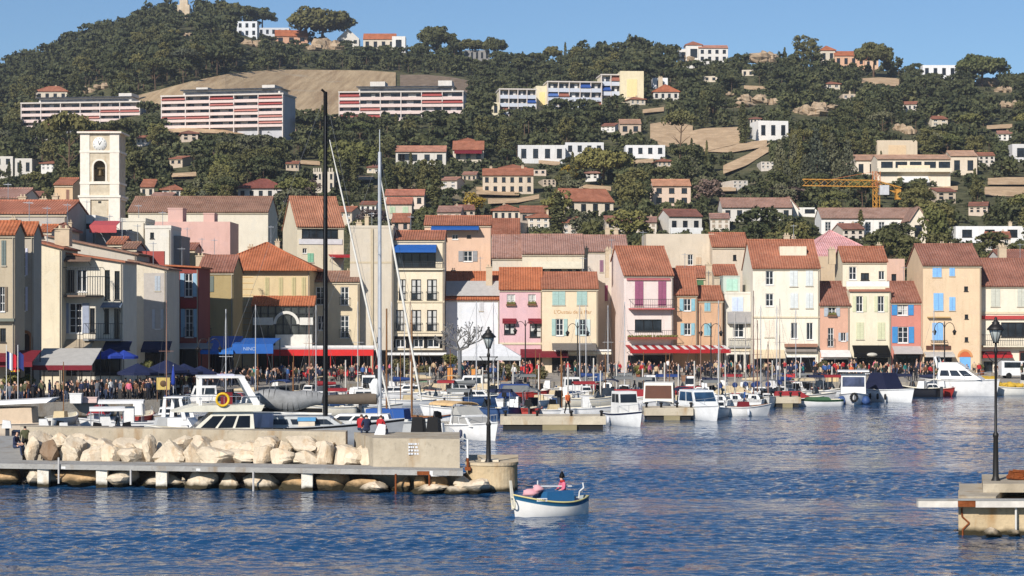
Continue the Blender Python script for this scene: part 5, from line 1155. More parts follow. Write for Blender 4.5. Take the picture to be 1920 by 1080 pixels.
# ------------------------------------------------------------------ right pier
Y0 = 80.9
rp = empty('right_pier', (WX(1797,Y0), Y0, 0), 0, 'pale stone pier with stepped top at the right edge', 'pier'); B_ = rp.location; k = Y0/F
sk_ = (1797-960)/F
def skew(q, x0, y0, z0, x1, y1, z1): q.hexa([(x0+sk_*y0,y0,z0),(x1,y0,z0),(x1+2,y1,z0),(x0+sk_*y1,y1,z0)],[(x0+sk_*y0,y0,z1),(x1,y0,z1),(x1+2,y1,z1),(x0+sk_*y1,y1,z1)])
q = MB(); skew(q,0,0,-1,40,7,1.18); q.build('wall', CONW, rp)
q = MB(); skew(q,.03,.5,1.184,1.6,6.5,1.50); q.build('lower_step', CONC, rp); q = MB(); skew(q,1.0,2.2,1.504,39.9,6.9,1.86); q.build('upper_step', CONC, rp)
q = MB(); q.path([(.12,-.03,1.1),(.14,-.04,.75),(.42,-.04,.5),(.16,-.04,.25),(.16,-.03,-.2)], .035, 6); q.build('rusty_strap', RUST, rp)
q = MB(); q.tube((2.2,-.3,-.4),(2.2,-.3,1.45),.045,n=8); q.build('mooring_pole', flat((214,210,200), .7), rp)
wk = empty('walkway_beam', (WX(1722,80.4), 80.4, 1.16), 0, 'white walkway beam with a rusty patch projecting over the water at the right', 'walkway')
q = MB(); q.box(0,0,0,1.55,.35,.27); q.box(2.25,0,0,40,.35,.27); q.build('beam', flat((222,214,200), .75, .2), wk); q = MB(); q.box(1.553,.01,.02,2.247,.33,.25); q.build('rusty_section', RUST, wk); q = MB(); q.box(-.02,-.03,.273,40,.45,.31); q.build('deck', DECKM, wk)
for x_, w_, lb in ((1862,44,'pale rock at the waterline of the right pier near its corner'),(1902,34,'pale rock at the waterline of the right pier beside the mooring pole')): boulder(x_, 1000, w_, 22, 80.4, x_, RIP, lb, 'rocks at the right pier')
q = MB(); rr = random.Random(2)
for i in range(7): a = rr.uniform(0,6.28); q.path([(.45*math.cos(a+j*.9)*(1-.05*i), .3*math.sin(a+j*.9), .05+.045*i+rr.uniform(0,.05)) for j in range(7)], .05, 5)
tag(q.build('rusty_chain', RUST, None, (WX(1908,85.0), 85.0, 1.86)), 'heap of rusty chain on the right pier', 'chain')

# ------------------------------------------------------------------ boats
def hull_mesh(L, B, H, bow=.35, stern=.05, transom=.8, band=.16, drop=.25, rake=.35, ns=15, depth=.4):
    mb = MB(); rowsn = 9; P_ = []
    for i in range(ns+1):
        t = i/ns; x = -L/2+L*t
        b = B/2*(transom+(1-transom)*math.sin(math.pi/2*min(1, t/.42))) if t < .42 else B/2*max(.012, 1-((t-.42)/.58)**2.3)
        h = H*(1+bow*max(0, (t-.35)/.65)**2+stern*max(0, (.35-t)/.35)**2); up = max(0, (t-.6)/.4)**2
        prof = [(b*.2,-depth*(1-up*.6)),(b*(.80-.25*up),0.0),(b*(.92-.12*up),h*.42),(b*(.985-.03*up),h-band),(b,h-.03),(b*1.03+.02,h-.03),(b*1.03+.02,h+.035),(b*.94,h+.035),(b*.92,h-drop)]
        P_.append([(x+rake*up*(z_/h), y_, z_) for y_, z_ in prof])
    n = len(P_[0])
    for s in (1, -1):
        base = len(mb.v); vs = [(x, y*s, z) for row in P_ for x, y, z in row]; fs = []; ms = []
        for i in range(ns):
            for j in range(n-1):
                f = (i*n+j, (i+1)*n+j, (i+1)*n+j+1, i*n+j+1); fs.append(f if s > 0 else f[::-1]); ms.append(0 if j < 3 else 1 if j == 3 else 2 if j < 7 else 3)
        mb.v += vs
        for f, m_ in zip(fs, ms): mb.f.append(tuple(q+base for q in f)); mb.m.append(m_); mb.sm.append(True)
    m_ = len(P_)*n
    for i in range(ns): mb.f.append((i*n+n-1, (i+1)*n+n-1, m_+(i+1)*n+n-1, m_+i*n+n-1)); mb.m.append(3); mb.sm.append(False)
    mb.f.append(tuple(range(0, n-2))+tuple(m_+j for j in range(n-3, -1, -1))); mb.m.append(0); mb.sm.append(False)
    mb.f.append((n-2, n-1, m_+n-1, m_+n-2)); mb.m.append(2); mb.sm.append(False)
    return mb
class Boat:
    def __init__(s, label, name, cat, px_, py_, L, head, B=None, H=.7, hull=WHITE, stripe=None, rim=None, deck=None, group=None, **kw):
        s.L, s.B, s.H = L, B or L*.36, H; Y = YW(py_); s.root = empty(name, (WX(px_, Y), Y, 0), R(head), label, cat, group)
        hull_mesh(L, s.B, H, **kw).build('hull', [hull, stripe or hull, rim or hull, deck or CREAM], s.root)
        if kw.get('depth', .4) < 5: 
            pass
    def box(s, name, x0, x1, w, z0, z1, mat, sf=0, sb=0, tw=.85, parent=None):
        q = MB(); b = w/2; t = b*tw; q.hexa([(x0,-b,z0),(x1,-b,z0),(x1,b,z0),(x0,b,z0)], [(x0+sb,-t,z1),(x1-sf,-t,z1),(x1-sf,t,z1),(x0+sb,t,z1)]); return q.build(name, mat, parent or s.root)
    def cabin(s, x0, x1, w, z0, h, mat=None, sf=.5, sb=.1, tw=.85, wz=(.4,.85), nw=2, win=None, front=True):
        z1 = z0+h; c = s.box('cabin', x0, x1, w, z0, z1, mat or WHITE, sf, sb, tw); b = w/2; G = win or GLASS
        def pt(f, g, sd): # f along, g up
            xa = x0+sb*g; xb = x1-sf*g; yy = b*(1+(tw-1)*g)+.012; return (xa+(xb-xa)*f, sd*yy, z0+h*g)
        for sd in (1, -1):
            for i in range(nw):
                a, e_ = .06+.88*i/nw+.015, .06+.88*(i+1)/nw-.03; p = [pt(a,wz[0],sd), pt(e_,wz[0],sd), pt(e_,wz[1],sd), pt(a,wz[1],sd)]
                q = MB(); q.poly(p if sd < 0 else p[::-1]); q.build('window', G, c)
        if front:
            xf = lambda g: x1-sf*g+.012; yf = lambda g: b*(1+(tw-1)*g)*.9; q = MB(); a, e_ = wz; q.poly([(xf(a),-yf(a),z0+h*a),(xf(a),yf(a),z0+h*a),(xf(e_),yf(e_),z0+h*e_),(xf(e_),-yf(e_),z0+h*e_)]); q.build('windscreen', G, c)
            xr = lambda g: x0+sb*g-.012; q = MB(); q.poly([(xr(.05),yf(.05)*.5,z0+h*.08),(xr(.05),-yf(.05)*.5,z0+h*.08),(xr(e_),-yf(e_)*.5,z0+h*e_),(xr(e_),yf(e_)*.5,z0+h*e_)]); q.build('door', G, c)
        return c
    def canopy(s, x0, x1, w, z0, z1, mat, r=.12, posts=True):
        q = MB(); n = 6
        pts = [(w/2*math.cos(math.pi*i/n), z1-r+r*math.sin(math.pi*i/n)*2) for i in range(n+1)]
        for (ya, za), (yb, zb) in zip(pts, pts[1:]): q.hexa([(x0,ya,za-.04),(x1,ya,za-.04),(x1,yb,zb-.04),(x0,yb,zb-.04)], [(x0,ya,za),(x1,ya,za),(x1,yb,zb),(x0,yb,zb)])
        c = q.build('canopy', mat, s.root)
        if posts:
            for xx in (x0+.1, x1-.1):
                for sd in (1, -1): q = MB(); q.tube((xx,sd*w*.47,z0),(xx,sd*w*.49,z1-r),.025,n=5); q.build('post', STEEL, c)
    def outboard(s, y=0, col=None, tilt=0, sc_=1.0):
        x = -s.L/2-.12; q = MB(); z = s.H+.28
        q.hexa([(x-.55*sc_,y-.2*sc_,z-.05),(x+.08,y-.2*sc_,z-.05),(x+.08,y+.2*sc_,z-.05),(x-.55*sc_,y+.2*sc_,z-.05)], [(x-.48*sc_,y-.16*sc_,z+.5*sc_),(x+.0,y-.16*sc_,z+.42*sc_),(x+.0,y+.16*sc_,z+.42*sc_),(x-.48*sc_,y+.16*sc_,z+.5*sc_)]); m = q.build('outboard_motor', col or BLACKM, s.root)
        q = MB(); q.box(x-.32*sc_,y-.07,z-1.1,x-.06,y+.07,z-.053); q.build('motor_leg', flat((60,62,66), .5), m)
    def mast(s, x, h, r=.07, mat=None, boom=0, cover=None, zb=None, stays=True, spread=1):
        zb = s.H if zb is None else zb; q = MB(); q.tube((x,0,zb-.3),(x,0,h),r,r*.75,10); m = q.build('mast', mat or STEEL, s.root)
        if spread:
            q = MB()
            for f in ([.55] if spread == 1 else [.35,.62]): q.tube((x,-.06*h,zb+(h-zb)*f),(x,.06*h,zb+(h-zb)*f),.02,n=5)
            q.build('spreader', mat or STEEL, m)
        if stays:
            q = MB()
            for e_ in ((s.L*.48,0),(-s.L*.48,0),(x,s.B*.46),(x,-s.B*.46)): q.tube((x,0,h-.1),(e_[0],e_[1],s.H),.010,n=3,cap=False)
            q.build('stays', flat((120,122,124), .5), m)
        if boom:
            q = MB(); q.tube((x-.1,0,zb+1.0),(x-boom,0,zb+1.05),.06,n=6); bo = q.build('boom', mat or STEEL, m)
            if cover:
                q = MB(); nn = 8
                for i in range(nn):
                    f0, f1 = i/nn, (i+1)/nn; r0, r1 = .26*(1-f0*.5), .26*(1-f1*.5); q.tube((x-.12-boom*.95*f0,0,zb+1.22-.0*f0),(x-.12-boom*.95*f1,0,zb+1.22),r0,r1,8)
                q.build('sail_cover', cover, bo)
        return m
    def rails(s, x0, x1, h=.6, mat=None, frac=.88):
        q = MB(); n = max(2, int((x1-x0)/.9))
        for sd in (1, -1):
            pts = []
            for i in range(n+1):
                x = x0+(x1-x0)*i/n; t = x/s.L+.5; b = s.B/2*(1 if t < .42 else max(.02, 1-((t-.42)/.58)**2.3))*frac; hh = s.H*(1+.3*max(0,(t-.35)/.65)**2); q.tube((x,sd*b,hh),(x,sd*b,hh+h),.016,n=4); pts.append((x,sd*b,hh+h))
            q.path(pts, .018, 4)
        q.build('railing', mat or STEEL, s.root)
    def fenders(s, xs_, sd, mat=None):
        for x in xs_:
            q = MB(); b = s.B/2*1.06+.08; q.lathe([(.03,.3),(.11,.22),(.12,0),(.11,-.2),(.03,-.28)], 8, (x, sd*b, s.H*.45)); q.build('fender', mat or flat((214,216,220), .5), s.root)
    def arch(s, x, w, z0, z1, mat=None, rake=.4):
        q = MB()
        for sd in (1, -1): q.hexa([(x-.15,sd*w/2-.05,z0),(x+.15,sd*w/2-.05,z0),(x+.15,sd*w/2+.05,z0),(x-.15,sd*w/2+.05,z0)], [(x+rake-.1,sd*w/2-.05,z1),(x+rake+.1,sd*w/2-.05,z1),(x+rake+.1,sd*w/2+.05,z1),(x+rake-.1,sd*w/2+.05,z1)])
        q.box(x+rake-.1,-w/2,z1,x+rake+.1,w/2,z1+.1); q.build('arch', mat or WHITE, s.root)

# the little boat under way in the foreground
HB = flat((240,236,226), .45, .08); TEAL = flat((38,104,140), .55); YEL2 = flat((222,208,140), .6)
b = Boat('small white wooden boat with teal band and yellow gunwale under way near the pier', 'rowing_boat', 'boat', 1034, 966, 4.25, 180+30, 1.75, .62, HB, TEAL, YEL2, flat((150,160,160), .7), bow=.62, stern=.25, transom=.18, band=.20, drop=.28, rake=.16, depth=.45)
q = MB(); q.hexa([(2.12,-.05,.35),(2.30,-.05,.35),(2.30,.05,.35),(2.12,.05,.35)],[(2.34,-.045,1.62),(2.44,-.045,1.62),(2.44,.045,1.62),(2.34,.045,1.62)]); q.build('stem_post', flat((236,228,206), .5), b.root)
b.box('cover', -.95, .75, 1.42, .50, 1.10, flat((34,98,146), .75), .12, .05, .92)
b.box('name_board', .98, 1.5, .03, .66, .80, WHITE, 0, 0, 1).location = (.08,.62,.02)
b.root and None
nb = KIDS[b.root.name][-1]; nb.rotation_euler = (0,0,R(-21)); nb.location = (-.18,1.13,.04)
q = MB(); rr = random.Random(5); x = 1.02
while x < 1.44: wv = rr.uniform(.03,.07); q.box(x,.017,.70,x+wv,.024,.77); x += wv+.03
q.build('lettering', flat((70,60,80), .7), nb)
q = MB(); n = 14; q.path([(2.32+.05*math.sin(2*math.pi*i/n),.16+.17*math.cos(2*math.pi*i/n),.66+.24*math.sin(2*math.pi*i/n)) for i in range(n+1)], .035, 6); q.build('rope_fender', flat((228,220,190), .8), b.root)
q = MB(); q.tube((-1.1,.15,1.25),(.95,-.2,1.3),.035,n=6); q.build('spar', WHITE, b.root)
q = MB(); q.path([(-1.55,.1,.6),(-1.6,.1,1.0),(-1.85,.1,1.15),(-1.8,.1,1.38)], .035, 6); q.tube((-1.62,.1,1.0),(-1.9,-.1,.95),.03,n=5); q.build('tiller', WHITE, b.root)
q = MB(); q.tube((.75,-.1,.9),(.75,-.1,1.55),.03,n=6); q.build('short_mast', WHITE, b.root)
q = MB(); q.blob((1.15,-.05,1.05), (.45,.35,.17), 3, .2, 6, 9); q.blob((.85,.1,1.2), (.3,.3,.16), 4, .2, 6, 9); tag(q.build('bundle', flat((226,166,170), .85), None), 'pink cloth bundle piled in the bow of the small boat', 'bundle')
bd = bpy.data.objects['bundle']; bd.location = b.root.location; bd.rotation_euler = b.root.rotation_euler
q = MB(); q.blob((-1.45,.2,.55), (.28,.24,.14), 6, .25, 6, 9); bd2 = q.build('net_bag', flat((216,190,186), .85), None, b.root.location, b.root.rotation_euler.z); tag(bd2, 'pale net bag on the stern of the small boat', 'bag')
BOAT0 = b; b.root.scale = (.86, .88, .98); bd.scale = bd2.scale = (.86,.88,.98)
# ---- the boats behind the pier, nearest first
b = Boat('big cream motor yacht with flybridge arch and yellow lifebuoy behind the pier', 'motor_yacht', 'boat', 408, 846, 8.4, 192, 3.6, 1.25, flat((240,236,222), .4), None, None, None, transom=.9); RZ = b
b.cabin(-2.2, 1.9, 3.0, 1.2, 1.35, flat((238,232,212), .45), 1.6, .1, .9, (.25,.80), 3, glassm((16,16,18))); b.box('flybridge', -2.6, 2.9, 3.2, 2.55, 2.95, flat((236,230,208), .5), 1.4, -.2, 1.0)
q = MB(); q.hexa([(-2.4,-1.5,2.95),(-1.9,-1.5,2.95),(-1.9,1.5,2.95),(-2.4,1.5,2.95)],[(-1.2,-1.3,4.5),(-.9,-1.3,4.5),(-.9,1.3,4.5),(-1.2,1.3,4.5)])
q = MB()
for sd in (1,-1):
    q.hexa([(-2.6,sd*1.45-.06,2.95),(-2.1,sd*1.45-.06,2.95),(-2.1,sd*1.45+.06,2.95),(-2.6,sd*1.45+.06,2.95)],[(-1.6,sd*1.3-.06,4.62),(-1.2,sd*1.3-.06,4.62),(-1.2,sd*1.3+.06,4.62),(-1.6,sd*1.3+.06,4.62)]); q.box(1.05,sd*1.3-.05,2.95,1.25,sd*1.3+.05,4.62)
q.box(-1.6,-1.36,4.623,1.3,1.36,4.75); q.build('flybridge_frame', flat((244,242,236), .4), b.root)
q = MB(); q.box(-1.0,-.8,4.755,0,.8,4.83); q.build('radar', LILAC, b.root)
q = MB(); n = 18
for sd in (1,-1):
    q.path([(-2.5,sd*1.55,3.5),(1.9,sd*1.55,3.5)], .022, 5)
    for i in range(7): q.tube((-2.5+4.4*i/6,sd*1.55,2.95),(-2.5+4.4*i/6,sd*1.55,3.5),.018,n=4)
q.build('railing', STEEL, b.root)
q = MB(); q.path([(-.2+.38*math.sin(2*math.pi*i/n),1.68,3.3+.38*math.cos(2*math.pi*i/n)) for i in range(n+1)], .085, 7); q.build('lifebuoy', flat((236,190,40), .6), b.root)
q = MB(); q.box(-.9,-.35,2.96,-.2,.35,3.7); q.build('seat', MAROON, b.root)
SLK = flat((150,150,148), .8, .3)
b = Boat('large grey sailing yacht with tall black mast and covered boom', 'sailing_yacht', 'boat', 560, 838, 13, 2, 3.9, 1.35, flat((176,178,178), .5), DARK, None, flat((196,196,192), .7), transom=.6); 
b.cabin(-2.2, 3.2, 2.4, 1.25, .75, flat((186,188,186), .6), 1.2, .2, .85, (.35,.8), 3)
Yb_ = YW(838); u = (WX(610,Yb_)-b.root.location.x); b.mast(u, CH-(172-HY)/F*Yb_, .17, BLACKM, 0, None, 1.3, True, 2)
q = MB(); q.tube((u,0,CH-(174-HY)/F*Yb_),(u-.25,0,CH-(172-HY)/F*Yb_+.15),.08,n=6); q.build('masthead_crane', BLACKM, b.root)
q = MB(); x0_, x1_ = WX(478,Yb_)-b.root.location.x, u-.2; nn = 14
for i in range(nn):
    f0, f1 = i/nn, (i+1)/nn; R0 = lambda f: .30+.38*math.sin(math.pi*min(1,f*.75+.18))
    for f_ in (0,): q.tube((x0_+(x1_-x0_)*f0,0,3.05+.1*math.sin(f0*9)),(x0_+(x1_-x0_)*f1,0,3.05+.1*math.sin(f1*9)),R0(f0),R0(f1),10)
q.build('sail_cover', SLK, b.root); q = MB(); q.tube((x0_-.3,0,2.42),(x1_,0,2.36),.13,n=8); q.build('boom', BLACKM, b.root); q = MB(); q.tube((x0_-.2,0,2.2),(x1_+.6,0,2.12),.06,n=6); q.build('guard_rail', WHITE, b.root)
q = MB(); rr = random.Random(3); cs = []
for i in range(9):
    x = -3.4+1.9*i/8; cs.append((x, .1*math.sin(i*2.1)))
for (xa, ya), (xb, yb) in zip(cs, cs[1:]): q.slab([(xa,-1.2+ya,2.2),(xb,-1.2+yb,2.2),(xb-.0,-2.1+yb*2,.9),(xa-.15,-2.1+ya*2,.9)], .03)
q.build('sheet', LILAC, b.root)
q = MB(); x = WX(577,Yb_)-b.root.location.x; q.hexa([(x-.5,-1.6,1.3),(x+.55,-1.6,1.3),(x+.55,-.8,1.3),(x-.5,-.8,1.3)],[(x-.5,-1.6,1.75),(x+.55,-1.6,1.75),(x+.55,-.8,1.75),(x-.5,-.8,1.75)]); bx = q.build('deck_box', flat((226,212,190), .7), b.root); q = MB(); q.box(x-.55,-1.65,1.753,x+.6,-.75,1.98); q.build('lid', flat((92,160,206), .6), bx)
b = Boat('white sailing yacht with silver mast and brown boom cover', 'sailing_yacht', 'boat', 680, 822, 10.5, 178, 3.3, 1.2, flat((216,216,210), .5), None, None, flat((206,206,198), .7), transom=.6); Yb_ = YW(822)
b.cabin(-2, 2.6, 2.1, 1.1, .6, WHITE, 1.0, .2, .85, (.3,.8), 3); u = -(WX(712,Yb_)-b.root.location.x); b.mast(u, CH-(285-HY)/F*Yb_, .15, flat((206,208,210), .4, metal=.3), 0, None, 1.1, True, 2)
q = MB(); q.tube((u,0,CH-(285-HY)/F*Yb_),(u,0,CH-(243-HY)/F*Yb_),.035,n=5); q.build('aerial', STEEL, b.root)
q = MB(); xa, xb = u+.2, u+4.6; nn = 10
for i in range(nn): f0, f1 = i/nn, (i+1)/nn; q.tube((xa+(xb-xa)*f0,0,2.75-.1*f0),(xa+(xb-xa)*f1,0,2.75-.1*f1),.42-.15*f0,.42-.15*f1,8)
q.build('sail_cover', flat((104,92,78), .85), b.root); q = MB(); q.blob((u+.35,0,3.4), (.32,.26,.7), 5, .25, 8, 10); q.build('furled_sail', flat((232,232,228), .8), b.root)
# lateen boats with leaning yards
def lateen(label, px_, py_, L, head, p0, p1, r=.09, hull=WHITE, stripe=None, cover=None):
    b = Boat(label, 'lateen_boat', 'boat', px_, py_, L, head, L*.34, .75, hull, stripe, flat((150,92,60), .6), WOOD, transom=.15, bow=.5, stern=.3); Y = YW(py_); M = b.root.matrix_basis; ca, sa = math.cos(R(head)), math.sin(R(head)); bl = b.root.location
    def loc(px2, py2, dy=0): v = W(px2, py2, Y+dy)-bl; return (v.x*ca+v.y*sa, -v.x*sa+v.y*ca, v.z)
    a, e_ = Vector(loc(*p0)), Vector(loc(*p1)); q = MB(); m = (a+e_)/2; q.tube(a, m, r, r*1.1, 8); q.tube(m, e_, r*1.1, r*.6, 8); y = q.build('yard', flat((226,222,210), .5), b.root)
    q = MB()
    q.tube(a+(e_-a)*.08, a+(e_-a)*.5, r*1.2, r*1.4, 8); q.tube(a+(e_-a)*.5, a+(e_-a)*.9, r*1.4, r*.9, 8)
    q.build('furled_sail', flat((230,226,214), .8), y)
    q = MB(); q.tube((.4,0,.3),(.4,0,max(4.2, (a.z+e_.z)*.42)),.08,.06,8); q.build('mast', WOOD, b.root)
    return b
b = lateen('lateen rigged wooden boat with the longest leaning yard and a blue cover', 735, 812, 6.0, 168, (740,806), (618,262), .06, flat((122,72,48), .6)); b.box('cover', -1.2, 1.8, 1.9, .7, 1.75, flat((30,84,158), .75), .1, .1, .92)
lateen('white lateen rigged boat with a short leaning yard in front of the hotel', 782, 800, 5.6, 172, (790,752), (713,330), .07, WHITE, flat((90,120,150), .6))
b = Boat('small motor boat with two black outboards tilted up beside the pier head', 'motor_boat', 'boat', 820, 836, 5.4, 80, 2.1, .8, WHITE, None, None, flat((190,190,186), .7))
b.box('console', -.4, .5, .9, .7, 1.5, WHITE, .3, 0, .9)
b.outboard(-.5, BLACKM, 0, 2.0); b.outboard(.5, BLACKM, 0, 2.0)
b = Boat('white motor boat with tan canopy and grey covered windscreen at the pier head', 'motor_boat', 'boat', 876, 822, 6.8, 305, 2.6, .95, flat((244,242,236), .4), None, None, None); b.cabin(-.8, 2.0, 2.0, .9, .75, flat((240,238,232), .45), 1.0, .1, .85, (.25,.85), 2, flat((168,166,160), .7)); b.canopy(-3.2, -.2, 2.2, .9, 2.4, flat((226,188,134), .8)); b.rails(.5, 3.6, .55); b.fenders((-1.5,0,1.4), -1, flat((60,66,90), .6)); b.outboard(0)
b.box('sprayhood', -.6, .6, 2.0, 1.65, 2.2, flat((176,174,166), .75), .7, .1, .85)
# inflatables and motor boats whose tops show over the pier wall
NVC = flat((26,30,48), .8)
for (px_, py_, L, hd, kind, lb) in ((100,836,5.2,10,'rib','navy inflatable boat with two white consoles behind the left pier wall'),(152,842,5.0,188,'rib2','low navy covered boat beside the white consoles behind the pier wall'),(205,832,5.6,12,'ttop','open boat with small white hard top and dark windscreen behind the pier wall'),(236,812,6.0,186,'ttop2','motor boat with long white sun roof beyond the pier wall'),(262,842,4.6,6,'rib2','navy covered boat left of the black upright engines'),(300,838,5.0,200,'eng','grey boat with tall black upright engines behind the pier wall'),(330,824,5.6,350,'cab','white boat with open frame wheelhouse behind the pier wall'),(366,842,4.8,186,'rib','white and navy inflatable boat under the cream yacht bow')):
    b = Boat(lb, 'motor_boat', 'boat', px_, py_, L, hd, 2.0, .95 if 'rib' in kind else .8, NVC if 'rib' in kind else WHITE, None, None, NVC if 'rib2' == kind else flat((190,190,188), .7))
    if kind == 'rib': b.box('console', -.9, -.1, .8, .8, 1.75, WHITE, .3, 0, .9); b.box('seat', .4, 1.0, .8, .8, 1.5, WHITE, .1, 0, .9); b.outboard(0, WHITE if px_ < 200 else BLACKM); b.box('cover', -1.6, 2.0, 1.8, .75, 1.25, NVC, .4, .2, .8)
    elif kind == 'rib2': b.box('cover', -2.0, 1.9, 1.8, .75, 1.45, NVC, 1.2, .3, .5); b.outboard(0)
    elif kind.startswith('ttop'): b.box('console', -.6, .3, .9, .7, 1.9, WHITE, .3, 0, .9); b.canopy(-1.3, 1.0 if kind == 'ttop' else 1.9, 1.8, .8, 2.35 if kind == 'ttop' else 2.3, WHITE); b.box('windscreen', .3, .8, 1.4, .8, 1.8, GLASS, .3, .3, .8); b.outboard(0)
    elif kind == 'eng': b.outboard(-.4, BLACKM, 0, 1.9); b.outboard(.4, BLACKM, 0, 1.6); b.box('console', -.4, .6, 1.0, .7, 1.9, flat((200,200,196), .5), .4, 0, .9)
    elif kind == 'cab':
        b.box('coaming', -.8, 1.6, 1.8, .8, 1.5, WHITE, .5, .1, .9); b.arch(-.6, 1.7, 1.4, 2.75, WHITE, .1); b.arch(.9, 1.7, 1.4, 2.75, WHITE, -.3); q = MB(); q.box(-.6,-.9,2.86,.8,.9,2.94); q.build('hard_top', WHITE, b.root)
b = Boat('tour boat with long white roof cut by the left edge of the picture', 'tour_boat', 'boat', 2, 820, 6.5, 182, 2.6, 1.0, flat((226,206,180), .6), None, None, None); q = MB(); q.hexa([(-3.4,-1.5,2.45),(3.0,-1.5,2.2),(3.0,1.5,2.2),(-3.4,1.5,2.45)],[(-3.8,-1.4,2.75),(3.0,-1.4,2.4),(3.0,1.4,2.4),(-3.8,1.4,2.75)]); q.build('roof', WHITE, b.root); b.box('cabin', -2.4, 2.6, 2.3, .9, 2.1, flat((214,190,160), .7), .2, .1, .95)
# floating pontoons
def pontoon(label, x0, x1, py_, z=.95, dep=3.0, ramp=True):
    Y = YW(py_); xa, xb = WX(x0, Y), WX(x1, Y); r = empty('pontoon', ((xa+xb)/2, Y, 0), 0, label, 'pontoon'); w = (xb-xa)/2
    q = MB(); q.box(-w,0,.38,w,dep,z); q.build('deck', stonem((206,194,170), 'pontoon_concrete', .6, .2), r); q = MB(); q.box(-w+.2,.15,-.5,w-.2,dep-.2,.377); q.build('float', flat((40,38,34), .8), r)
    q = MB(); q.box(-w*.2,-.12,-.1,w*.45,-.003,.36); q.build('timber_fender', flat((150,138,104), .8), r)
    for xx in (-w*.9, -w*.3, w*.35, w*.92):
        q = MB(); q.lathe([(.1,0),(.08,.25),(.15,.32),(.15,.4),(.05,.44)], 8, (xx,.3,z)); q.build('bollard', DARK, r)
    return r
PT1 = pontoon('long pale pontoon with a man in an orange jacket standing on it', 938, 1136, 806, 1.0, 3.2); pontoon('short pale pontoon between the curtained cabin boat and the blue glazed boat', 1208, 1300, 788, 1.0, 3); pontoon('low pontoon end beside the small white and green boat', 1444, 1502, 764, .95, 3)
b = Boat('white boat with navy hull and glazed wheelhouse at the end of the long pontoon', 'fishing_boat', 'boat', 1172, 797, 5.4, 292, 2.2, .9, flat((236,236,232), .45), flat((28,36,72), .5), None, None); b.cabin(-.9, .8, 1.6, .9, 1.7, WHITE, .3, .05, .92, (.5,.88), 2); b.rails(.6,3.0,.55); b.fenders((-1.6,-.4), -1)
b = Boat('cabin boat with brown curtained window behind the short pontoon', 'cabin_boat', 'boat', 1236, 772, 5.6, 262, 2.9, .8, WHITE, None, None, None); b.cabin(-1.8, 1.2, 2.6, .8, 1.75, flat((238,232,216), .5), .2, .1, .95, (.22,.86), 1, flat((96,58,40), .7))
b = Boat('white cabin boat with blue tinted glass beside the short pontoon', 'cabin_boat', 'boat', 1314, 786, 6.0, 290, 2.5, 1.05, flat((238,238,234), .45), None, None, None, bow=.2); b.cabin(-2.2, 1.2, 2.1, 1.1, 1.25, flat((232,234,232), .45), .8, .1, .88, (.3,.88), 2, glassm((40,66,92))); b.fenders((-.6,-.2), -1, DARK); b.rails(.8,3.2,.5)
b = Boat('white fishing boat with a man in blue standing at its stern', 'fishing_boat', 'boat', 1398, 780, 3.7, 8, 1.7, .75, WHITE, None, None, WOOD, transom=.3); b.box('engine_box', -.7, .3, .8, .6, 1.2, MAROON, .1, .1, .9); b.fenders((0,), -1); FB = b
b = Boat('low white boat with green cover near the quay lamps', 'dinghy', 'boat', 1530, 762, 4.8, 186, 1.8, .6, WHITE, flat((54,92,60), .7), flat((54,92,60), .7), None); b.box('cover', -1.4, 1.2, 1.3, .5, .85, flat((60,96,62), .8), .4, .3, .6)
b = Boat('white fishing boat with square wheelhouse and tyre fender', 'fishing_boat', 'boat', 1600, 757, 5.0, 262, 2.6, .85, flat((238,236,230), .45), None, None, None, transom=.9, rake=.2); b.cabin(-1.9, .3, 2.3, .8, 2.0, WHITE, .1, .05, .97, (.40,.86), 2, glassm((70,76,100))); q = MB(); q.box(-2.3,-1.45,3.0,.8,1.45,3.12); q.build('roof', WHITE, b.root)
q = MB(); n = 14; q.path([(2.62,.0+.30*math.cos(2*math.pi*i/n),.7+.36*math.sin(2*math.pi*i/n)) for i in range(n+1)], .11, 7); q.build('tyre', RUBBER, b.root)
for y in (-1.1, 1.1): q = MB(); q.blob((1.2,y,.35), (.5,.42,.45), 3, .1, 7, 9); q.build('blue_fender', flat((54,82,132), .6), b.root)
b = Boat('white cruiser under a navy canvas hood', 'motor_boat', 'boat', 1666, 753, 6.0, 305, 2.6, 1.15, flat((242,242,238), .4), None, None, None, bow=.15); b.box('canvas_hood', -2.2, .9, 2.3, 1.2, 2.75, flat((22,28,58), .75), .8, .7, .8); b.arch(-2.4, 2.2, 1.2, 2.6); b.fenders((-2,-1,0,1), -1, DARK)
b = Boat('black inflatable boat between the navy hooded cruiser and the big white cruiser', 'inflatable_boat', 'boat', 1724, 744, 4.0, 150, 1.9, .85, flat((24,26,34), .6), None, None, None); b.box('console', -.6, .2, .8, .8, 1.6, WHITE, .2, 0, .9); b.outboard(0, WHITE)
b = Boat('big white motor cruiser with sloping windscreen moored at the right', 'motor_cruiser', 'boat', 1803, 742, 7.0, 338, 3.0, 1.6, flat((244,242,236), .35), None, None, None, bow=.08, transom=.9); b.cabin(-2.4, 2.2, 2.5, 1.7, 1.15, flat((242,240,234), .4), 1.7, .3, .85, (.3,.8), 3); b.box('flybridge', -2.3, .6, 2.2, 2.85, 3.4, flat((240,238,230), .4), .9, -.2, .95); b.arch(-2.2, 2.0, 2.8, 3.9, WHITE, -.3); b.rails(.5,4.0,.55); b.fenders((-2.6,-2.0,-1.4,-.6), -1, flat((120,122,124), .5))
b = Boat('white boat heaped with yellow fishing nets behind the right lamp post', 'fishing_boat', 'boat', 1895, 741, 5.4, 184, 2.2, .8, flat((236,232,220), .5), None, None, None, transom=.3); q = MB()
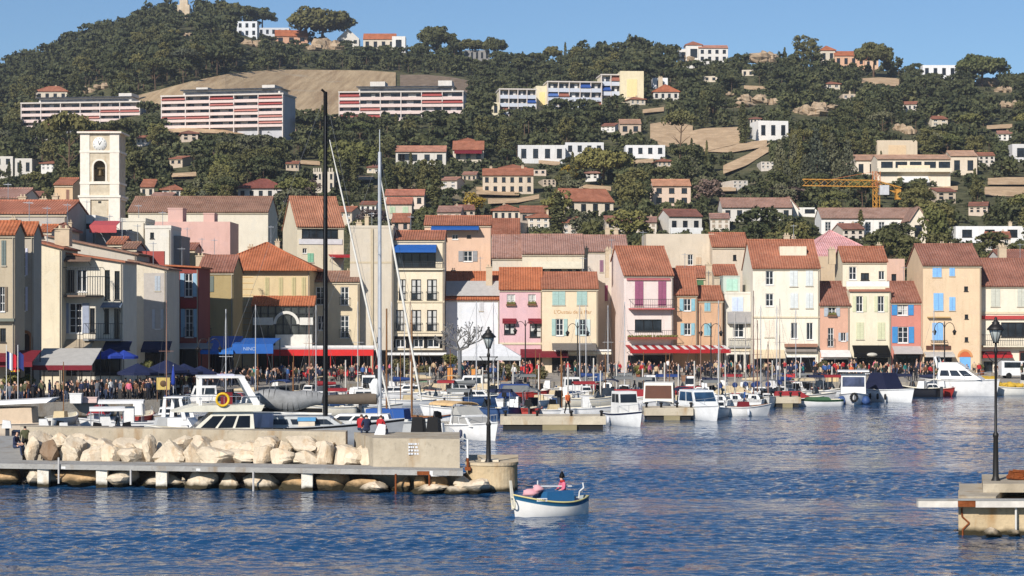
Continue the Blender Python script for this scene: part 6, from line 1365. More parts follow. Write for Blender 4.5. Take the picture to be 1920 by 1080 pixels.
for i in range(9): q.blob((-2+.5*i,random.uniform(-.4,.4),.95), (.5,.6,.35), i, .3, 6, 8)
q.build('fishing_nets', flat((206,168,60), .9), b.root); b.cabin(-2.4,-1.2,1.4,.8,1.5,WHITE,.1,.05,.95,(.5,.9),1)
# generic moored boats filling the basin
kinds = ['cab','tarp','console','sail','bim','pointu','tarp','bim','sail','console']
tints = [(240,238,232),(226,222,210),(60,88,130),(232,230,226),(180,60,50),(214,206,186)]; tnm = ['white','cream','blue','pale grey','red','beige']
tarps = [((36,64,120),'blue'),((206,186,150),'tan'),((120,122,120),'grey'),((28,36,64),'navy'),((150,40,44),'dark red')]
rr = random.Random(17); USED = {}
PROTO = {}
def moored(px_, py_, kind, ti, tp, head, L):
    tn = tnm[ti]; (tc, tcn) = tarps[tp]
    nm = {'cab':('cabin_boat','cabin boat with dark windows'),'tarp':('covered_boat','boat under a %s tarpaulin' % tcn),'console':('motor_boat','open motor boat with console'),'sail':('sailing_boat','sailing boat with thin mast, %s boom cover' % tcn),'pointu':('fishing_boat','wooden fishing boat with short mast'),'bim':('motor_boat','motor boat with %s sun canopy' % tcn)}[kind]
    area = 'left basin' if px_ < 760 else 'middle basin' if px_ < 1180 else 'right basin'
    lb = f'{tn} {nm[1]} moored in the {area}'; gp = f'{tn} {nm[1]}s in the {area}'
    key = (kind, ti, tp, round(L))
    if key in PROTO:
        r = copy_tree(PROTO[key]); Y = YW(py_); r.location = (WX(px_, Y), Y, 0); r.rotation_euler = (0,0,R(head)); tag(r, lb, 'boat', gp); return
    hm = flat(tints[ti], .45); tm = flat(tc, .8)
    b = Boat(lb, nm[0], 'boat', px_, py_, round(L), head, L*.34, .66 if kind != 'pointu' else .55, hm, flat(tints[(ti+2) % 6], .5) if ti % 2 else None, None, None, gp, transom=.2 if kind == 'pointu' else .8); L = b.L
    if kind == 'cab': b.cabin(-L*.28, L*.14, b.B*.72, .75, 1.35, WHITE, .5, .1, .88, (.42,.86), 2); b.rails(L*.15, L*.44, .5)
    elif kind == 'tarp': b.box('tarpaulin', -L*.42, L*.3, b.B*.88, .7, 1.35, tm, L*.2, .3, .35); b.outboard(0)
    elif kind == 'console': b.box('console', -.4, .4, .8, .7, 1.6, WHITE, .3, 0, .9); b.outboard(0); b.rails(0, L*.42, .45)
    elif kind == 'sail': b.cabin(-L*.12, L*.24, b.B*.55, .75, .55, WHITE, .5, .1, .85, (.3,.8), 2); b.mast(L*.06, 7.5+L*.35, .05, flat((150,112,92) if ti % 2 else (196,196,196), .5), L*.36, tm, .8)
    elif kind == 'pointu': b.mast(.3, 3.6+L*.2, .045, WOOD, 0, None, .5, False, 0); b.box('engine_box', -.9, .1, .9, .5, 1.0, flat((200,180,140), .7), .1, .1, .9)
    elif kind == 'bim': b.canopy(-L*.3, L*.1, b.B*.78, .8, 2.15, tm); b.box('windscreen', L*.1, L*.2, b.B*.6, .75, 1.5, GLASS, .3, .3, .8); b.outboard(0)
    PROTO[key] = b.root
rows = [(211,0,[760,792,838,872,918,960,1000,1048,1092,1138,1182,1226,1270,1316,1362,1408,1452,1496,1540,1690,1745]),(199,0,[490,548,612,676,742,788,868,920,975,1040,1090,1132,1180,1222,1280,1325,1372,1420,1466,1516]),
        (206,-0,[430,470,520,575,630,690,735,770,815,850,905,945,985,1030,1075,1120,1165,1205,1255,1300,1350,1400,1445,1480,1530,1565]),
        (190,0,[455,530,600,660,760,830,890,960,1010,1060,1110,1150,1200,1262,1345,1440,1490]),
        (172,0,[480,560,625,700,845,925,962,1005,1055,1100,1285,1352]),
        (182,0,[150,205,260,330,375]),(158,0,[120,185,255,320,420])]
for (Y, j, pxs) in rows:
    py_ = HY+F*CH/Y
    for px_ in pxs:
        kd = rr.choice(kinds); hd = rr.choice([8,172,350,188,262,84,275]); 
        if px_ > 1180 and kd == 'cab' and rr.random() < .4: kd = 'sail'
        moored(px_+rr.uniform(-8,8), py_+rr.uniform(-2.5,2.5), kd, rr.choice([0,0,0,1,2,3,3,5,4]), rr.randrange(5), hd, rr.choice([4,5,5,6,6]))
# tall thin masts seen against the right houses
for px_, py_, top, col in ((1413,764,545,(120,84,70)),(1420,760,600,(150,110,90)),(1462,758,560,(206,190,170)),(1398,762,590,(190,180,166)),(1378,764,585,(206,196,180)),(1350,766,640,(196,180,150)),(1440,762,640,(150,110,96))):
    Y = YW(py_); b = Boat('slim sailing boat with tall bare mast in front of the wide cream house', 'sailing_boat', 'boat', px_, py_, 6, 85 if px_ % 4 else 265, 2.0, .8, WHITE, None, None, None, 'slim sailing boats in front of the wide cream house', transom=.6); b.mast(.2, CH-(top-HY)/F*Y, .05, flat(col, .5), 2.4, flat((36,64,120), .8), .8); b.cabin(-1,1,1.1,.75,.45,WHITE,.4,.1,.85,(.3,.8),2)

# mooring poles between the boats
q = MB(); q.tube((0,0,-1),(0,0,3.4),.07,n=7); POLE = q.mesh('mooring_pole'); POLE.materials.append(flat((214,208,196), .6))
for px_, Y, h_ in ((934,196,1.15),(962,206,.95),(1065,196,1.05),(1113,200,1.2),(1126,188,.95),(1246,196,1.1),(1272,204,1.0),(1302,196,1.15),(1346,200,1.0),(1360,192,1.2),(1448,204,1.1),(1472,200,.9),(746,206,1.0),(770,200,1.1),(806,206,.9),(648,206,1.1),(905,204,.9),(1010,200,1.0),(1156,206,1.0),(1205,200,.9),(1500,206,1.0),(1560,207,.9)):
    o = bpy.data.objects.new('mooring_pole', POLE); COL.objects.link(o); o.location = (WX(px_,Y), Y, 0); o.scale = (1,1,h_); tag(o, 'pale wooden mooring pole standing between the moored boats', 'pole', 'mooring poles in the basin')

def quaybox(name, label, px_, Y, w, d, h_, mat, cat, lid=None):
    r = empty(name, (WX(px_,Y), Y, 1.2), 0, label, cat); q = MB(); q.hexa([(-w/2,-d/2,0),(w/2,-d/2,0),(w/2,d/2,0),(-w/2,d/2,0)],[(-w/2-.04,-d/2-.04,h_),(w/2+.04,-d/2-.04,h_),(w/2+.04,d/2+.04,h_),(-w/2-.04,d/2+.04,h_)]); q.build('body', mat, r); q = MB(); q.box(-w/2-.07,-d/2-.07,h_+.003,w/2+.07,d/2+.07,h_+.07); q.build('lid', lid or mat, r); return r
quaybox('storage_box','white storage box at the edge of the left quay',143,167.4,.9,.6,.75,WHITE,'box'); quaybox('storage_box','low pale box on the left quay beside the white storage box',170,168.2,1.1,.7,.4,flat((226,196,184),.7),'box')
for px_, Y, w, h_, c_, lb in ((790,213,1.2,.7,(120,150,120),'green equipment locker on the quay left of the lamp'),(905,216,1.4,.6,(226,222,210),'white equipment locker below the marquee'),(1120,216,1.0,.8,(60,90,140),'blue bin on the quay before the yellow restaurant'),(1290,216,1.3,.6,(150,110,80),'brown net chest on the quay before the orange houses'),(1480,215,1.0,.8,(206,60,60),'red chest on the quay before the wide cream house'),(1560,215,1.2,.6,(226,200,150),'tan chest on the quay before the salmon house'),(1850,214,1.4,.6,(206,170,60),'yellow fish box stack on the right quay')): quaybox('locker', lb, px_, Y, w, .7, h_, flat(c_, .7), 'chest')
Y = 170.0; r = empty('notice_board', (WX(306,Y), Y, 1.2), 0, 'yellow notice board with dark emblem on the left quay', 'notice board'); q = MB(); q.box(-.55,0,1.0,.55,.06,2.0); q.build('panel', flat((206,178,96), .7), r); q = MB(); q.lathe([(.26,-.01),(.27,0),(.26,.01)], 16); e_ = q.build('emblem', flat((96,70,40), .7), r, (0,-.02,1.5)); e_.rotation_euler = (R(90),0,0)
for s_ in (-.5,.5): q = MB(); q.tube((s_,.03,0),(s_,.03,1.0),.03,n=6); q.build('leg', WOOD, r)
# ------------------------------------------------------------------ people
def skin_body(joints, edges, rads):
    me = bpy.data.meshes.new('body'); me.from_pydata([Vector(j) for j in joints], edges, []); o = bpy.data.objects.new('body', me); COL.objects.link(o)
    m = o.modifiers.new('skin', 'SKIN'); m.use_smooth_shade = True
    for i, r in enumerate(rads): me.skin_vertices[0].data[i].radius = r if isinstance(r, tuple) else (r, r); me.skin_vertices[0].data[i].use_root = (i == 0)
    s = o.modifiers.new('sub', 'SUBSURF'); s.levels = 1; s.render_levels = 1
    dg = bpy.context.evaluated_depsgraph_get(); out = bpy.data.meshes.new_from_object(o.evaluated_get(dg)); bpy.data.objects.remove(o); return out
def person_mesh(pose, seed=0):
    """1.72 m figure facing -Y; material slots: 0 skin, 1 jacket, 2 trousers, 3 hair, 4 shoes"""
    rr = random.Random(seed)
    hip = Vector((0,0,.92)); J = [hip, Vector((0,.0,1.12)), Vector((0,-.01,1.34)), Vector((0,-.01,1.47)), Vector((0,-.03,1.55)), Vector((0,-.03,1.66))]
    Rr = [(.15,.11),(.145,.105),(.17,.11),(.06,.06),(.085,.095),(.08,.09)]; E = [(0,1),(1,2),(2,3),(3,4),(4,5)]; cls = [2,1,1,0,0,3]
    lean = {'stand':0,'walk':.06,'phone':.03,'sit':.10}[pose.split('_')[0]]
    for i in range(1, 6): J[i] = J[i]+Vector((0,-lean*(J[i].z-.92)/.7,0))
    sh = J[2]+Vector((0,0,.07))
    def chain(pts, rs, c, root):
        p = root
        for q, r, k in zip(pts, rs, c): J.append(Vector(q)); Rr.append(r); cls.append(k); E.append((p, len(J)-1)); p = len(J)-1
    for s in (1, -1):
        if pose.startswith('walk'): el, ha = sh+Vector((s*.23,.10*s,-.27)), sh+Vector((s*.24,-.10-.14*s*-1,-.50))
        elif pose.startswith('phone') and s == 1: el, ha = sh+Vector((s*.24,-.08,-.24)), sh+Vector((s*.13,-.24,-.02))
        elif pose.startswith('sit'): el, ha = sh+Vector((s*.24,-.06,-.26)), sh+Vector((s*.14,-.30,-.36))
        else: el, ha = sh+Vector((s*.25,.02,-.28)), sh+Vector((s*.24,-.05,-.54))
        chain([sh+Vector((s*.17,0,-.03)), el, ha, ha+(ha-el).normalized()*.10], [.065,.052,.04,.032], [1,1,0,0], 2)
        hx = s*.10
        if pose.startswith('sit'): pts = [(hx,-.04,.90),(hx+s*.05,-.44,.94),(hx+s*.05,-.50,.50),(hx+s*.05,-.62,.46)]
        elif pose.startswith('walk'): pts = [(hx,0,.84),(hx,-.12*s-.06,.48),(hx,-.22*s+.06,.08),(hx,-.22*s-.10,.05)]
        else: pts = [(hx,0,.84),(hx+s*.01,-.01,.48),(hx+s*.02,.02,.08),(hx+s*.03,-.13,.045)]
        chain(pts, [.10,.066,.048,.04], [2,2,2,4], 0)
    me = skin_body(J, E, Rr); P_ = [Vector(j) for j in J]
    me.materials.clear()
    mi = []
    for f in me.polygons:
        c = f.center; best = (9, 1)
        for i, j in enumerate(P_):
            d = (c-j).length-Rr[i][0]*.6 if isinstance(Rr[i], tuple) else (c-j).length-Rr[i]*.6
            if d < best[0]: best = (d, cls[i])
        k = best[1]
        if c.z > J[4].z-.02 and (c.y > J[4].y+.015 or c.z > J[5].z+.035): k = 3
        elif k == 3: k = 0
        mi.append(k)
    me.polygons.foreach_set('material_index', mi)
    for _ in range(5): me.materials.append(None)
    return me
SK = [flat(c, .6, .06) for c in ((214,168,140),(196,146,116),(226,184,158))]
HAIRS = [flat(c, .7, .1) for c in ((44,32,26),(84,58,38),(24,20,20),(170,160,150),(130,96,60))]
JK = {'black':(26,26,30),'navy':(34,42,70),'red':(176,36,42),'white':(228,226,220),'olive':(84,84,56),'brown':(110,74,50),'pink':(214,110,132),'teal':(44,128,124),'grey':(110,112,116),'orange':(220,110,60),'beige':(200,172,134),'blue':(56,92,150)}
TR = [flat(c, .8, .1) for c in ((30,32,40),(46,58,84),(60,56,52),(84,92,110),(24,24,26))]; SHOE = flat((36,30,28), .7)
JM = {k: flat(v, .85, .12) for k, v in JK.items()}
PMESH = {p: person_mesh(p, i) for i, p in enumerate(('stand','walk','phone','sit'))}
def person(pose, loc, rz, jk, label, group=None, s=1.0, hair=0, tr=0, sk=0):
    o = bpy.data.objects.new('person', PMESH[pose]); COL.objects.link(o); o.location = loc; o.rotation_euler = (0,0,rz); o.scale = (s,s,s)
    for i, m in enumerate((SK[sk], JM[jk], TR[tr], HAIRS[hair], SHOE)):
        if PMESH[pose].materials[i] is None: PMESH[pose].materials[i] = m
        o.material_slots[i].link = 'OBJECT'; o.material_slots[i].material = m
    return tag(o, label, 'person', group)
rr = random.Random(33)
JW = ['black']*9+['navy']*6+['red']*2+['white']*1+['olive']*3+['brown']*4+['grey']*3+['pink','teal','orange','beige','blue']
def qy(px): return float(np.interp(px, [p[0] for p in QE], [p[1] for p in QE]))
OCC = []
def crowd(x0, x1, n, d0, d1, zone, poses=('stand','walk','phone','stand')):
    for i in range(n):
        for _ in range(12):
            px_ = rr.uniform(x0, x1); Y = qy(px_)+rr.uniform(d0, d1); X = WX(px_, Y)
            if all((X-a)**2+(Y-b)**2 > .30 for a, b in OCC): break
        OCC.append((X, Y)); jk = rr.choice(JW); ps = rr.choice(poses)
        person(ps, (X, Y, 1.2 if ps != 'sit' else .80), rr.uniform(0, 6.28), jk, f'person in a {jk} jacket {"sitting at the terraces" if ps == "sit" else "in the crowd"} on the {zone}', f'people in {jk} jackets {"sitting" if ps == "sit" else "in the crowd"} on the {zone}', rr.uniform(.93, 1.06), rr.randrange(5), rr.randrange(5), rr.randrange(3))
crowd(-20, 380, 74, .9, 5.5, 'left quay'); crowd(380, 730, 46, 1.2, 14, 'quay before the red canopy'); crowd(730, 1130, 46, 2, 24, 'middle quay'); crowd(1130, 1560, 46, 2, 26, 'right quay'); crowd(1560, 1760, 28, 2, 26, 'quay at the far right'); crowd(1760, 1920, 7, 4, 22, 'quay at the far right')
crowd(520, 720, 18, 12, 24, 'quay before the red canopy', ('sit',)); crowd(740, 1360, 34, 16, 28, 'middle quay', ('sit',))
# everyone else in the dense crowd, past three hundred individuals, as one mass
v0 = {}
for p_ in ('stand','walk','sit'):
    me = PMESH[p_]; co_ = np.empty(len(me.vertices)*3); me.vertices.foreach_get('co', co_); v0[p_] = (co_.reshape(-1,3), [tuple(f.vertices) for f in me.polygons], [f.material_index for f in me.polygons])
mass = MB(); jcols = ['black','navy','brown','grey','olive','red','beige','blue']
for (x0_, x1_, n_, d0, d1) in ((-20,385,70,3.5,8.5),(385,730,50,5,22),(730,1140,70,8,30),(1140,1560,70,8,30),(1560,1780,40,8,30)):
    for i in range(n_):
        px_ = rr.uniform(x0_, x1_); Y = qy(px_)+rr.uniform(d0, d1); X = WX(px_, Y); p_ = rr.choice(('stand','walk','sit','stand')); vs, fs, ms = v0[p_]; a = rr.uniform(0,6.28); c_, s_ = math.cos(a), math.sin(a); sc_ = rr.uniform(.93,1.06); j = rr.choice([0,0,0,1,1,2,3,4,5,6,7])
        q = np.stack([(vs[:,0]*c_-vs[:,1]*s_)*sc_+X, (vs[:,0]*s_+vs[:,1]*c_)*sc_+Y, vs[:,2]*sc_+(.8 if p_ == 'sit' else 1.2)], 1); b = len(mass.v); mass.v += [tuple(v) for v in q]
        for f, m in zip(fs, ms): mass.f.append(tuple(k+b for k in f)); mass.m.append(0 if m == 0 else 3+j if m == 1 else 1 if m in (2,4) else 2); mass.sm.append(True)
tag(mass.build('crowd', [SK[0], TR[0], HAIRS[0]]+[JM[k] for k in jcols]), 'dense crowd of people filling the quay under the awnings', 'crowd', None, 'stuff')
# named people
def pos(px_, Y, z): return (WX(px_, Y), Y, z)
person('walk', pos(1064, 154.2, 1.0), R(30), 'orange', 'person in an orange and black jacket stooping on the long pontoon', None, 1.0, 2, 4, 0)
person('stand', pos(1396, FB.root.location.y-.2, .55), R(90), 'blue', 'person in a blue jacket standing in the stern of a white fishing boat', None, 1.0, 2, 1, 0)
for px_, Y, z, jk, rz, lb in ((28,106.7,.86,'navy',70,'person in dark blue sitting at the left end of the pier'),(676,105.4,1.86,'red',160,'person in a red hooded jacket seated left on the pier wall gap'),(688,104.9,1.86,'navy',200,'person in a navy jacket seated on the pier wall with back turned'),(712,104.6,1.86,'red',150,'person in a red hat seated right beside the white bag')):
    person('sit', pos(px_, Y, z), R(rz), jk, lb, None, 1.0, 2 if jk != 'red' else 1, 1, 0)
person('stand', pos(47, 107.4, 1.18), R(200), 'olive', 'person in a dark olive jacket standing at the left end of the pier wall', None, .98, 2, 4, 0)
q = MB(); q.hexa([(-.28,-.1,0),(.28,-.1,0),(.28,.1,0),(-.28,.1,0)],[(-.06,-.05,.55),(.3,-.05,.5),(.3,.05,.5),(-.06,.05,.55)]); tag(q.build('bag', flat((232,232,232), .7), None, (WX(712,104.0), 104.0, 2.56)), 'white cloth bag leaning beside the seated people on the pier', 'bag')
for px_, jk in ((676,'red'),(712,'red')):
    pass
cx = BOAT0.root.location
a = R(210); lx, ly = -.62, .02
pm = person('sit', (cx.x+lx*math.cos(a)-ly*math.sin(a), cx.y+lx*math.sin(a)+ly*math.cos(a), .02), R(300), 'pink', 'person in a pink top and black hat aboard the small foreground boat', None, .98, 2, 1, 0)
q = MB(); q.lathe([(.125,0),(.13,.06),(.10,.16),(.03,.27),(.01,.3)], 10); q.build('hat', BLACKM, pm, (0,-.10,1.62))
q = MB(); q.lathe([(.11,0),(.13,.05),(.1,.1)], 10); q.build('scarf', RED, pm, (0,-.08,1.42))

# ------------------------------------------------------------------ terraces on the quay
def canopy(label, px0, px1, py_front, Y, dep, drop, mat, val=.4, name='terrace_canopy', valmat=None, posts=4, postmat=None, zb=1.2, txt=None, tmat=None):
    xa, xb = WX(px0, Y), WX(px1, Y); w = xb-xa; zf = CH-(py_front-HY)/F*Y; r = empty(name, (xa, Y, zb), 0, label, 'canopy'); z = zf-zb+val
    q = MB(); q.slab([(0,0,z),(w,0,z),(w,dep,z+drop),(0,dep,z+drop)], .06); c = q.build('fabric', mat, r)
    q = MB(); q.box(-.02,-.05,z-val,w+.02,-.004,z-.01); v = q.build('valance', valmat or mat, c)
    if txt: text_mesh(txt, val*.5, tmat or flat((170,190,220), .6), 'lettering', v, (w*.42, -.062, z-val*.52))
    for i in range(posts):
        x = .08+(w-.16)*i/max(1, posts-1); q = MB(); q.tube((x,.06,-.02),(x,.06,z-.07),.05,n=6); q.build('post', postmat or IRON, r)
        q = MB(); q.tube((x,dep-.1,-.02),(x,dep-.1,z+drop-.07),.05,n=6); q.build('post', postmat or IRON, r)
    return r
canopy('maroon terrace awning with a long grey top on the left quay', 60, 172, 694, 173, 4.2, 1.35, flat((186,182,174), .8), .42, valmat=MAROON)
canopy('maroon terrace awning behind the flags at the left edge', -60, 60, 688, 170.5, 3.4, .9, MAROON, .42)
canopy('bright blue restaurant awning with white lettering', 436, 512, 663, 211.5, 7, .5, flat((30,96,176), .7), 1.0, txt='NINO', posts=2)
canopy('bright blue side awning joining the lettered blue awning', 376, 437, 664, 211, 8, 1.4, flat((34,112,196), .7), .35, posts=2)
rc = canopy('long red restaurant canopy with white edge and red posts', 500, 700, 667, 232.5, 6, .35, flat((236,230,222), .7), .72, valmat=flat((214,34,30), .6), posts=6, postmat=flat((204,40,38), .6))
q = MB(); q.box(0,-.06,3.28,WX(700,232.5)-WX(500,232.5),-.01,3.5); q.build('white_edge', WHITE, rc)
# white marquee
Y = 228.0; xa, xb = WX(862,Y), WX(976,Y); w = xb-xa; r = empty('marquee', ((xa+xb)/2, Y+2.5, 1.2), 0, 'white pyramid topped marquee beside the bare plane tree', 'marquee'); zt = CH-(645-HY)/F*(Y+2.5)-1.2; ze_ = CH-(668-HY)/F*Y-1.2
WM = flat((226,226,224), .8); q = MB(); bs = [(-w/2,-2.5,ze_),(w/2,-2.5,ze_),(w/2,2.5,ze_),(-w/2,2.5,ze_)]; rg = [(-w*.18,0,zt),(w*.18,0,zt)]
q.poly([bs[0],bs[1],rg[1],rg[0]]); q.poly([bs[2],bs[3],rg[0],rg[1]]); q.poly([bs[1],bs[2],rg[1]]); q.poly([bs[3],bs[0],rg[0]]); q.build('roof', WM, r)
q = MB(); q.box(-w/2,-2.56,ze_-.45,w/2,-2.51,ze_+.01); q.box(w/2,-2.5,ze_-.45,w/2+.05,2.5,ze_+.01); q.build('valance', flat((204,206,206), .8), r)
for sx_ in (-1,1):
    for sy in (-1,1): q = MB(); q.tube((sx_*w*.49,sy*2.4,0),(sx_*w*.49,sy*2.4,ze_-.0),.06,n=6); q.build('post', WHITE, r)
def parasol(label, px_, Y, py_rim, w, mat, group=None):
    z = CH-(py_rim-HY)/F*Y-1.2; r = empty('parasol', (WX(px_,Y), Y, 1.2), rr.uniform(0,.5), label, 'parasol', group); q = MB(); n = 8
    for i in range(n):
        a0, a1 = 2*math.pi*i/n, 2*math.pi*(i+1)/n; p0, p1 = (w/2*math.cos(a0),w/2*math.sin(a0),z), (w/2*math.cos(a1),w/2*math.sin(a1),z); q.poly([p0,p1,(0,0,z+w*.22)]); q.quad((p0[0],p0[1],z-.22),(p1[0],p1[1],z-.22),p1,p0)
    q.build('canopy', mat, r); q = MB(); q.tube((0,0,0),(0,0,z+w*.2),.035,n=6); q.box(-.3,-.3,0,.3,.3,.08); q.build('pole', IRON, r); return r
BL2 = flat((38,66,160), .8)
for px_, Y, pr, w, m_, lb in ((178,184,668,3.0,BL2,'bright blue parasol on the left quay terrace'),(206,184.5,667,3.0,BL2,'second bright blue parasol right of the first'),(232,185,668,2.6,BL2,'third bright blue parasol at the corner of the navy awning'),(258,178,698,3.6,NAVY,'navy parasol with pale rim behind the left crowd'),(312,181,694,4.2,NAVY,'wide navy parasol in the middle of the left terrace'),(345,184,697,3.4,NAVY,'navy parasol right of the wide navy parasol'),(376,187,700,3.2,NAVY,'last navy parasol before the blue awning')): parasol(lb, px_, Y, pr, w, m_)
q = MB(); n = 8
r = empty('closed_parasol', (WX(325,176), 176, 1.2), 0, 'folded navy parasol on a white pole behind the left crowd', 'parasol'); q.lathe([(.05,1.1),(.2,1.3),(.14,2.1),(.03,2.8)], 8); q.build('canopy', BL2, r); q = MB(); q.tube((0,0,0),(0,0,2.9),.03,n=6); q.build('pole', WHITE, r)
# flags
fl = empty('flag_stand', (WX(30,165.5), 165.5, 1.2), 0, 'cluster of flags with the french tricolour at the left edge of the quay', 'flags')
def flagcloth(px0, px1, py0, py1, cols_, horiz=False, dy=0, nm='flag'):
    Y = 165.5; ox = fl.location; x0_, x1_, z1, z0 = WX(px0,Y)-ox.x, WX(px1,Y)-ox.x, CH-(py0-HY)/F*Y-1.2, CH-(py1-HY)/F*Y-1.2; q = MB(); n = len(cols_)*4
    for i in range(n):
        if horiz:
            a, b_ = z1+(z0-z1)*i/n, z1+(z0-z1)*(i+1)/n; q.quad((x0_,dy,b_),(x1_,dy+.1,b_),(x1_,dy+.1,a),(x0_,dy,a), i*len(cols_)//n)
        else:
            a, b_ = x0_+(x1_-x0_)*i/n, x0_+(x1_-x0_)*(i+1)/n; w0, w1 = .12*math.sin(i*.8), .12*math.sin((i+1)*.8); q.quad((a,dy+w0,z0-.35*i/n),(b_,dy+w1,z0-.35*(i+1)/n),(b_,dy+w1,z1-.35*(i+1)/n),(a,dy+w0,z1-.35*i/n), i*len(cols_)//n)
    q.build(nm, [flat(c, .8, .05) for c in cols_], fl)
flagcloth(12, 30, 658, 690, ((28,44,110),(240,240,240),(206,36,52))); flagcloth(33, 44, 658, 688, ((34,48,110),), False, .1); flagcloth(20, 35, 690, 697, ((20,20,20),(206,40,40),(240,200,40)), True, .05)
q = MB(); q.tube((WX(12,165.5)-fl.location.x,0,0),(WX(12,165.5)-fl.location.x,0,4.8),.03,n=6); q.tube((WX(33,165.5)-fl.location.x,.1,0),(WX(33,165.5)-fl.location.x,.1,4.8),.03,n=6); q.build('flag_pole', WHITE, fl)
# bamboo screen, orange boards, lifebuoy stand
def board(name, label, px0, px1, py0, py1, Y, mat, cat, th=.08, group=None):
    x0_, x1_ = WX(px0,Y), WX(px1,Y); z1, z0 = CH-(py0-HY)/F*Y, max(1.2, CH-(py1-HY)/F*Y); r = empty(name, ((x0_+x1_)/2, Y, 1.2), 0, label, cat, group); w = (x1_-x0_)/2
    q = MB(); q.box(-w,0,z0-1.2+.12,w,th,z1-1.2); q.build('panel', mat, r); q = MB(); q.box(-w-.05,-.02,0,-w-.003,th+.02,z1-1.2+.05); q.box(w+.003,-.02,0,w+.05,th+.02,z1-1.2+.05); q.build('frame', WOOD, r); return r
board('bamboo_screen','straw coloured bamboo screen below the blue awning',405,452,701,716,221,flat((196,158,96), .9, .3),'screen'); board('bamboo_screen','second straw coloured bamboo screen right of the flagpole line',454,506,700,716,221.5,flat((190,150,92), .9, .3),'screen')
for px0, px1, py0, py1, lb in ((778,788,700,722,'orange menu board right of the white mast'),(839,848,690,728,'orange wooden post board left of the tall lamp'),(884,891,692,726,'slim orange board beside the lamp post'),(938,950,715,738,'orange board left of the red lifebuoy')): board('menu_board', lb, px0, px1, py0, py1, 214.5, flat((226,150,74), .7), 'board')
Y = 214.2; r = empty('lifebuoy_stand', (WX(990,Y), Y, 1.2), 0, 'red lifebuoy on a post at the edge of the quay', 'lifebuoy'); q = MB(); n = 18; q.path([(.42*math.cos(2*math.pi*i/n),-.1,1.35+.42*math.sin(2*math.pi*i/n)) for i in range(n+1)], .13, 8); q.build('ring', flat((214,70,66), .6), r); q = MB(); q.tube((0,0,0),(0,0,1.9),.05,n=6); q.build('post', RED, r)
# plants: clipped bushes in pots, bare plane tree
def pot_tree(label, px_, Y, py_top, wpx, mat, base_py=None):
    k = Y/F; h = CH-(py_top-HY)*k-1.2; w = wpx*k/2; r = empty('potted_tree', (WX(px_,Y), Y, 1.2), 0, label, 'tree'); rs2 = np.random.default_rng(int(px_)); out = []
    for i in range(26):
        d = rs2.normal(size=3); d /= np.linalg.norm(d); f = rs2.uniform(.3,.85); out.append(leafquads((d[0]*w*f, d[1]*w*f, h-w*.75+d[2]*w*.62*f), (w*.33,)*3, 50, .13, rs2))
    c = bpy.data.objects.new('crown', quadmesh(np.concatenate(out), 'crown', mat)); link(c, r); q = MB(); q.tube((0,0,.4),(0,0,h-w*.9),.08,.06,7); q.build('trunk', BARK, r); q = MB(); q.lathe([(.35,0),(.45,.45),(.45,.5),(.38,.5)], 12); q.build('pot', flat((160,96,66), .8), r)
OLV = leafm('olive_foliage', (.09,.085,.035), (.17,.15,.07))
pot_tree('olive tree in front of the blank beige building', 752, 222, 672, 44, OLV); pot_tree('round green clipped tree before the hotel terrace', 846, 226, 662, 32, LEAF2); pot_tree('olive tree in front of the white marquee', 952, 219, 678, 46, OLV); pot_tree('small olive tree between the two pale masts', 795, 223, 684, 30, OLV); pot_tree('bushy olive tree right of the red awning', 1010, 224, 690, 36, OLV); pot_tree('small green tree under the pale pink house awning', 1200, 226, 684, 26, LEAF2); pot_tree('small green potted tree by the salmon house shop', 1544, 232, 676, 22, OLV); pot_tree('dark potted shrub right of the red awning door', 1886, 238, 684, 10, LEAF1); pot_tree('dark potted shrub left of the red awning door', 1839, 238, 684, 10, LEAF1); pot_tree('palm green shrub by the left quay awning', 20, 172, 700, 36, LEAF2); pot_tree('leafy green shrub behind the left quay crowd', 50, 173, 702, 34, LEAF2); pot_tree('leafy green shrub beside the navy parasols', 275, 188, 676, 24, LEAF2)
Y = 217.0; k = Y/F; r = empty('plane_tree', (WX(862,Y), Y, 1.2), 0, 'bare pollarded plane tree with knobbly grey branches', 'tree'); q = MB(); r2 = random.Random(12); H0 = CH-(655-HY)*k-1.2; q.tube((0,0,-.2),(0,0,H0),.26,.2,8); q.build('trunk', flat((120,122,124), .9, .25), r)
def grow(q, p, d, L, rad, lv):
    e = p+d*L; q.tube(p, e, rad, rad*.72, 6, cap=False)
    if lv == 0: q.blob(e, (rad*1.9,)*3, int(L*1000), .2, 5, 6); return
    for i in range(r2.choice((2,3,3))):
        nd = (d+Vector((r2.uniform(-.9,.9), r2.uniform(-.6,.6), r2.uniform(-.15,.65)))).normalized(); grow(q, e, nd, L*r2.uniform(.6,.85), rad*.68, lv-1)
q = MB()
for i in range(7):
    a = i*.9; grow(q, Vector((0,0,H0-.1)), Vector((math.cos(a)*1.0, math.sin(a)*.7, r2.uniform(.25,.9))).normalized(), 1.25, .11, 3)
q.build('branches', flat((128,126,122), .9, .3), r)
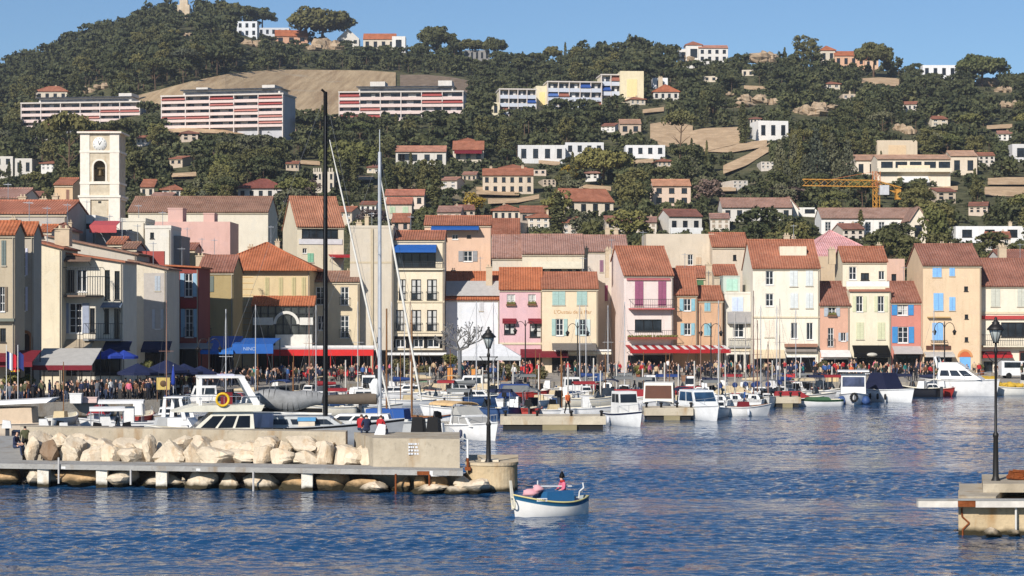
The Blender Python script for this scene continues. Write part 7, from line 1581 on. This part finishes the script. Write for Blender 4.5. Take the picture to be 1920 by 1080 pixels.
# quay lamps with two hooked arms
def quay_lamp(label, px_, Y, py_top, rz=0):
    H = CH-(py_top-HY)/F*Y-1.2; r = empty('quay_lamp', (WX(px_,Y), Y, 1.2), rz, label, 'street lamp'); q = MB(); q.lathe([(.16,0),(.14,.7),(.08,.9),(.06,H-1.2),(.05,H-.1),(.02,H)], 8); p = q.build('pole', IRONK, r)
    for s in (-1, 1):
        q = MB(); n = 9; q.path([(s*(.0+1.05*(1-math.cos(math.pi*i/n))/2), 0, H-.9+.75*math.sin(math.pi*i/n)) for i in range(n+1)], .035, 5); ar_ = q.build('arm', IRONK, r)
        q = MB(); q.lathe([(.05,0),(.22,-.22),(.24,-.28),(.16,-.32),(.12,-.55),(.04,-.6)], 8, (s*1.05,0,H-.88)); q.build('lantern', IRONK, ar_)
quay_lamp('double hooked quay lamp in front of the yellow restaurant house', 1083, 214, 604); quay_lamp('double hooked quay lamp in front of the orange houses', 1333, 215, 604); quay_lamp('double hooked quay lamp in front of the tall apricot house', 1771, 216, 602); quay_lamp('double hooked quay lamp in front of the pink house', 985, 213.4, 600); quay_lamp('double hooked quay lamp before the big yellow house', 392, 196, 632)
# tables and chairs
CH0 = None
def chair(loc, rz, label, group, mat):
    global CH0
    r = empty('terrace_chair', loc, rz, label, 'chair', group); q = MB(); q.box(-.22,-.22,.43,.22,.22,.47); q.build('seat', mat, r); q = MB(); q.box(-.22,.19,.5,.22,.22,.92); q.build('backrest', mat, r)
    for sx_ in (-1,1):
        for sy in (-1,1): q = MB(); q.tube((sx_*.2,sy*.2,0),(sx_*.2,sy*.2,.43),.018,n=4); q.build('leg', IRON, r)
    return r
def table(loc, label, group):
    r = empty('terrace_table', loc, 0, label, 'table', group); q = MB(); q.lathe([(.38,.71),(.4,.72),(.4,.745),(.38,.75)], 12); q.build('tabletop', WHITE, r); q = MB(); q.tube((0,0,0),(0,0,.71),.035,n=6); q.box(-.22,-.22,0,.22,.22,.03); q.build('leg', IRON, r); return r
RC = chair((WX(540,216), 216, 1.2), 0, 'red terrace chair below the long red canopy', 'red terrace chairs', flat((200,34,36), .6)); WC = chair((WX(900,226), 226, 1.2), 0, 'pale terrace chair among the tables on the middle quay', 'pale terrace chairs', flat((206,196,180), .7)); TB = table((WX(560,218), 218, 1.2), 'small round white topped terrace table on the quay', 'round terrace tables')
for i in range(44):
    c = copy_tree(RC); px_ = rr.uniform(512, 700); Y = rr.uniform(217, 231); c.location = (WX(px_,Y), Y, 1.2); c.rotation_euler = (0,0,rr.choice((0,1.57,3.14,4.71))+rr.uniform(-.3,.3))
for i in range(40):
    c = copy_tree(WC); px_ = rr.uniform(760, 1370); Y = rr.uniform(226, 240); c.location = (WX(px_,Y), Y, 1.2); c.rotation_euler = (0,0,rr.uniform(0,6.28))
for i in range(34):
    c = copy_tree(TB); px_ = rr.uniform(510, 700) if i < 14 else rr.uniform(760, 1370); Y = rr.uniform(217, 231) if i < 14 else rr.uniform(226, 240); c.location = (WX(px_,Y), Y, 1.2)
# parked white van at the right
Y = 226.0; v = empty('parked_van', (WX(1912,Y), Y, 1.2), 0, 'white parked van at the right end of the quay', 'van'); q = MB(); q.prism([(-2.2,.35),(2.3,.35),(2.35,.95),(1.5,1.15),(.8,1.9),(-2.2,1.95)], -.85, .85); q.build('body', flat((232,232,230), .3), v)
q = MB(); q.prism([(1.38,1.2),(.82,1.78),(.1,1.8),(.1,1.2)], -.865, -.852); q.build('window', GLASS, v); q = MB(); q.prism([(-.1,1.2),(-.1,1.8),(-1.9,1.82),(-1.9,1.2)], -.865, -.852); q.build('window', GLASS, v)
for x in (-1.4, 1.4):
    for y in (-.85, .7): q = MB(); q.lathe([(.2,-.02),(.33,0),(.33,.15),(.2,.17)], 16); wh_ = q.build('wheel', RUBBER, v, (x, y, .33)); wh_.rotation_euler = (R(-90),0,0)
# ------------------------------------------------------------------ sea air
HAZE = 1
if HAZE:
    q = MB(); q.box(-1300, -40, -3, 1300, 1420, 215); hm = bpy.data.materials.new('sea_air'); hm.use_nodes = True; nt = hm.node_tree; nt.nodes.clear()
    ou = nt.nodes.new('ShaderNodeOutputMaterial'); pv_ = nt.nodes.new('ShaderNodeVolumePrincipled'); pv_.inputs['Density'].default_value = .00012; pv_.inputs['Color'].default_value = (.90,.93,1,1); pv_.inputs['Anisotropy'].default_value = .3
    nt.links.new(pv_.outputs[0], ou.inputs['Volume']); tag(q.build('haze', hm), kind='stuff')
